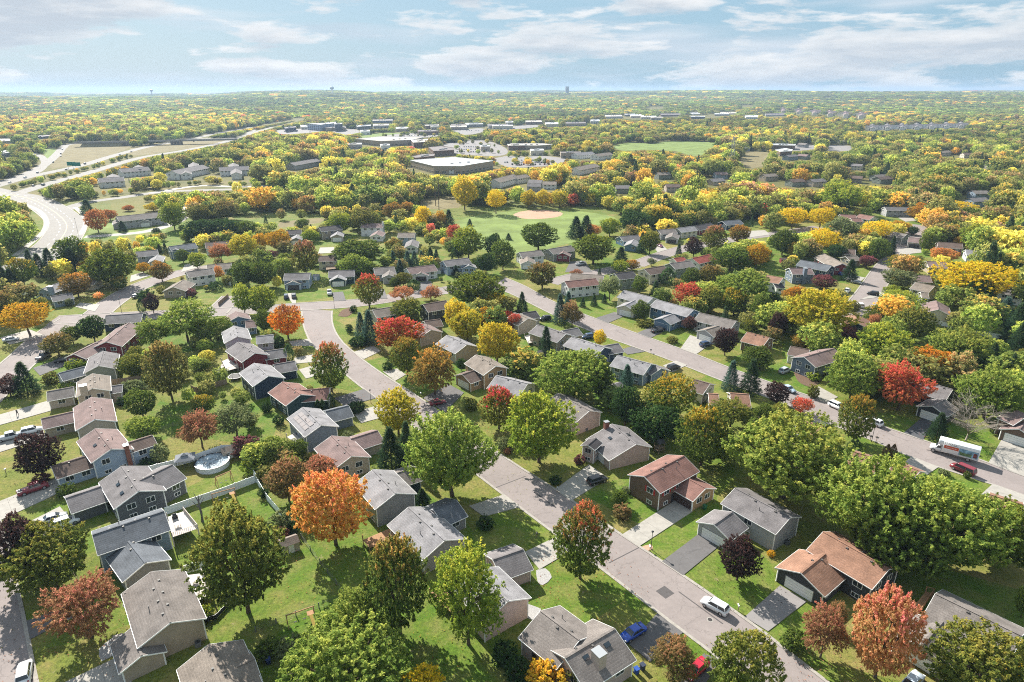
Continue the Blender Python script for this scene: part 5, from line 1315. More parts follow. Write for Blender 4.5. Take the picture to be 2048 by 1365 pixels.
def play_tower():
    q = P(7, 1145, 800); r = thing("play_tower", "timber climbing tower with dark roof in the shade behind the dormer house", "play tower", (q.x, q.y, 0), .5)
    for x in (-.8, .8):
        for y in (-.8, .8): obj("post", MB().box(x - .06, x + .06, y - .06, y + .06, 0, 2.9).mesh("post", WOOD), r)
    for z in (.9, 1.6): obj("platform", MB().box(-.9, .9, -.9, .9, z, z + .08).mesh("platform", WOOD), r)
    obj("roof", mesh("roof", [(-1, -1, 2.8), (1, -1, 2.8), (1, 1, 2.8), (-1, 1, 2.8), (-1, 0, 3.5), (1, 0, 3.5)], [(0, 1, 5, 4), (2, 3, 4, 5), (0, 4, 3), (1, 2, 5)], DARKMETAL), r)
play_tower()
def trampoline(t, x, y, label, net=True):
    q = P(t, x, y, .9); r = thing("trampoline", label, "trampoline", (q.x, q.y, 0)); n = 16
    ring = [Vector((2.0 * math.cos(2 * math.pi * k / n), 2.0 * math.sin(2 * math.pi * k / n))) for k in range(n)]
    obj("mat", slab("mat", [p * .85 for p in ring], .86, .89, BLACK), r)
    m = MB()
    for k in range(n):
        a, b = ring[k], ring[(k + 1) % n]; m.bar((a.x, a.y, .9), (b.x, b.y, .9), .28, .06)
    obj("rim", m.mesh("rim", DARKMETAL), r)
    for k in range(0, n, 4):
        a = ring[k]; obj("leg", MB().box(a.x - .04, a.x + .04, a.y - .04, a.y + .04, 0, 2.6 if net else .9).mesh("leg", METAL), r)
trampoline(5, 1835, 205, "dark trampoline beside the navy house")
def shed(t, x, y, label, wall, roof, w=2.6, l=3.0, rz=.6):
    q = P(t, x, y); r = thing("garden_shed", label, "shed", (q.x, q.y, 0), rz)
    FOOT.append([q + Vector((sx * l / 2, sy * w / 2)) for sx, sy in ((-1, -1), (1, -1), (1, 1), (-1, 1))])
    e, zr = 1.9, 2.6; prof = [(-w / 2, 0), (w / 2, 0), (w / 2, e), (0, zr - .05), (-w / 2, e)]
    vs = [(-l / 2, k, z) for k, z in prof] + [(l / 2, k, z) for k, z in prof]
    obj("wall", mesh("wall", vs, [(4, 3, 2, 1, 0), (5, 6, 7, 8, 9)] + [(i, (i + 1) % 5, 5 + (i + 1) % 5, 5 + i) for i in range(5)], siding_mat(wall, WALL[wall])), r)
    m = MB(); m.add([(-l / 2 - .15, -w / 2 - .15, e), (l / 2 + .15, -w / 2 - .15, e), (l / 2 + .15, 0, zr + .05), (-l / 2 - .15, 0, zr + .05), (-l / 2 - .15, w / 2 + .15, e), (l / 2 + .15, w / 2 + .15, e)], [(0, 1, 2, 3), (3, 2, 5, 4)])
    obj("roof", m.mesh("roof", roof_mat(roof, ROOF[roof])), r)
    obj("door", MB().box(-.5, .5, -w / 2 - .04, -w / 2, .05, 1.8).mesh("door", WHITE), r)
shed(2, 255, 370, "small pale garden shed by the pink shrub", "beige", "T")
shed(9, 1650, 1130, "white garden shed on the shaded lawn", "white", "LG", rz=.2)
shed(7, 800, 330, "grey garden shed with tarp roof behind the spruce", "grey", "S", 3, 4)
shed(11, 220, 1265, "small grey shed under the feathery tree", "lgrey", "S")
shed(12, 1695, 950, "small grey shed on the sunny lawn", "grey", "S")
shed(12, 1715, 1050, "low white shed with brown roof inside the white fence", "white", "B", 3, 4.5, -.2)
shed(12, 120, 505, "small dark red garden shed", "red", "B", 2.6, 3, 0)
shed(5, 1790, 830, "tall beige shed in the pool garden corner", "beige", "T")
shed(10, 1465, 590, "tiny white shed beside the sky-blue house", "white", "T", 2, 2, 0)
shed(10, 485, 640, "pale blue shed beside the open-garage house", "skyblue", "LG", 2.4, 2.6, 0)
def deck(label, pts, z, mat, rail=True, stairs=None):
    q = [P(*p, z) for p in pts]; c = sum(q, Vector((0, 0))) / len(q); clear(q)
    r = thing("garden_deck", label, "deck", (c.x, c.y, 0)); loc = [p - c for p in q]
    a, b, cc, d = loc[:4]; n = max(4, int((d - a).length / .28))
    for i in range(n):
        p0, p1, q0, q1 = a.lerp(d, i / n), a.lerp(d, (i + .93) / n), b.lerp(cc, i / n), b.lerp(cc, (i + .93) / n)
        obj("plank", slab("plank", [p0, q0, q1, p1], z - .06, z, mat), r)
    for p in loc: obj("post", MB().box(p.x - .08, p.x + .08, p.y - .08, p.y + .08, -.02, z + (1.0 if rail else 0)).mesh("post", mat), r)
    if rail:
        for p, s in ((1, 2), (2, 3)):
            u, v = loc[p], loc[s]; k = max(3, int((v - u).length / .3))
            obj("handrail", MB().bar((u.x, u.y, z + .97), (v.x, v.y, z + .97), .1, .06).mesh("handrail", mat), r)
            for i in range(1, k):
                w = u.lerp(v, i / k); obj("baluster", shared(("bal", mat.name), lambda: MB().box(-.025, .025, -.025, .025, 0, .95).mesh("baluster", mat)), r, (w.x, w.y, z))
    return r
PALEWOOD = principled("pale_deck_wood", (.50, .45, .41), .8, noise=(4, .15))
deck("pale raised back deck with rail and covered grill", [(1, 1250, 130), (1, 1375, 85), (1, 1480, 215), (1, 1290, 280)], 2.2, PALEWOOD)
deck("wooden back deck of the tan house with table", [(1, 1390, 565), (1, 1510, 550), (1, 1585, 695), (1, 1450, 775)], 1.5, PALEWOOD)
deck("reddish wooden deck in the shade of the willowy tree", [(2, 1300, 700), (2, 1400, 640), (2, 1520, 820), (2, 1480, 860)], 1.6, CEDAR)
deck("small rail deck at the end of the tan roof", [(4, 1050, 850), (4, 1180, 685), (4, 1235, 700), (4, 1120, 870)], 2.4, CEDAR)
deck("small balcony deck behind the solar-panel house", [(6, 240, 680), (6, 320, 640), (6, 400, 700), (6, 320, 730)], 1.8, PALEWOOD)
deck("rounded patio deck behind the dark red house", [(5, 1730, 90), (5, 1810, 55), (5, 1860, 140), (5, 1770, 165)], 1.2, PALEWOOD)
deck("cream house wooden back deck", [(10, 560, 520), (10, 640, 510), (10, 640, 550), (10, 560, 560)], 1.8, WOOD)
deck("cluttered deck behind the tan spruce-garden house", [(11, 100, 1090), (11, 190, 1060), (11, 230, 1120), (11, 130, 1150)], 1.0, PALEWOOD)
deck("dark deck beside the pale grey-sided house and orange tree", [(2, 800, 300), (2, 1000, 215), (2, 1040, 290), (2, 850, 360)], 1.0, CEDAR)
def patio_table(t, x, y, z, label, col):
    q = P(t, x, y, z); r = thing("patio_table", label, "table", (q.x, q.y, z))
    obj("tabletop", MB().tube([(0, 0, .68), (0, 0, .73)], [.6, .6], 12).mesh("tabletop", col), r)
    for k in range(4): obj("leg", MB().box(.35 * (-1) ** k - .03, .35 * (-1) ** k + .03, .35 * (1 if k < 2 else -1) - .03, .35 * (1 if k < 2 else -1) + .03, 0, .68).mesh("leg", col), r)
patio_table(1, 1330, 200, 2.2, "white round patio table on the pale raised deck", WHITE)
patio_table(1, 1450, 620, 1.5, "white round table on the tan house deck", WHITE)
def grill(t, x, y, z, label):
    q = P(t, x, y, z); r = thing("barbecue_grill", label, "grill", (q.x, q.y, z), .6)
    obj("cart", MB().box(-.5, .5, -.25, .25, 0, .85).mesh("cart", DARKMETAL), r)
    obj("lid", MB().tube([(-.38, 0, .9), (.38, 0, .9)], [.26, .26], 10).mesh("lid", BLACK), r)
grill(1, 1310, 140, 2.2, "black covered grill on the pale raised deck")
def cooling_unit(t, x, y, label):
    q = P(t, x, y); r = thing("air_conditioner", label, "air conditioner", (q.x, q.y, 0), .4)
    obj("cabinet", MB().box(-.42, .42, -.42, .42, 0, .8).mesh("cabinet", principled("unit_grey", (.12, .125, .13), .5)), r)
    obj("fan_grille", MB().tube([(0, 0, .8), (0, 0, .84)], [.34, .34], 14).mesh("fan_grille", DARKMETAL), r)
cooling_unit(1, 1485, 1092, "dark air conditioner at the tan house corner")
cooling_unit(4, 140, 330, "dark air conditioner beside the grey split-level gable")
cooling_unit(7, 575, 630, "air conditioner by the half-hidden pink house")
cooling_unit(6, 1010, 1290, "air conditioner below the grey house by the orange tree")
def bin_(t, x, y, label, col):
    q = P(t, x, y); r = thing("wheeled_bin", label, "bin", (q.x, q.y, 0), .5)
    pm = principled("bin_" + label[:6].strip().replace(" ", "_"), col, .5)
    obj("body", bevelled("body", [(-.28, -.3, .08), (.28, -.3, .08), (.28, .3, .08), (-.28, .3, .08), (-.33, -.36, 1.0), (.33, -.36, 1.0), (.33, .36, 1.0), (-.33, .36, 1.0)], MB().box(0, 1, 0, 1, 0, 1).f, pm, .03, 1), r)
    obj("lid", MB().box(-.36, .36, -.4, .4, 1.0, 1.08).mesh("lid", pm), r)
    for s in (-1, 1): obj("wheel", MB().tube([(s * .24, .34, .12), (s * .32, .34, .12)], [.12, .12], 10).mesh("wheel", BLACK), r)
bin_(3, 930, 1300, "blue wheeled bin outside the rambling house", (.02, .07, .30))
bin_(3, 975, 1270, "dark wheeled bin beside the blue one", (.03, .04, .07))
bin_(1, 1065, 1290, "black wheeled bin below the tan wall", (.02, .02, .022))
bin_(1, 1098, 1262, "grey recycling bin below the tan wall", (.10, .11, .13))
bin_(3, 1440, 72, "green wheeled bin behind the tan garage", (.02, .11, .05))
bin_(2, 95, 1225, "navy wheeled bin beside the corner house patio", (.02, .04, .14))
def bed(label, pts, mat):
    q = [P(*p) for p in pts]; o = structure("planting_bed", slab("planting_bed", smooth_line(q + [q[0]], 1)[:-1], -.02, .07, mat))
    return o
MULCH = principled("bark_mulch", (.13, .085, .06), .95, .1, noise=(6, .4))
GRAVEL = principled("stone_chips", (.33, .32, .31), .9, .2, noise=(8, .4))
bed("", [(10, 655, 930), (10, 690, 885), (10, 760, 865), (10, 790, 885), (10, 730, 935)], MULCH)
bed("", [(3, 180, 530), (3, 250, 515), (3, 298, 580), (3, 230, 640), (3, 190, 610)], GRAVEL)
bed("", [(3, 115, 780), (3, 200, 810), (3, 215, 830), (3, 150, 900), (3, 110, 860)], GRAVEL)
bed("", [(8, 200, 170), (8, 330, 170), (8, 420, 230), (8, 340, 290), (8, 240, 250)], MULCH)
bed("", [(1, 740, 1120), (1, 850, 1030), (1, 890, 1120), (1, 760, 1210)], GRAVEL)
bed("", [(3, 975, 350), (3, 1040, 335), (3, 1050, 370), (3, 990, 385)], SANDY)
bed("", [(5, 130, 875), (5, 190, 838), (5, 250, 860), (5, 200, 900)], MULCH)
def steps(t, x1, y1, x2, y2, n, label):
    a, b = P(t, x1, y1), P(t, x2, y2); d = (b - a); r = thing("garden_steps", label, "steps", (a.x, a.y, 0), math.atan2(d.y, d.x)); L = d.length
    for i in range(n): obj("step", MB().box(i * L / n, (i + .9) * L / n, -.7, .7, 0, .16 * (n - i)).mesh("step", PALEWOOD), r)
steps(1, 890, 1035, 880, 1130, 5, "pale timber steps beside the dark rock border")
steps(5, 1770, 110, 1690, 185, 5, "stair running down from the round patio deck")

# fallen snag
def snag():
    b0 = P(5, 1580, 1340); r = thing("dead_tree", "bare dead tree trunk with broken limbs beside the white fence", "tree", (b0.x, b0.y, 0))
    m = MB().tube([(0, 0, -.1), (.1, 0, 2), (-.1, .1, 4), (.15, .1, 6.2)], [.3, .22, .17, .06], 8)
    for z, dx, dy, dz in ((3.2, -1.4, .2, 1.6), (3.8, 1.3, -.2, 2.0), (4.6, -.8, .3, 2.0), (4.8, .9, .4, 1.3)):
        m.tube([(0, 0, z), (dx * .5, dy * .5, z + dz * .4), (dx, dy, z + dz)], [.12, .08, .03], 6)
    obj("trunk", m.mesh("trunk", principled("dead_wood", (.13, .12, .12), .9)), r)
snag()
# power poles and transmission tower
def power_pole(t, x, y, h, label):
    q = P(t, x, y); r = thing("utility_pole", label, "utility pole", (q.x, q.y, 0))
    obj("pole", MB().tube([(0, 0, -.1), (0, 0, h)], [.28, .18], 8).mesh("pole", BARK), r)
    obj("crossarm", MB().bar((-2.2, 0, h - 1), (2.2, 0, h - 1), .2, .2).mesh("crossarm", BARK), r)
power_pole(14, 1438, 970, 21, "tall wooden utility pole at the scrub meadow by the gold tree")
power_pole(14, 1464, 1000, 22, "second wooden utility pole just behind the playing field trees")
power_pole(10, 1465, 0, 18, "wooden utility pole behind the park footpath")
def pylon():
    q = P(15, 1750, 660); r = thing("transmission_tower", "steel lattice transmission tower above the olive trees", "pylon", (q.x, q.y, 0))
    m = MB(); h = 34
    lv = [(0, 3.4), (10, 2.4), (20, 1.5), (28, 1.0), (34, .5)]
    for (z0, w0), (z1, w1) in zip(lv, lv[1:]):
        for sx, sy in ((1, 1), (1, -1), (-1, -1), (-1, 1)):
            m.bar((sx * w0, sy * w0, z0), (sx * w1, sy * w1, z1), .28, .28)
            m.bar((sx * w0, sy * w0, z0), (-sy * w1, sx * w1, z1), .16, .16)
    obj("lattice", m.mesh("lattice", METAL), r)
    for z, w in ((24, 6), (28, 5), (32, 4)): obj("crossarm", MB().bar((-w, 0, z), (w, 0, z), .3, .4).mesh("crossarm", METAL), r)
pylon()
# one resident walking a driveway
def person():
    q = P(5, 140, 515); r = thing("person", "person in dark clothing walking on the pale driveway", "person", (q.x, q.y, .112))
    me = bpy.data.meshes.new("body")
    vs = [(0, 0, .95), (0, 0, 1.2), (0, 0, 1.45), (0, 0, 1.56), (0, .02, 1.68), (.1, 0, .9), (.12, .16, .5), (.12, .10, .08), (.12, .28, .05), (-.1, 0, .9), (-.12, -.1, .5), (-.12, -.32, .12), (-.12, -.16, .05), (.2, 0, 1.42), (.26, -.1, 1.15), (.26, .05, .92), (-.2, 0, 1.42), (-.26, .08, 1.15), (-.26, .22, .95)]
    es = [(0, 1), (1, 2), (2, 3), (3, 4), (0, 5), (5, 6), (6, 7), (7, 8), (0, 9), (9, 10), (10, 11), (11, 12), (2, 13), (13, 14), (14, 15), (2, 16), (16, 17), (17, 18)]
    me.from_pydata(vs, es, []); o = obj("body", me, r)
    s = o.modifiers.new("skin", 'SKIN'); 
    rad = [.15, .15, .17, .06, .11, .1, .075, .05, .04, .1, .075, .05, .04, .07, .05, .035, .07, .05, .035]
    for v, k in zip(me.skin_vertices[0].data, rad): v.radius = (k, k)
    me.skin_vertices[0].data[0].use_root = True
    o.modifiers.new("sub", 'SUBSURF').levels = 1
    me.materials.append(principled("dark_clothes", (.06, .05, .055), .8))
person()

def backstop():
    q = P(11, 205, 65); r = thing("ball_backstop", "chain-link backstop behind the clay infield", "backstop", (q.x, q.y, 0))
    pts = [(-7, 3), (-4, 5), (4, 5), (7, 3)]
    for a, b in zip(pts, pts[1:]):
        m = MB()
        for i in range(9): m.bar((a[0] + (b[0] - a[0]) * i / 8, a[1] + (b[1] - a[1]) * i / 8, 0), (a[0] + (b[0] - a[0]) * i / 8, a[1] + (b[1] - a[1]) * i / 8, 4), .05, .05)
        for z in (.1, 2, 3.95): m.bar((*a, z), (*b, z), .06, .06)
        obj("mesh_panel", m.mesh("mesh_panel", METAL), r)
backstop()

# ------------------------------------------------------------------ foliage templates (unit height, unit width)
def quads(c, a, b, h, r, mat, name):
    """one small leaf face per row: centre c, half axes a (long) and b (across)"""
    n = len(c); v = np.empty((n, 4, 3)); v[:, 0] = c - a; v[:, 1] = c + b; v[:, 2] = c + a; v[:, 3] = c - b
    me = bpy.data.meshes.new(name)
    me.vertices.add(4 * n); me.vertices.foreach_set("co", v.reshape(-1).astype(np.float32))
    me.loops.add(4 * n); me.loops.foreach_set("vertex_index", np.arange(4 * n, dtype=np.int32))
    me.polygons.add(n); me.polygons.foreach_set("loop_start", np.arange(0, 4 * n, 4, dtype=np.int32))
    for nm, val in (("h", h), ("rnd", r)):
        at = me.attributes.new(nm, 'FLOAT', 'POINT'); at.data.foreach_set("value", np.repeat(val, 4).astype(np.float32))
    me.materials.append(mat); me.update(); me.validate()
    return me
def unit(v): return v / np.maximum(np.linalg.norm(v, axis=-1, keepdims=True), 1e-9)
def envelope(kind, d, rs, lobes):
    """distance from the crown centre to its outline along directions d"""
    z = d[:, 2]; hor = np.sqrt(1 - z * z)
    zc, rv_up, rv_dn, rh = {"M": (.54, .46, .47, .5), "O": (.52, .48, .45, .5), "U": (.53, .47, .45, .5), "L": (.60, .40, .36, .5), "W": (.51, .49, .47, .5), "X": (.35, .65, .36, .5)}[kind]
    rv = np.where(z > 0, rv_up, rv_dn)
    p = 2.0 if kind not in "L" else 2.4
    R_ = 1.0 / ((hor / rh) ** p + (np.abs(z) / rv) ** p) ** (1 / p)
    if kind == "O": R_ *= np.where(z > 0, 1 - .16 * z, 1)
    if kind == "U": R_ *= 1 + .10 * np.clip(z, 0, 1) - .12 * np.clip(-z, 0, 1)
    dot = d @ lobes.T; sharp = {"L": 26, "M": 20, "O": 26, "U": 22, "W": 16, "X": 14}[kind]
    lump = np.exp(-(1 - dot) * sharp).max(1); amp = {"L": .30, "M": .32, "O": .20, "U": .30, "W": .42, "X": .25}[kind]
    return zc, R_ * (1 - amp * .72 + amp * lump)
def crown(kind, seed, sprigs, per, leaf, mat, name):
    rs = np.random.RandomState(seed)
    if kind in "SP":
        c, dr = [], []
        if kind == "S":
            n = sprigs; z = .06 + .94 * rs.rand(n) ** 1.25; tiers = np.round(z * 17) / 17; z = z * .35 + tiers * .65
            rad = (1.02 - z) ** .82 * .52 * (.82 + .3 * rs.rand(n)); ang = rs.rand(n) * 2 * np.pi
            rad *= .86 + .22 * np.cos(ang * 5 + tiers * 40)
            t = np.sqrt(rs.rand(n)) * .85 + .15
            base = np.stack([np.cos(ang) * rad * t, np.sin(ang) * rad * t, z - .05 * t * rad / .5 + .012 * rs.randn(n)], 1)
            sd = unit(np.stack([np.cos(ang), np.sin(ang), -.12 + .35 * rs.rand(n) - .1], 1) + .35 * rs.randn(n, 3)); ln = .05 + .035 * rs.rand(n)
            upn = .35
        else:
            n = sprigs; z = rs.rand(n); rad = .5 * np.minimum(1, (1.0 - z) * 2.2 + .10) * np.minimum(1, .55 + z * 3) * (.75 + .3 * rs.rand(n)); ang = rs.rand(n) * 2 * np.pi
            base = np.stack([np.cos(ang) * rad, np.sin(ang) * rad, z * .94], 1)
            sd = unit(np.stack([np.cos(ang) * .3, np.sin(ang) * .3, np.ones(n)], 1) + .2 * rs.randn(n, 3)); ln = .07 * np.ones(n); upn = 0
        outer = np.ones(n)
    else:
        lobes = unit(rs.randn({"L": 26, "M": 20, "O": 30, "U": 26, "W": 15, "X": 12}[kind], 3)); lobes[:, 2] = np.abs(lobes[:, 2]) * 1.0 - .25; lobes = unit(lobes)
        d = unit(rs.randn(sprigs, 3) + np.array([0, 0, .12]))
        zc, R_ = envelope(kind, d, rs, lobes)
        fr = 1 - .55 * rs.rand(sprigs) ** (2.2 if kind != "W" else 1.4)
        if kind == "W":       # airy: leaves gather on separate branches with gaps between
            keep = (np.exp(-(1 - d @ lobes.T) * 9).max(1) + .25 * rs.rand(sprigs)) > .34; d, R_, fr = d[keep], R_[keep], fr[keep]
        n = len(d)
        base = d * (R_ * fr)[:, None] + np.array([0, 0, zc])
        up = {"M": .35, "O": .45, "U": 1.25, "L": .15, "W": -.25, "X": .6}[kind]
        sd = unit(d + np.array([0, 0, up]) + .45 * rs.randn(n, 3)); ln = {"M": .055, "O": .05, "U": .085, "L": .035, "W": .07, "X": .09}[kind] * (.7 + .6 * rs.rand(n))
        if kind == "U": base -= sd * ln[:, None] * .6
        upn = .5; outer = fr
    n = len(base)
    t = rs.rand(n, per)
    c = base[:, None] + sd[:, None] * (t * ln[:, None])[..., None] + rs.randn(n, per, 3) * (leaf * .85) * (1 - .45 * t)[..., None]
    c = c.reshape(-1, 3); m = len(c)
    nrm = unit(rs.randn(m, 3) * .75 + np.repeat(sd, per, 0) * .25 + np.array([0, 0, upn]) + (0.45 * unit(c - np.array([0, 0, .5])) if kind not in "SP" else 0))
    ax = unit(np.cross(nrm, rs.randn(m, 3))) if kind not in "SP" else unit(np.repeat(sd, per, 0) + .35 * rs.randn(m, 3))
    bx = unit(np.cross(nrm, ax)) if kind not in "SP" else unit(np.cross(ax, nrm))
    s = leaf * (.65 + .7 * rs.rand(m))
    wid = .62 if kind not in "SP" else .34
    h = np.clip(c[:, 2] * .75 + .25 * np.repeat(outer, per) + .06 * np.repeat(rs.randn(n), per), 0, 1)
    r = np.clip(.5 * np.repeat(rs.rand(n), per) + .5 * rs.rand(m), 0, 1)
    lift = (1.5 if kind in "SP" else 1.0)
    return quads(c, ax * (s * lift)[:, None], bx * (s * wid)[:, None], h, r, mat, name)
def trunk(kind, seed, name, mat):
    rs = random.Random(seed); m = MB()
    if kind in "SP":
        m.tube([(0, 0, -.02), (0, 0, .5), (0, 0, .93)], [.022, .014, .003], 7); return m.mesh(name, mat, True)
    bh = {"M": .30, "O": .22, "U": .20, "L": .34, "W": .30, "X": .03, "B": .22}[kind]
    lean = rs.uniform(-.02, .02)
    m.tube([(0, 0, -.02), (lean * .3, 0, .03), (lean, lean, bh * .6), (lean, 0, bh)], [.034, .026, .021, .018] if kind != "B" else [.022, .016, .012, .010], 8)
    nb = {"X": 6, "B": 9}.get(kind, 7)
    for i in range(nb):
        a = 2 * math.pi * i / nb + rs.uniform(-.3, .3); out_ = rs.uniform(.16, .36); top = rs.uniform(.62, .86) if i else .9
        if i == 0: out_ = .04
        p0 = (lean, 0, bh * rs.uniform(.75, 1.0)); p1 = (out_ * .45 * math.cos(a), out_ * .45 * math.sin(a), bh + (top - bh) * .45); p2 = (out_ * math.cos(a), out_ * math.sin(a), top)
        m.tube([p0, p1, p2], [.013, .008, .003] if kind != "B" else [.007, .004, .0015], 5)
        for j in range(3 if kind != "B" else 0):
            b = a + rs.uniform(-1.1, 1.1); q = Vector(p1).lerp(Vector(p2), rs.uniform(0, .7)); L_ = rs.uniform(.10, .2)
            m.tube([q, q + Vector((L_ * math.cos(b), L_ * math.sin(b), L_ * .7))], [.006, .002], 4)
        if kind == "B":
            for j in range(13):
                b = a + rs.uniform(-1.3, 1.3); q = Vector(p0).lerp(Vector(p1), .4 + .6 * rs.random()) if j < 3 else Vector(p1).lerp(Vector(p2), rs.random()); L_ = rs.uniform(.14, .30)
                e = q + Vector((L_ * math.cos(b), L_ * math.sin(b), L_ * rs.uniform(.3, .9))); m.tube([q, (q + e) / 2 + Vector((0, 0, .015)), e], [.0032, .0022, .001], 4)
                for k in range(8):
                    b2 = b + rs.uniform(-1, 1); g = q.lerp(e, rs.uniform(.3, 1)); l2 = rs.uniform(.06, .14)
                    m.tube([g, g + Vector((l2 * math.cos(b2), l2 * math.sin(b2), l2 * rs.uniform(.1, .8)))], [.0018, .0009], 3)
    return m.mesh(name, mat, True)
SPEC = {"M": (1150, 26, .0135), "O": (1150, 26, .0125), "U": (1250, 26, .0135), "L": (1300, 20, .0115), "W": (1500, 24, .0125), "X": (240, 24, .031), "S": (1500, 12, .0145), "P": (480, 14, .022)}
TPL = {}
for k, (n_, per_, lf) in SPEC.items():
    TPL[k] = [(trunk(k, 11 * v + ord(k), "trunk", BARK), crown(k, 31 * v + ord(k), n_, per_, lf, LEAF, "crown")) for v in range(3 if k in "MOU" else 2)]
BARE = trunk("B", 3, "branches", PALEBARK)

# leaf colours: (low in the crown, at the top), reflectance
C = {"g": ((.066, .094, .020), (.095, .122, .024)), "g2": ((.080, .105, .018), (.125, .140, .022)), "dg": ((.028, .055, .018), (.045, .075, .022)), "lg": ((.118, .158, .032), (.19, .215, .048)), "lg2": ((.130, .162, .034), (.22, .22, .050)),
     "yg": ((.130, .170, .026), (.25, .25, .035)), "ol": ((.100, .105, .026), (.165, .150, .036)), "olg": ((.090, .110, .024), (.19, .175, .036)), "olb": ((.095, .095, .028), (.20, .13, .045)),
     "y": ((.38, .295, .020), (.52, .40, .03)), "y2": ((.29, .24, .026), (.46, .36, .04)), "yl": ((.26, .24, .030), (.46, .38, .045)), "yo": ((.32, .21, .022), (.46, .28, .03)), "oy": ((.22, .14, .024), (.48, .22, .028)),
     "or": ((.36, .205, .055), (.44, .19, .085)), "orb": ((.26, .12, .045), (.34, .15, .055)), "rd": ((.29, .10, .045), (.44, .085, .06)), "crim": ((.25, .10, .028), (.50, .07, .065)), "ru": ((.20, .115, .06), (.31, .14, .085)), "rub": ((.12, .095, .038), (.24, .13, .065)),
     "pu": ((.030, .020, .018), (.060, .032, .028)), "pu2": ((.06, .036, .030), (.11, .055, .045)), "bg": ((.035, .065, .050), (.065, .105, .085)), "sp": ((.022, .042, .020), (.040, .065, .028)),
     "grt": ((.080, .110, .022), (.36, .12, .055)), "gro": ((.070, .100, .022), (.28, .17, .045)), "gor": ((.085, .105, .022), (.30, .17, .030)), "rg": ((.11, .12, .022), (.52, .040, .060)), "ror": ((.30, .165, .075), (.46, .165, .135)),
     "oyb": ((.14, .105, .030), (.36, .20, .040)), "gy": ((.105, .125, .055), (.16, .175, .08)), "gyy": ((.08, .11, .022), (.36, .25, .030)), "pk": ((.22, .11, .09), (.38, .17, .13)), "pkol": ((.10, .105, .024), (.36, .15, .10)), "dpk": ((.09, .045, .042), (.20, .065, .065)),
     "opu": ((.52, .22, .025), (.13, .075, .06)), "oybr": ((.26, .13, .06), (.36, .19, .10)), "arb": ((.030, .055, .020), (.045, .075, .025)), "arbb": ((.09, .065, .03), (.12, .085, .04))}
for k_ in C:
    f_ = .80 if max(C[k_][1]) > .40 else (.9 if max(C[k_][1]) > .27 else 1.0)
    C[k_] = tuple(tuple(c_ * (f_ if q_ else (.95 if max(C[k_][0]) > .25 else 1.0)) for c_ in C[k_][q_]) for q_ in (0, 1))
NAMEC = {"g": "green", "g2": "green", "dg": "dark green", "lg": "light green", "lg2": "light green", "yg": "yellow-green", "ol": "olive", "olg": "olive-green", "olb": "olive-brown", "y": "golden yellow", "y2": "soft yellow", "yl": "pale yellow", "yo": "orange-gold", "oy": "orange-tinged",
         "or": "bright orange", "orb": "russet-orange", "rd": "red", "crim": "crimson", "ru": "russet", "rub": "brownish", "pu": "dark purple", "pu2": "purple-brown", "bg": "blue-green", "sp": "dark", "grt": "red-topped green", "gro": "orange-flecked green", "gor": "green and orange",
         "rg": "red-crowned", "ror": "red and orange", "oyb": "amber-brown", "gy": "grey-green", "gyy": "yellow-topped green", "pk": "pinkish", "pkol": "pink-topped", "dpk": "maroon", "opu": "orange-skirted", "oybr": "peach-brown", "arb": "dark", "arbb": "browned"}
NAMEK = {"M": ("maple_tree", "round-crowned tree", "tree"), "O": ("oval_tree", "egg-shaped tree", "tree"), "U": ("silver_maple", "big tufted tree", "tree"), "L": ("honey_locust", "broad domed tree", "tree"), "W": ("airy_tree", "loose airy tree", "tree"),
         "X": ("garden_shrub", "shrub", "shrub"), "S": ("spruce_tree", "spruce", "tree"), "P": ("arborvitae", "clipped column evergreen", "tree"), "B": ("leafless_tree", "leafless tree", "tree")}
TREES = []
prg = random.Random(77)
def T(t, x, ytop, ybase, wid, kind, col):
    TREES.append((t, x, ytop, ybase, wid, kind, col))
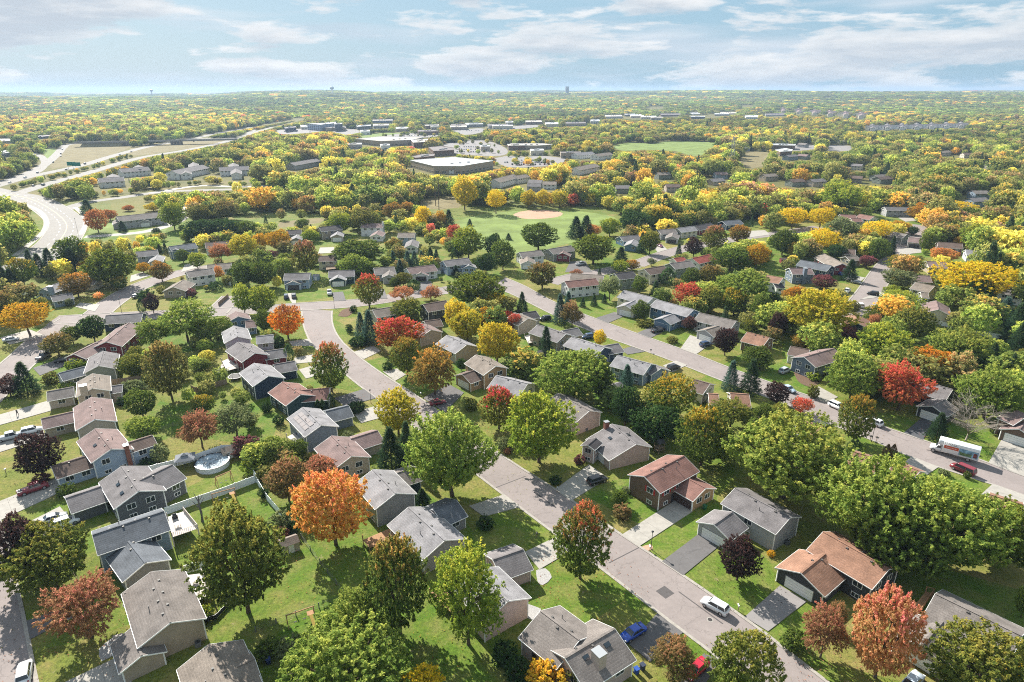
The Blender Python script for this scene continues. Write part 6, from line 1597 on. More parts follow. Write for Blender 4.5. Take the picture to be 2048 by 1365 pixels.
for row in [
 # lower edge and the near gardens
 (1, 420, 200, 650, 600, "M", "olg"), (1, 230, 110, 590, 400, "M", "pu"), (1, 690, 560, 1030, 540, "W", "ru"), (0, 497, 1005, 1225, 178, "M", "olg"), (1, 1540, 780, 870, 120, "X", "yg"),
 (0, 672, 932, 1090, 150, "M", "or"), (2, 1080, 190, 1000, 500, "O", "gro"), (2, 1590, 330, 1080, 580, "W", "yg"), (2, 760, 690, 1130, 440, "U", "lg"), (2, 700, 1000, 1500, 960, "U", "lg"), (2, 1240, 1275, 1520, 340, "M", "y"),
 (2, 1720, 105, 215, 130, "X", "dg"), (2, 200, 60, 235, 190, "X", "gy"), (2, 195, 190, 300, 110, "X", "pk"), (2, 275, 150, 260, 90, "X", "dg"), (2, 1860, 1060, 1210, 200, "X", "dg"), (2, 280, 1010, 1180, 220, "X", "gy"), (2, 90, 1040, 1160, 190, "X", "g"), (2, 380, 1150, 1290, 200, "X", "ol"),
 (0, 1160, 995, 1157, 122, "O", "grt"), (3, 1680, 280, 600, 310, "M", "pu"), (3, 1700, 965, 1480, 540, "O", "olg"), (3, 1200, 1050, 1340, 350, "W", "rub"), (3, 1245, 1000, 1095, 95, "X", "ol"), (3, 250, 1200, 1420, 320, "X", "yo"), (3, 510, 1250, 1440, 220, "X", "ol"), (3, 40, 1150, 1350, 200, "X", "dg"),
 (4, 800, 600, 1330, 500, "O", "ror"), (4, 390, 780, 1180, 330, "W", "ru"), (4, 185, 960, 1110, 180, "X", "g"), (4, 1510, 1005, 1500, 740, "M", "olg"), (4, 1890, 1225, 1470, 240, "M", "y"), (4, 500, 760, 960, 150, "W", "rub"), (4, 20, 370, 420, 60, "X", "yo"),
 (0, 1565, 828, 995, 240, "U", "lg2"), (0, 1725, 920, 1100, 215, "U", "lg"), (0, 1868, 960, 1138, 225, "U", "lg"), (0, 1975, 1005, 1125, 180, "U", "g2"), (0, 1790, 1020, 1150, 185, "U", "g"), (4, 1890, 640, 880, 150, "M", "lg"),
 # west side
 (5, 220, 85, 345, 205, "S", "sp"), (5, 85, 190, 360, 180, "M", "pu2"), (5, 345, 630, 990, 320, "M", "pu"), (5, 330, 960, 1025, 120, "X", "dpk"), (0, 345, 667, 800, 82, "O", "olb"), (5, 1120, 300, 530, 240, "M", "g"), (5, 1130, 520, 700, 270, "M", "lg"), (5, 1050, 220, 330, 170, "X", "gy"),
 (5, 600, 60, 145, 150, "X", "yg"), (5, 1060, 20, 215, 240, "M", "olg"), (5, 525, 240, 300, 115, "X", "lg"), (5, 1580, 470, 760, 290, "W", "ru"), (5, 1850, 410, 680, 300, "W", "gy"), (5, 1600, 340, 500, 180, "M", "gyy"), (5, 1920, 650, 820, 210, "X", "dpk"), (5, 1960, 830, 960, 150, "X", "yg"),
 (5, 1260, 715, 870, 130, "X", "gy"), (5, 520, 1040, 1135, 140, "X", "g"), (5, 400, 160, 260, 120, "X", "ol"), (5, 1150, 850, 905, 130, "X", "dg"), (5, 955, 360, 430, 90, "X", "dg"), (5, 1510, 460, 560, 120, "X", "gy"),
 (0, 664, 674, 784, 74, "O", "grt"), (0, 797, 777, 868, 90, "M", "yl"), (6, 1060, 590, 930, 250, "S", "sp"), (6, 1185, 540, 900, 170, "S", "sp"), (6, 1530, 460, 1140, 700, "U", "lg"), (6, 488, 370, 482, 46, "P", "arb"), (6, 522, 365, 482, 46, "P", "arb"), (6, 590, 318, 465, 60, "P", "arb"),
 (6, 85, 388, 482, 84, "X", "dg"), (6, 180, 488, 582, 86, "X", "dg"), (6, 165, 660, 860, 175, "M", "lg"), (6, 320, 700, 870, 200, "M", "g"), (6, 260, 840, 1180, 330, "M", "rub"), (6, 520, 830, 1040, 290, "M", "ru"), (0, 998, 764, 858, 82, "O", "rg"), (0, 870, 690, 790, 100, "W", "oyb"),
 (0, 815, 665, 752, 64, "O", "gor"), (6, 1030, 88, 152, 84, "X", "dg"), (6, 1605, 60, 165, 90, "M", "dg"), (6, 780, 390, 485, 130, "X", "dg"), (6, 1680, 360, 465, 115, "X", "olg"), (6, 1300, 1080, 1230, 160, "S", "sp"), (6, 60, 800, 950, 140, "X", "yg"), (6, 40, 690, 800, 120, "X", "g"), (6, 60, 1060, 1150, 80, "X", "dg"), (6, 720, 630, 690, 90, "X", "gy"), (6, 410, 800, 890, 110, "X", "ol"), (6, 1940, 670, 780, 120, "X", "gy"), (6, 1960, 760, 810, 60, "X", "ru"),
 # centre
 (0, 1145, 697, 798, 152, "M", "lg"), (7, 690, 80, 400, 190, "M", "g"), (0, 1078, 777, 925, 142, "M", "yg"), (7, 880, 260, 600, 240, "M", "dg"), (7, 1100, 420, 710, 420, "M", "dg"), (7, 1215, 190, 560, 430, "L", "gyy"), (7, 890, 105, 300, 135, "S", "bg"), (7, 1700, 70, 315, 140, "S", "bg"), (7, 1850, 60, 335, 180, "S", "sp"),  # second entry: shaded right side of the first tree, added as a darker crown
 (7, 1470, 400, 900, 420, "O", "gyy"), (7, 1700, 370, 620, 360, "W", "olg"), (7, 835, 1090, 1220, 130, "M", "g"), (7, 860, 1190, 1310, 150, "X", "rub"), (7, 525, 810, 885, 95, "X", "dpk"), (7, 890, 1060, 1115, 80, "X", "gy"), (7, 340, 970, 1045, 95, "X", "dg"), (7, 1960, 420, 600, 200, "M", "g"), (7, 1930, 0, 150, 200, "M", "lg"),
 # further street
 (8, 60, 240, 430, 185, "M", "pu"), (8, 255, 360, 505, 175, "W", "rd"), (8, 640, 10, 390, 430, "M", "lg"), (8, 1010, 90, 470, 410, "W", "rd"), (8, 660, 310, 720, 300, "O", "gor"), (8, 1220, -30, 260, 390, "M", "oy"), (8, 1680, 130, 530, 510, "U", "lg"), (8, 1540, 390, 710, 420, "B", "pk"),
 (8, 1310, 480, 695, 165, "S", "sp"), (8, 640, 680, 815, 70, "P", "arb"), (8, 685, 685, 790, 60, "P", "arb"), (8, 915, 715, 855, 62, "P", "arbb"), (8, 962, 715, 855, 55, "P", "arbb"), (8, 360, 160, 235, 110, "X", "yg"), (8, 345, 250, 370, 90, "X", "ol"), (8, 1370, 928, 975, 84, "X", "gy"), (8, 1548, 940, 1002, 52, "X", "g"),
 (8, 1500, -20, 170, 350, "M", "dg"), (8, 1940, 20, 190, 140, "M", "olg"), (8, 80, 430, 570, 210, "M", "olg"), (8, 790, -10, 110, 300, "M", "yg"), (8, 1580, 1070, 1150, 40, "P", "arb"), (8, 430, 170, 210, 60, "X", "olg"),
 # the crossing and the far left
 (9, 245, 800, 1090, 350, "L", "yo"), (9, 40, 700, 990, 250, "M", "olb"), (9, 60, 830, 980, 130, "S", "sp"), (9, 760, 920, 1135, 210, "M", "dg"), (9, 590, 1000, 1150, 155, "M", "g"), (9, 475, 1060, 1245, 230, "M", "olb"), (9, 630, 570, 775, 240, "M", "oyb"), (9, 900, 380, 690, 370, "M", "g2"), (9, 200, 440, 690, 210, "M", "gyy"),
 (9, 30, 470, 720, 160, "S", "sp"), (9, 110, 540, 720, 120, "S", "sp"), (9, 330, 420, 610, 140, "S", "sp"), (9, 420, 375, 610, 150, "S", "sp"), (9, 255, 390, 570, 100, "S", "sp"), (9, 600, 280, 560, 240, "M", "g"), (9, 590, 370, 585, 160, "S", "sp"), (9, 680, 420, 560, 130, "M", "ol"), (9, 1400, 0, 240, 195, "M", "yg"), (9, 790, 48, 262, 172, "O", "orb"),
 (9, 885, 70, 165, 110, "M", "orb"), (9, 1150, 500, 585, 110, "M", "yo"), (9, 1300, 480, 655, 175, "M", "oyb"), (9, 1585, 412, 552, 150, "M", "yg"), (9, 1470, 388, 505, 115, "M", "g"), (9, 1750, 520, 645, 90, "W", "or"), (9, 1735, 640, 722, 95, "P", "arb"), (9, 1860, 528, 662, 75, "P", "arb"), (9, 1960, 480, 700, 190, "M", "g"), (9, 1960, 660, 915, 160, "M", "yg"),
 (9, 1950, 268, 475, 230, "M", "yl"), (9, 1775, 330, 500, 180, "W", "oybr"), (9, 1175, 700, 795, 125, "X", "dg"), (9, 1140, 760, 900, 60, "P", "arb"), (9, 1230, 740, 905, 125, "M", "pu"), (9, 1510, 780, 1140, 430, "W", "lg"), (9, 1240, 940, 1190, 260, "W", "lg"), (9, 1780, 930, 1090, 190, "M", "lg"), (9, 1640, 950, 1160, 200, "M", "lg"),
 (9, 1620, 150, 335, 270, "M", "dg"), (9, 1800, 140, 315, 260, "M", "dg"), (9, 1970, 160, 310, 200, "M", "g"), (9, 1600, 30, 180, 200, "M", "ol"), (9, 1820, 0, 160, 200, "M", "olb"), (9, 1205, 368, 415, 42, "S", "sp"), (9, 1280, 348, 425, 52, "S", "sp"), (9, 1328, 338, 432, 52, "S", "sp"), (9, 705, -10, 115, 115, "S", "sp"), (9, 1260, 218, 295, 70, "M", "dg"), (9, 1230, 20, 90, 130, "M", "y2"), (9, 1030, 40, 90, 90, "M", "orb"),
 (9, 1050, 145, 215, 90, "M", "ol"), (9, 985, 165, 255, 80, "S", "sp"), (9, 1250, 130, 190, 90, "M", "oybr"), (9, 100, 160, 350, 200, "M", "yo"), (9, 560, 775, 850, 60, "X", "gy"), (9, 350, 770, 960, 140, "M", "olg"), (9, 1100, 1170, 1300, 150, "M", "olg"), (9, 1000, 1240, 1330, 130, "X", "lg"), (9, 1700, 650, 720, 60, "P", "arb"), (9, 1530, 700, 775, 90, "X", "dpk"),
 # junction, blue spruces, gold trees
 (10, 910, 555, 862, 242, "O", "rg"), (10, 1140, 920, 1200, 400, "M", "crim"), (10, 845, 890, 1105, 115, "S", "bg"), (10, 915, 870, 1150, 160, "S", "bg"), (10, 1210, 780, 965, 260, "M", "olg"), (10, 260, 820, 1110, 270, "M", "opu"), (10, 190, 1065, 1182, 92, "X", "dg"), (10, 268, 1130, 1295, 74, "P", "arb"), (10, 80, 860, 1060, 145, "M", "g"), (10, 60, 680, 930, 230, "M", "yg"),
 (10, 60, 480, 700, 250, "M", "g"), (10, 215, 460, 620, 170, "M", "lg"), (10, 405, 290, 605, 215, "O", "pkol"), (10, 830, 310, 535, 410, "M", "g"), (10, 805, 430, 605, 290, "M", "lg"), (10, 1110, 300, 430, 145, "M", "gor"), (10, 1100, 400, 545, 72, "S", "bg"), (10, 1155, 470, 592, 84, "S", "bg"), (10, 1215, 400, 535, 86, "S", "bg"), (10, 1270, 400, 535, 84, "S", "bg"), (10, 1325, 400, 515, 64, "S", "bg"),
 (10, 1400, 370, 545, 95, "S", "sp"), (10, 1445, 390, 525, 74, "S", "sp"), (10, 1340, 25, 232, 135, "O", "y"), (10, 1475, 80, 235, 105, "M", "yo"), (10, 1545, 70, 232, 115, "S", "sp"), (10, 1590, 190, 345, 135, "M", "rd"), (10, 1700, 200, 475, 265, "M", "yg"), (10, 1900, 250, 480, 150, "M", "dg"), (10, 1975, 310, 560, 200, "M", "g"), (10, 1840, 410, 595, 160, "M", "dg"), (10, 1620, 350, 470, 110, "M", "dg"),
 (10, 1760, 580, 860, 460, "U", "g2"), (10, 1895, 730, 890, 245, "L", "y"), (10, 1610, 780, 1080, 215, "M", "y2"), (10, 1690, 870, 1135, 265, "M", "yl"), (10, 1875, 850, 1010, 205, "M", "yo"), (10, 1930, 950, 1300, 340, "M", "y2"), (10, 1170, 690, 805, 195, "W", "oybr"), (10, 1400, 680, 805, 175, "W", "oybr"), (10, 1180, 570, 690, 145, "M", "ol"), (10, 1110, 620, 705, 85, "M", "g"), (10, 1265, 620, 725, 95, "P", "arb"),
 (10, 185, 230, 405, 205, "M", "yo"), (10, 375, 148, 245, 115, "M", "g"), (10, 440, 230, 335, 145, "M", "yg"), (10, 40, 260, 430, 125, "M", "yo"), (10, 1090, 10, 165, 150, "M", "oyb"), (10, 1210, 5, 160, 130, "M", "oyb"), (10, 870, 60, 262, 250, "M", "ol"), (10, 680, 90, 275, 200, "M", "yg"), (10, 110, 400, 470, 120, "M", "dpk"), (10, 780, 835, 895, 60, "X", "dg"), (10, 820, 1080, 1165, 150, "X", "dg"), (10, 750, 980, 1060, 60, "X", "dg"), (10, 1600, 520, 605, 70, "S", "sp"), (10, 1620, 570, 620, 70, "X", "gy"), (10, 1710, 150, 205, 50, "S", "sp"), (10, 2020, 265, 320, 55, "S", "sp"), (10, 1260, 900, 980, 120, "M", "olg"), (10, 1990, 880, 960, 130, "M", "rd"),
 # park side and second street
 (11, 210, 160, 405, 295, "M", "g"), (11, 650, 260, 512, 335, "M", "g2"), (11, 510, 125, 305, 150, "S", "sp"), (11, 590, 115, 300, 150, "S", "sp"), (11, 650, 190, 295, 125, "M", "or"), (11, 780, 130, 292, 175, "M", "yg"), (11, 970, 70, 275, 265, "M", "dg"), (11, 1170, 40, 245, 205, "M", "gyy"), (11, 1100, 230, 435, 155, "M", "olg"), (11, 1035, 250, 425, 85, "S", "sp"), (11, 1450, 290, 455, 145, "M", "pu"),
 (11, 1610, 170, 425, 195, "O", "pkol"), (11, 1810, 190, 355, 185, "M", "oyb"), (11, 1330, 340, 462, 64, "S", "sp"), (11, 870, 370, 495, 125, "S", "sp"), (11, 240, 490, 712, 255, "M", "olb"), (11, 80, 730, 905, 105, "S", "sp"), (11, 380, 740, 985, 125, "S", "bg"), (11, 445, 720, 955, 115, "S", "bg"), (11, 480, 800, 1015, 185, "W", "rub"), (11, 565, 775, 858, 54, "S", "sp"), (11, 655, 752, 848, 64, "S", "sp"), (11, 738, 748, 825, 50, "S", "sp"),
 (11, 1030, 800, 955, 155, "M", "g"), (11, 780, 590, 805, 175, "W", "gy"), (11, 1020, 600, 745, 125, "M", "g"), (11, 1240, 518, 675, 125, "P", "arb"), (11, 1145, 640, 775, 105, "S", "sp"), (11, 1410, 660, 865, 265, "M", "rd"), (11, 1570, 680, 905, 225, "M", "olg"), (11, 1770, 700, 925, 245, "M", "gyy"), (11, 1830, 550, 870, 425, "M", "lg"), (11, 1740, 370, 565, 305, "M", "g"), (11, 1580, 510, 705, 205, "M", "olb"), (11, 1430, 540, 695, 155, "M", "g"),
 (11, 1950, 330, 545, 185, "M", "yo"), (11, 860, 480, 585, 145, "M", "yg"), (11, 960, 470, 565, 115, "M", "oyb"), (11, 1415, 930, 1042, 125, "M", "pu2"), (11, 1700, 1010, 1245, 195, "M", "pu"), (11, 700, 1035, 1172, 112, "M", "y"), (11, 270, 1000, 1255, 135, "S", "sp"), (11, 322, 1130, 1205, 74, "S", "bg"), (11, 1980, 730, 1005, 165, "M", "g"), (11, 1880, 950, 1065, 155, "W", "olg"), (11, 1940, 1160, 1345, 225, "M", "g"), (11, 20, 900, 1055, 125, "M", "rd"), (11, 1280, 1080, 1142, 95, "X", "ol"), (11, 1060, 950, 1005, 145, "X", "ol"), (11, 510, 550, 622, 105, "W", "ru"), (11, 700, 540, 602, 34, "S", "sp"), (11, 1115, 460, 530, 80, "W", "gy"),
 # north-east quarter
 (12, 190, 50, 235, 235, "L", "y"), (12, 410, 50, 235, 215, "L", "y"), (12, 420, 220, 425, 275, "L", "y"), (12, 850, 155, 335, 245, "L", "y"), (12, 1600, 470, 820, 605, "L", "y"), (12, 1480, 0, 115, 305, "L", "y"), (12, 1220, 20, 175, 215, "M", "oy"), (12, 580, 130, 325, 265, "M", "gy"), (12, 110, 220, 445, 225, "M", "g"), (12, 200, 330, 465, 135, "M", "y2"), (12, 540, 350, 475, 155, "M", "dg"), (12, 870, 290, 492, 182, "O", "g"),
 (12, 980, 280, 455, 75, "S", "sp"), (12, 1260, 240, 425, 125, "O", "g2"), (12, 1390, 375, 502, 212, "M", "or"), (12, 1760, 400, 492, 155, "M", "pk"), (12, 1640, 360, 465, 95, "S", "sp"), (12, 785, 440, 545, 145, "M", "dpk"), (12, 1090, 440, 600, 325, "L", "gyy"), (12, 1030, 550, 705, 265, "M", "gy"), (12, 980, 680, 785, 135, "M", "yg"), (12, 1060, 730, 885, 315, "L", "yg"), (12, 645, 470, 645, 135, "S", "sp"), (12, 440, 600, 715, 205, "M", "dpk"),
 (12, 200, 680, 865, 205, "M", "oy"), (12, 390, 690, 1110, 525, "M", "yl"), (12, 680, 810, 915, 95, "M", "ol"), (12, 850, 840, 965, 175, "M", "olg"), (12, 840, 910, 1045, 125, "W", "oybr"), (12, 1130, 840, 1135, 335, "M", "olg"), (12, 60, 890, 1125, 145, "M", "pu"), (12, 30, 730, 905, 135, "M", "dg"), (12, 600, 1000, 1185, 225, "W", "dpk"), (12, 260, 1070, 1195, 185, "M", "oyb"), (12, 900, 1000, 1290, 425, "U", "yg"), (12, 1500, 1020, 1335, 445, "U", "lg2"),
 (12, 1640, 630, 875, 265, "M", "dg"), (12, 1870, 770, 985, 195, "S", "bg"), (12, 1960, 810, 1125, 235, "S", "sp"), (12, 1990, 970, 1205, 165, "S", "sp"), (12, 1780, 1130, 1305, 125, "S", "sp"), (12, 1960, 420, 690, 270, "M", "yg"), (12, 1590, 60, 200, 290, "M", "g"), (12, 1340, 80, 225, 185, "M", "g"), (12, 1440, 190, 335, 205, "M", "yo"), (12, 1640, 180, 405, 265, "M", "yg"), (12, 1950, 200, 425, 235, "M", "olg"), (12, 1040, 160, 265, 145, "M", "yo"), (12, 1150, 210, 282, 95, "M", "dg"), (12, 660, 280, 375, 155, "M", "ol"), (12, 2010, 1180, 1370, 135, "M", "olg"), (12, 330, 330, 460, 120, "M", "ol"), (12, 1850, 330, 450, 180, "M", "g"), (12, 1720, 280, 400, 160, "M", "g"),
 (16, 560, 750, 1035, 350, "W", "yg"), (15, 1490, 848, 978, 125, "L", "y"), (15, 1640, 832, 972, 155, "L", "y"), (15, 1140, 838, 945, 155, "M", "rd"), (14, 1670, 708, 1005, 205, "M", "y2"), (14, 1920, 828, 1032, 165, "L", "y"), (15, 130, 830, 985, 120, "M", "y2"), (15, 240, 830, 985, 130, "M", "y2"), (15, 380, 835, 985, 140, "M", "yl"),
]: T(*row)

def build_trees():
    recs = []
    for t, x, ytop, ybase, wid, kind, col in TREES:
        fx, fy = px(t, x, ybase); q = G(fx, fy); _, fyt = px(t, x, ytop)
        h = height_of(q, fyt) * (.93 if kind not in "XP" else .85); w = wid / SHEET[t][2] * depth(q, h * .5) / _f
        recs.append([kind, col, q, max(h, .7), max(w, .5)])
    labels = {}
    for r in recs:
        kind, col, q, h, w = r
        ref, d = min(((ref, (q - c).length) for ref, c, _, _ in HOUSES), key=lambda k: k[1])
        rel = "beside" if d < 13 else ("near" if d < 32 else "out beyond")
        lab = f"{NAMEC[col]} {NAMEK[kind][1]} {rel} {ref}"
        r.append(lab); labels.setdefault(lab, []).append(r)
    for lab, rr in labels.items():
        if len(rr) > 1:
            rr.sort(key=lambda r: -r[3])
            words = {2: ["taller", "shorter"], 3: ["tallest", "middle-height", "shortest"]}.get(len(rr))
            if words:
                for wd_, r in zip(words, rr): r[5] = wd_ + " " + lab
    for kind, col, q, h, w, lab in recs:
        nm, _, cat = NAMEK[kind]
        root = thing(nm, lab, cat, (q.x, q.y, 0), prg.uniform(0, 6.28), "garden shrubs" if kind == "X" else "trees around the houses")
        k_ = {'S': 1.12, 'P': 1.05, 'X': 1.0, 'B': 1.0}.get(kind, .99); root.scale = (w * k_, w * k_, h)
        if kind == "B":
            obj("branches", BARE, root); CROWNS.append((q, w * 1.3)); continue
        tr, cr = prg.choice(TPL[kind])
        obj("trunk" if kind != "X" else "stem", tr, root)
        c = obj("crown" if kind != "X" else "foliage", cr, root)
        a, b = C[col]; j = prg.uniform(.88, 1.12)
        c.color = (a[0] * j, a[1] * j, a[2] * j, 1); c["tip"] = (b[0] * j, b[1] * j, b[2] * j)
        CROWNS.append((q, w))
        if kind in "MOLW" and col not in ("g", "g2", "dg", "lg", "lg2", "gy"): LITTER.append((kind, col, q, h, w))
CROWNS = []
LITTER = []
build_trees()

# ------------------------------------------------------------------ the wooded distance (one uncountable mass)
def inside_any(q, polys, boxes):
    for p, (x0, x1, y0, y1) in zip(polys, boxes):
        if not (x0 <= q[0] <= x1 and y0 <= q[1] <= y1): continue
        c = False; n = len(p); j = n - 1
        for i in range(n):
            if (p[i].y > q[1]) != (p[j].y > q[1]) and q[0] < (p[j].x - p[i].x) * (q[1] - p[i].y) / (p[j].y - p[i].y) + p[i].x: c = not c
            j = i
        if c: return True
    return False
OPEN = CLEAR + SIGHT          # clearings, roads and roofs that stay visible
FILL = [([(1240, 470), (1300, 440), (1500, 425), (1700, 430), (2060, 440), (2060, 640), (1900, 640), (1700, 560), (1480, 545), (1300, 530)], 9, 10), ([(1500, 560), (1720, 620), (2060, 660), (2060, 960), (1700, 790), (1480, 700)], 8.5, 10), ([(1100, 520), (1500, 560), (1500, 700), (1200, 600)], 9, 8),
        ([(560, 470), (900, 460), (1000, 560), (700, 590), (560, 560)], 10, 7), ([(60, 560), (180, 480), (560, 460), (560, 600), (200, 600)], 10, 8), ([(0, 560), (100, 620), (0, 700)], 9, 10), ([(850, 640), (1010, 610), (1330, 770), (1640, 900), (1500, 960), (1050, 780)], 8.5, 8), ([(250, 640), (560, 640), (700, 800), (640, 960), (480, 830), (270, 780)], 7, 4.5),
        ([(500, 850), (650, 930), (620, 1010), (560, 1010), (510, 930)], 4.5, 6), ([(880, 455), (820, 430), (560, 440), (600, 480), (880, 480)], 9, 9)]
LOTS = [[(760, 274), (800, 268), (870, 266), (880, 272), (800, 280)], [(880, 290), (960, 280), (1010, 296), (1000, 312), (900, 306)], [(985, 318), (1024, 312), (1090, 320), (1110, 330), (1020, 335)]]
GX, GY, CELL = -3000.0, 60.0, 3.0
NX, NY = 2000, 1080
def raster(polys):
    m = np.zeros((NY, NX), bool)
    for p in polys:
        xs = np.array([v.x for v in p]); ys = np.array([v.y for v in p])
        i0, i1 = int((xs.min() - GX) / CELL), int((xs.max() - GX) / CELL) + 2; j0, j1 = int((ys.min() - GY) / CELL), int((ys.max() - GY) / CELL) + 2
        i0, i1, j0, j1 = max(i0, 0), min(i1, NX), max(j0, 0), min(j1, NY)
        if i0 >= i1 or j0 >= j1: continue
        X, Y = np.meshgrid(GX + (np.arange(i0, i1) + .5) * CELL, GY + (np.arange(j0, j1) + .5) * CELL); c = np.zeros(X.shape, bool); n = len(p); j = n - 1
        for i in range(n):
            if ys[i] != ys[j]:
                t = (ys[i] > Y) != (ys[j] > Y); c ^= t & (X < (xs[j] - xs[i]) * (Y - ys[i]) / (ys[j] - ys[i]) + xs[i])
            j = i
        m[j0:j1, i0:i1] |= c
    return m
def woodland():
    fboxes = [(min(v.x for v in p), max(v.x for v in p), min(v.y for v in p), max(v.y for v in p)) for p in FOOT]
    oboxes = [(min(v.x for v in p), max(v.x for v in p), min(v.y for v in p), max(v.y for v in p)) for p in OPEN]
    rs = np.random.RandomState(21); rg = random.Random(4)
    boxes = [(min(v.x for v in p), max(v.x for v in p), min(v.y for v in p), max(v.y for v in p)) for p in CLEAR]
    belts = [full(b) for b in ([(330, 480), (420, 440), (560, 425), (700, 430), (830, 420), (905, 400), (905, 380), (330, 380)], [(880, 420), (1030, 412), (1180, 415), (1240, 432), (1300, 460), (1500, 440), (1700, 420), (2060, 470), (2060, 380), (880, 380)],
                               [(-20, 560), (40, 500), (70, 460), (30, 420), (-20, 410)], [(-20, 375), (60, 360), (-20, 340)], [(1850, 470), (2060, 520), (2060, 400), (1800, 400)], [(1880, 620), (2060, 640), (2060, 480), (1960, 480)], [(500, 640), (0, 0), (0, 0)])]
    bb = [(min(v.x for v in p), max(v.x for v in p), min(v.y for v in p), max(v.y for v in p)) for p in belts]
    om = raster(OPEN); fm = raster(FARFOOT)
    def covers(x, y, h):
        for i in range(1, 11):
            k = CAM_H / (CAM_H - h * i / 10); a, b = int((x * k - GX) / CELL), int((y * k - GY) / CELL)
            if 0 <= a < NX and 0 <= b < NY and om[b, a]: return True
        return False
    pts = []
    y = 250.0
    while y < 9200:
        d = y
        step = 8.5 if d < 620 else (9.5 if d < 1100 else (13 if d < 2000 else (22 if d < 3600 else (40 if d < 6000 else 75))))
        half = y * .86 + 40
        x = -half
        while x < half:
            qx, qy = x + rg.uniform(-.5, .5) * step, y + rg.uniform(-.5, .5) * step
            x += step
            if y < 505 and not inside_any((qx, qy), belts, bb): continue
            if y < 3200 and (covers(qx, qy, .01) or fm[min(max(int((qy - GY) / CELL), 0), NY - 1), min(max(int((qx - GX) / CELL), 0), NX - 1)]): continue
            if y < 520 and any((qx - c.x) ** 2 + (qy - c.y) ** 2 < (w * .45) ** 2 for c, w in CROWNS): continue
            if y > 505 and y < 1500 and rg.random() < .08: continue
            h = min(max(rg.gauss(11, 3.4), 4), 20) * (.9 if step > 20 else 1)
            if y < 3200:      # open ground keeps low planting in front of it
                while h > 3.0 and covers(qx, qy, h): h *= .75
                if h <= 3.0: continue
            pts.append((qx, qy, step, h))
        y += step * .92
    for poly, gap, hm in FILL:      # trees between the houses that are too many to tell apart
        pp = [full(poly)]; b1 = [(min(v.x for v in p), max(v.x for v in p), min(v.y for v in p), max(v.y for v in p)) for p in pp]; x0, x1, y0, y1 = b1[0]
        for _ in range(int((x1 - x0) * (y1 - y0) / gap ** 2)):
            qx, qy = rg.uniform(x0, x1), rg.uniform(y0, y1)
            if not inside_any((qx, qy), pp, b1) or inside_any((qx, qy), CLEAR, boxes): continue
            if any((qx - c.x) ** 2 + (qy - c.y) ** 2 < (w * .42) ** 2 for c, w in CROWNS): continue
            h = rg.uniform(.5, 1.15) * hm
            while h > 2.0 and covers(qx, qy, h): h *= .75
            if h > 2.0: pts.append((qx, qy, 1.0, h))
    for poly in LOTS:
        q = full(poly); x0, x1, y0, y1 = min(v.x for v in q), max(v.x for v in q), min(v.y for v in q), max(v.y for v in q)
        for _ in range(36):
            p = (rg.uniform(x0, x1), rg.uniform(y0, y1))
            if inside_any(p, [q], [(x0, x1, y0, y1)]) and not inside_any(p, FOOT, fboxes): pts.append((*p, 1.0, rg.uniform(4, 7.5)))
    n = len(pts); P_ = np.array(pts); rs.shuffle(P_)
    co = np.zeros((n, 3), np.float32); co[:, :2] = P_[:, :2]
    if n: co[:, 2] = [hills(a, b) for a, b in P_[:, :2]]
    st = P_[:, 2]
    h = P_[:, 3]; w = st * rs.uniform(.95, 1.5, n); w = np.where(st < 10, h * rs.uniform(.7, 1.35, n), w)
    # species patches: noise field decides how far each stand has turned
    def fld(s, p): return np.sin(co[:, 0] / s + p) * np.cos(co[:, 1] / (s * 1.3) - p) + .6 * np.sin(co[:, 0] / (s * .37) + 2 * p + co[:, 1] / (s * .6))
    v = fld(70, .7) * .25 + fld(310, 1.9) * .42 + rs.normal(0, .55, n)
    keys = ["dg", "g", "g", "g2", "olg", "ol", "olb", "yg", "gyy", "yl", "yo", "y2", "oyb", "or", "rd", "rub"]
    pr = np.array([.06, .11, .09, .09, .11, .08, .06, .10, .075, .06, .055, .05, .055, .022, .013, .035]); pr = np.cumsum(pr / pr.sum())
    u = np.clip(.5 + v * .28, 0, .9999); idx = np.searchsorted(pr, u)
    jit = rs.uniform(.95, 1.5, (n, 1))
    sat = .82
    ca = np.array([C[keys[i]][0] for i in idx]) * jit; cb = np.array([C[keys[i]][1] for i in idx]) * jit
    kind = rs.choice(4, n, p=[.42, .28, .24, .06]); kind = np.where(st > 20, 4, kind)
    con = kind == 3
    ca[con] = C["sp"][0]; cb[con] = C["sp"][1]; w = np.where(con, w * .6, w); h = np.where(con, h * 1.1, h)
    me = bpy.data.meshes.new("woodland"); me.vertices.add(n); me.vertices.foreach_set("co", co.reshape(-1))
    def put(nm, ty, arr, key): a = me.attributes.new(nm, ty, 'POINT'); a.data.foreach_set(key, np.ascontiguousarray(arr, np.float32 if ty != 'INT' else np.int32).reshape(-1))
    one = np.ones((n, 1))
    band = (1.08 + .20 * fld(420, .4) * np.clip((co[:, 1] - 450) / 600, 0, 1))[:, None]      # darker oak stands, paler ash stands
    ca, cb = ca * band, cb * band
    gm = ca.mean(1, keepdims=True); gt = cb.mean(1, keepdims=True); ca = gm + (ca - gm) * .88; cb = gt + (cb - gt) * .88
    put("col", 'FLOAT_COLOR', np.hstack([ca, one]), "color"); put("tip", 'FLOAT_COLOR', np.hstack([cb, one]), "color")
    put("scl", 'FLOAT_VECTOR', np.stack([w, w, h], 1), "vector"); put("rot", 'FLOAT_VECTOR', np.stack([np.zeros(n), np.zeros(n), rs.rand(n) * 6.28], 1), "vector"); put("idx", 'INT', kind, "value")
    o = obj("woodland", me); o["kind"] = "stuff"; o["label"] = "autumn woodland of mixed trees filling the distance"; o["category"] = "woodland"
    tpl = []
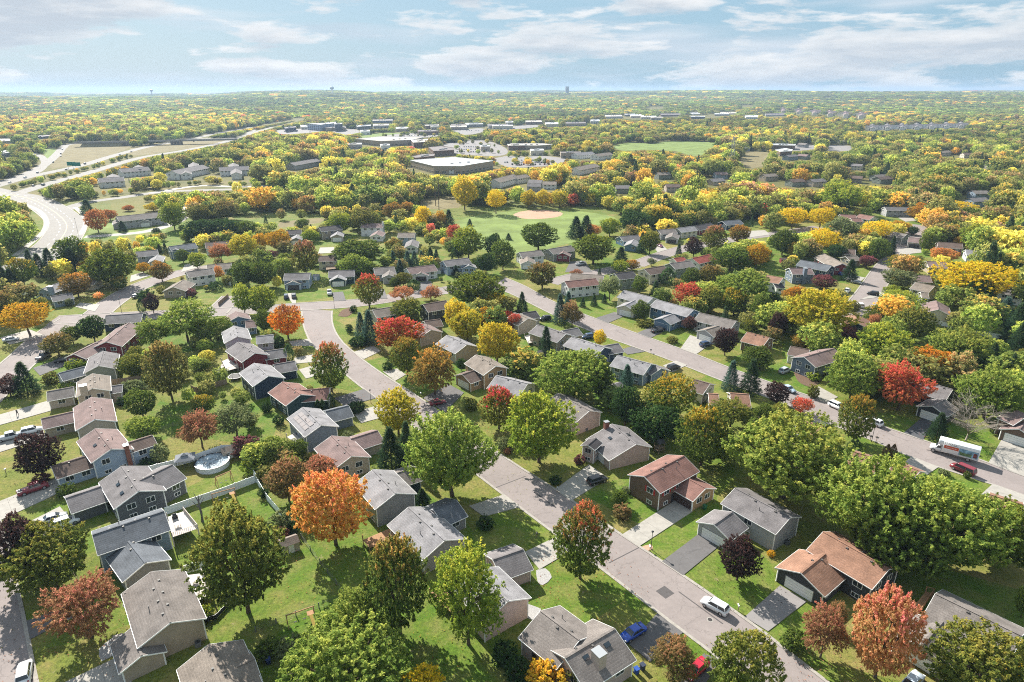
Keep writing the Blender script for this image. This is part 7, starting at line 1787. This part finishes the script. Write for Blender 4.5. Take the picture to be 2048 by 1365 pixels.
    def clump(seed):
        """a stand of several crowns, for the far hillsides"""
        r2 = np.random.RandomState(seed); cs, as_, bs, hs, rn = [], [], [], [], []
        for k in range(5):
            cx, cy = r2.uniform(-.34, .34, 2); hh = r2.uniform(.7, 1.0); m = 46
            d = unit(r2.randn(m, 3)); d[:, 2] = np.abs(d[:, 2]) * 1.1 - .25
            c = d * np.array([.24, .24, .42 * hh]) + np.array([cx, cy, .55 * hh]); nr = unit(d + .5 * r2.randn(m, 3)); a = unit(np.cross(nr, r2.randn(m, 3))); b = unit(np.cross(nr, a)); s = r2.uniform(.06, .11, (m, 1))
            cs.append(c); as_.append(a * s); bs.append(b * s * .8); hs.append(np.clip(c[:, 2], 0, 1)); rn.append(np.clip(.6 * r2.rand() + .4 * r2.rand(m), 0, 1))
        return quads(np.vstack(cs), np.vstack(as_), np.vstack(bs), np.hstack(hs), np.hstack(rn), FLEAF, "stand")
    for i, (k, s) in enumerate((("M", 5), ("M", 8), ("O", 6), ("S", 7))):
        m = crown(k, 900 + s, 300 if k != "S" else 420, 8, .038 if k != "S" else .026, FLEAF, "far_crown")
        tpl.append(bpy.data.objects.new("far_crown", m))
    tpl.append(bpy.data.objects.new("far_stand", clump(3)))
    ng = bpy.data.node_groups.new("plant_woodland", 'GeometryNodeTree')
    ng.interface.new_socket("Geometry", in_out='INPUT', socket_type='NodeSocketGeometry'); ng.interface.new_socket("Geometry", in_out='OUTPUT', socket_type='NodeSocketGeometry')
    A = ng.nodes.new; Lk = ng.links.new
    gi, go = A("NodeGroupInput"), A("NodeGroupOutput"); jn = A("GeometryNodeJoinGeometry")
    def na(nm, ty):
        k = A("GeometryNodeInputNamedAttribute"); k.data_type = ty; k.inputs["Name"].default_value = nm; return k.outputs["Attribute"]
    for i, to in enumerate(tpl):
        ip = A("GeometryNodeInstanceOnPoints"); oi = A("GeometryNodeObjectInfo"); oi.inputs["Object"].default_value = to; oi.transform_space = 'ORIGINAL'
        cmp_ = A("FunctionNodeCompare"); cmp_.data_type = 'INT'; cmp_.operation = 'EQUAL'; Lk(na("idx", 'INT'), cmp_.inputs[2]); cmp_.inputs[3].default_value = i
        Lk(gi.outputs[0], ip.inputs["Points"]); Lk(cmp_.outputs[0], ip.inputs["Selection"]); Lk(oi.outputs["Geometry"], ip.inputs["Instance"])
        Lk(na("rot", 'FLOAT_VECTOR'), ip.inputs["Rotation"]); Lk(na("scl", 'FLOAT_VECTOR'), ip.inputs["Scale"]); Lk(ip.outputs[0], jn.inputs[0])
    Lk(jn.outputs[0], go.inputs[0])
    md = o.modifiers.new("plant", 'NODES'); md.node_group = ng
    print("woodland trees", n)
woodland()

# ------------------------------------------------------------------ autumn air
def haze():
    m, n, o = newmat("haze_air")
    v = n.nodes.new("ShaderNodeVolumePrincipled"); v.inputs["Color"].default_value = (.46, .62, .84, 1); v.inputs["Density"].default_value = HAZE; v.inputs["Anisotropy"].default_value = .2
    n.links.new(v.outputs[0], o.inputs["Volume"])
    X = 16000
    b = obj("haze", MB().box(-X, X, -X, X, -1.0, 135).mesh("haze", m)); b["kind"] = "stuff"; b["label"] = "thin pale blue haze over the wooded distance"; b["category"] = "haze"
HAZE = 0.00009
haze()

# ------------------------------------------------------------------ leaf litter under the trees that have turned
def litter():
    rs = np.random.RandomState(9); cs, cl = [], []
    for kind, col, q, h, w in LITTER:
        if depth(q) > 260: continue
        n = int(min(260, 26 * w)); r = np.sqrt(rs.rand(n)) * w * 1.1; a = rs.rand(n) * 6.283
        p = np.stack([q.x + r * np.cos(a), q.y + r * np.sin(a) - .1 * w, np.full(n, .13)], 1); cs.append(p)
        c = np.array(C[col][1]) * .85; cl.append(c * rs.uniform(.6, 1.3, (n, 1)))
    c = np.vstack(cs); n = len(c); col = np.vstack(cl)
    a = rs.rand(n) * 6.283; s = rs.uniform(.05, .13, n)[:, None]
    ax = np.stack([np.cos(a), np.sin(a), rs.uniform(-.3, .3, n)], 1) * s; bx = np.stack([-np.sin(a), np.cos(a), rs.uniform(-.3, .3, n)], 1) * s * .8
    m, nn, o = newmat("fallen_leaf"); k = nn.nodes.new("ShaderNodeAttribute"); k.attribute_name = "leafcol"; d = nn.nodes.new("ShaderNodeBsdfDiffuse"); nn.links.new(k.outputs["Color"], d.inputs[0]); nn.links.new(d.outputs[0], o.inputs[0])
    me = quads(c, ax, bx, np.zeros(n), np.zeros(n), m, "fallen_leaves")
    at = me.attributes.new("leafcol", 'FLOAT_COLOR', 'POINT'); at.data.foreach_set("color", np.repeat(np.hstack([col, np.ones((n, 1))]), 4, 0).reshape(-1).astype(np.float32))
    ob = obj("fallen_leaves", me); ob["kind"] = "stuff"; ob["label"] = "fallen autumn leaves scattered under the coloured trees"; ob["category"] = "leaves"
litter()
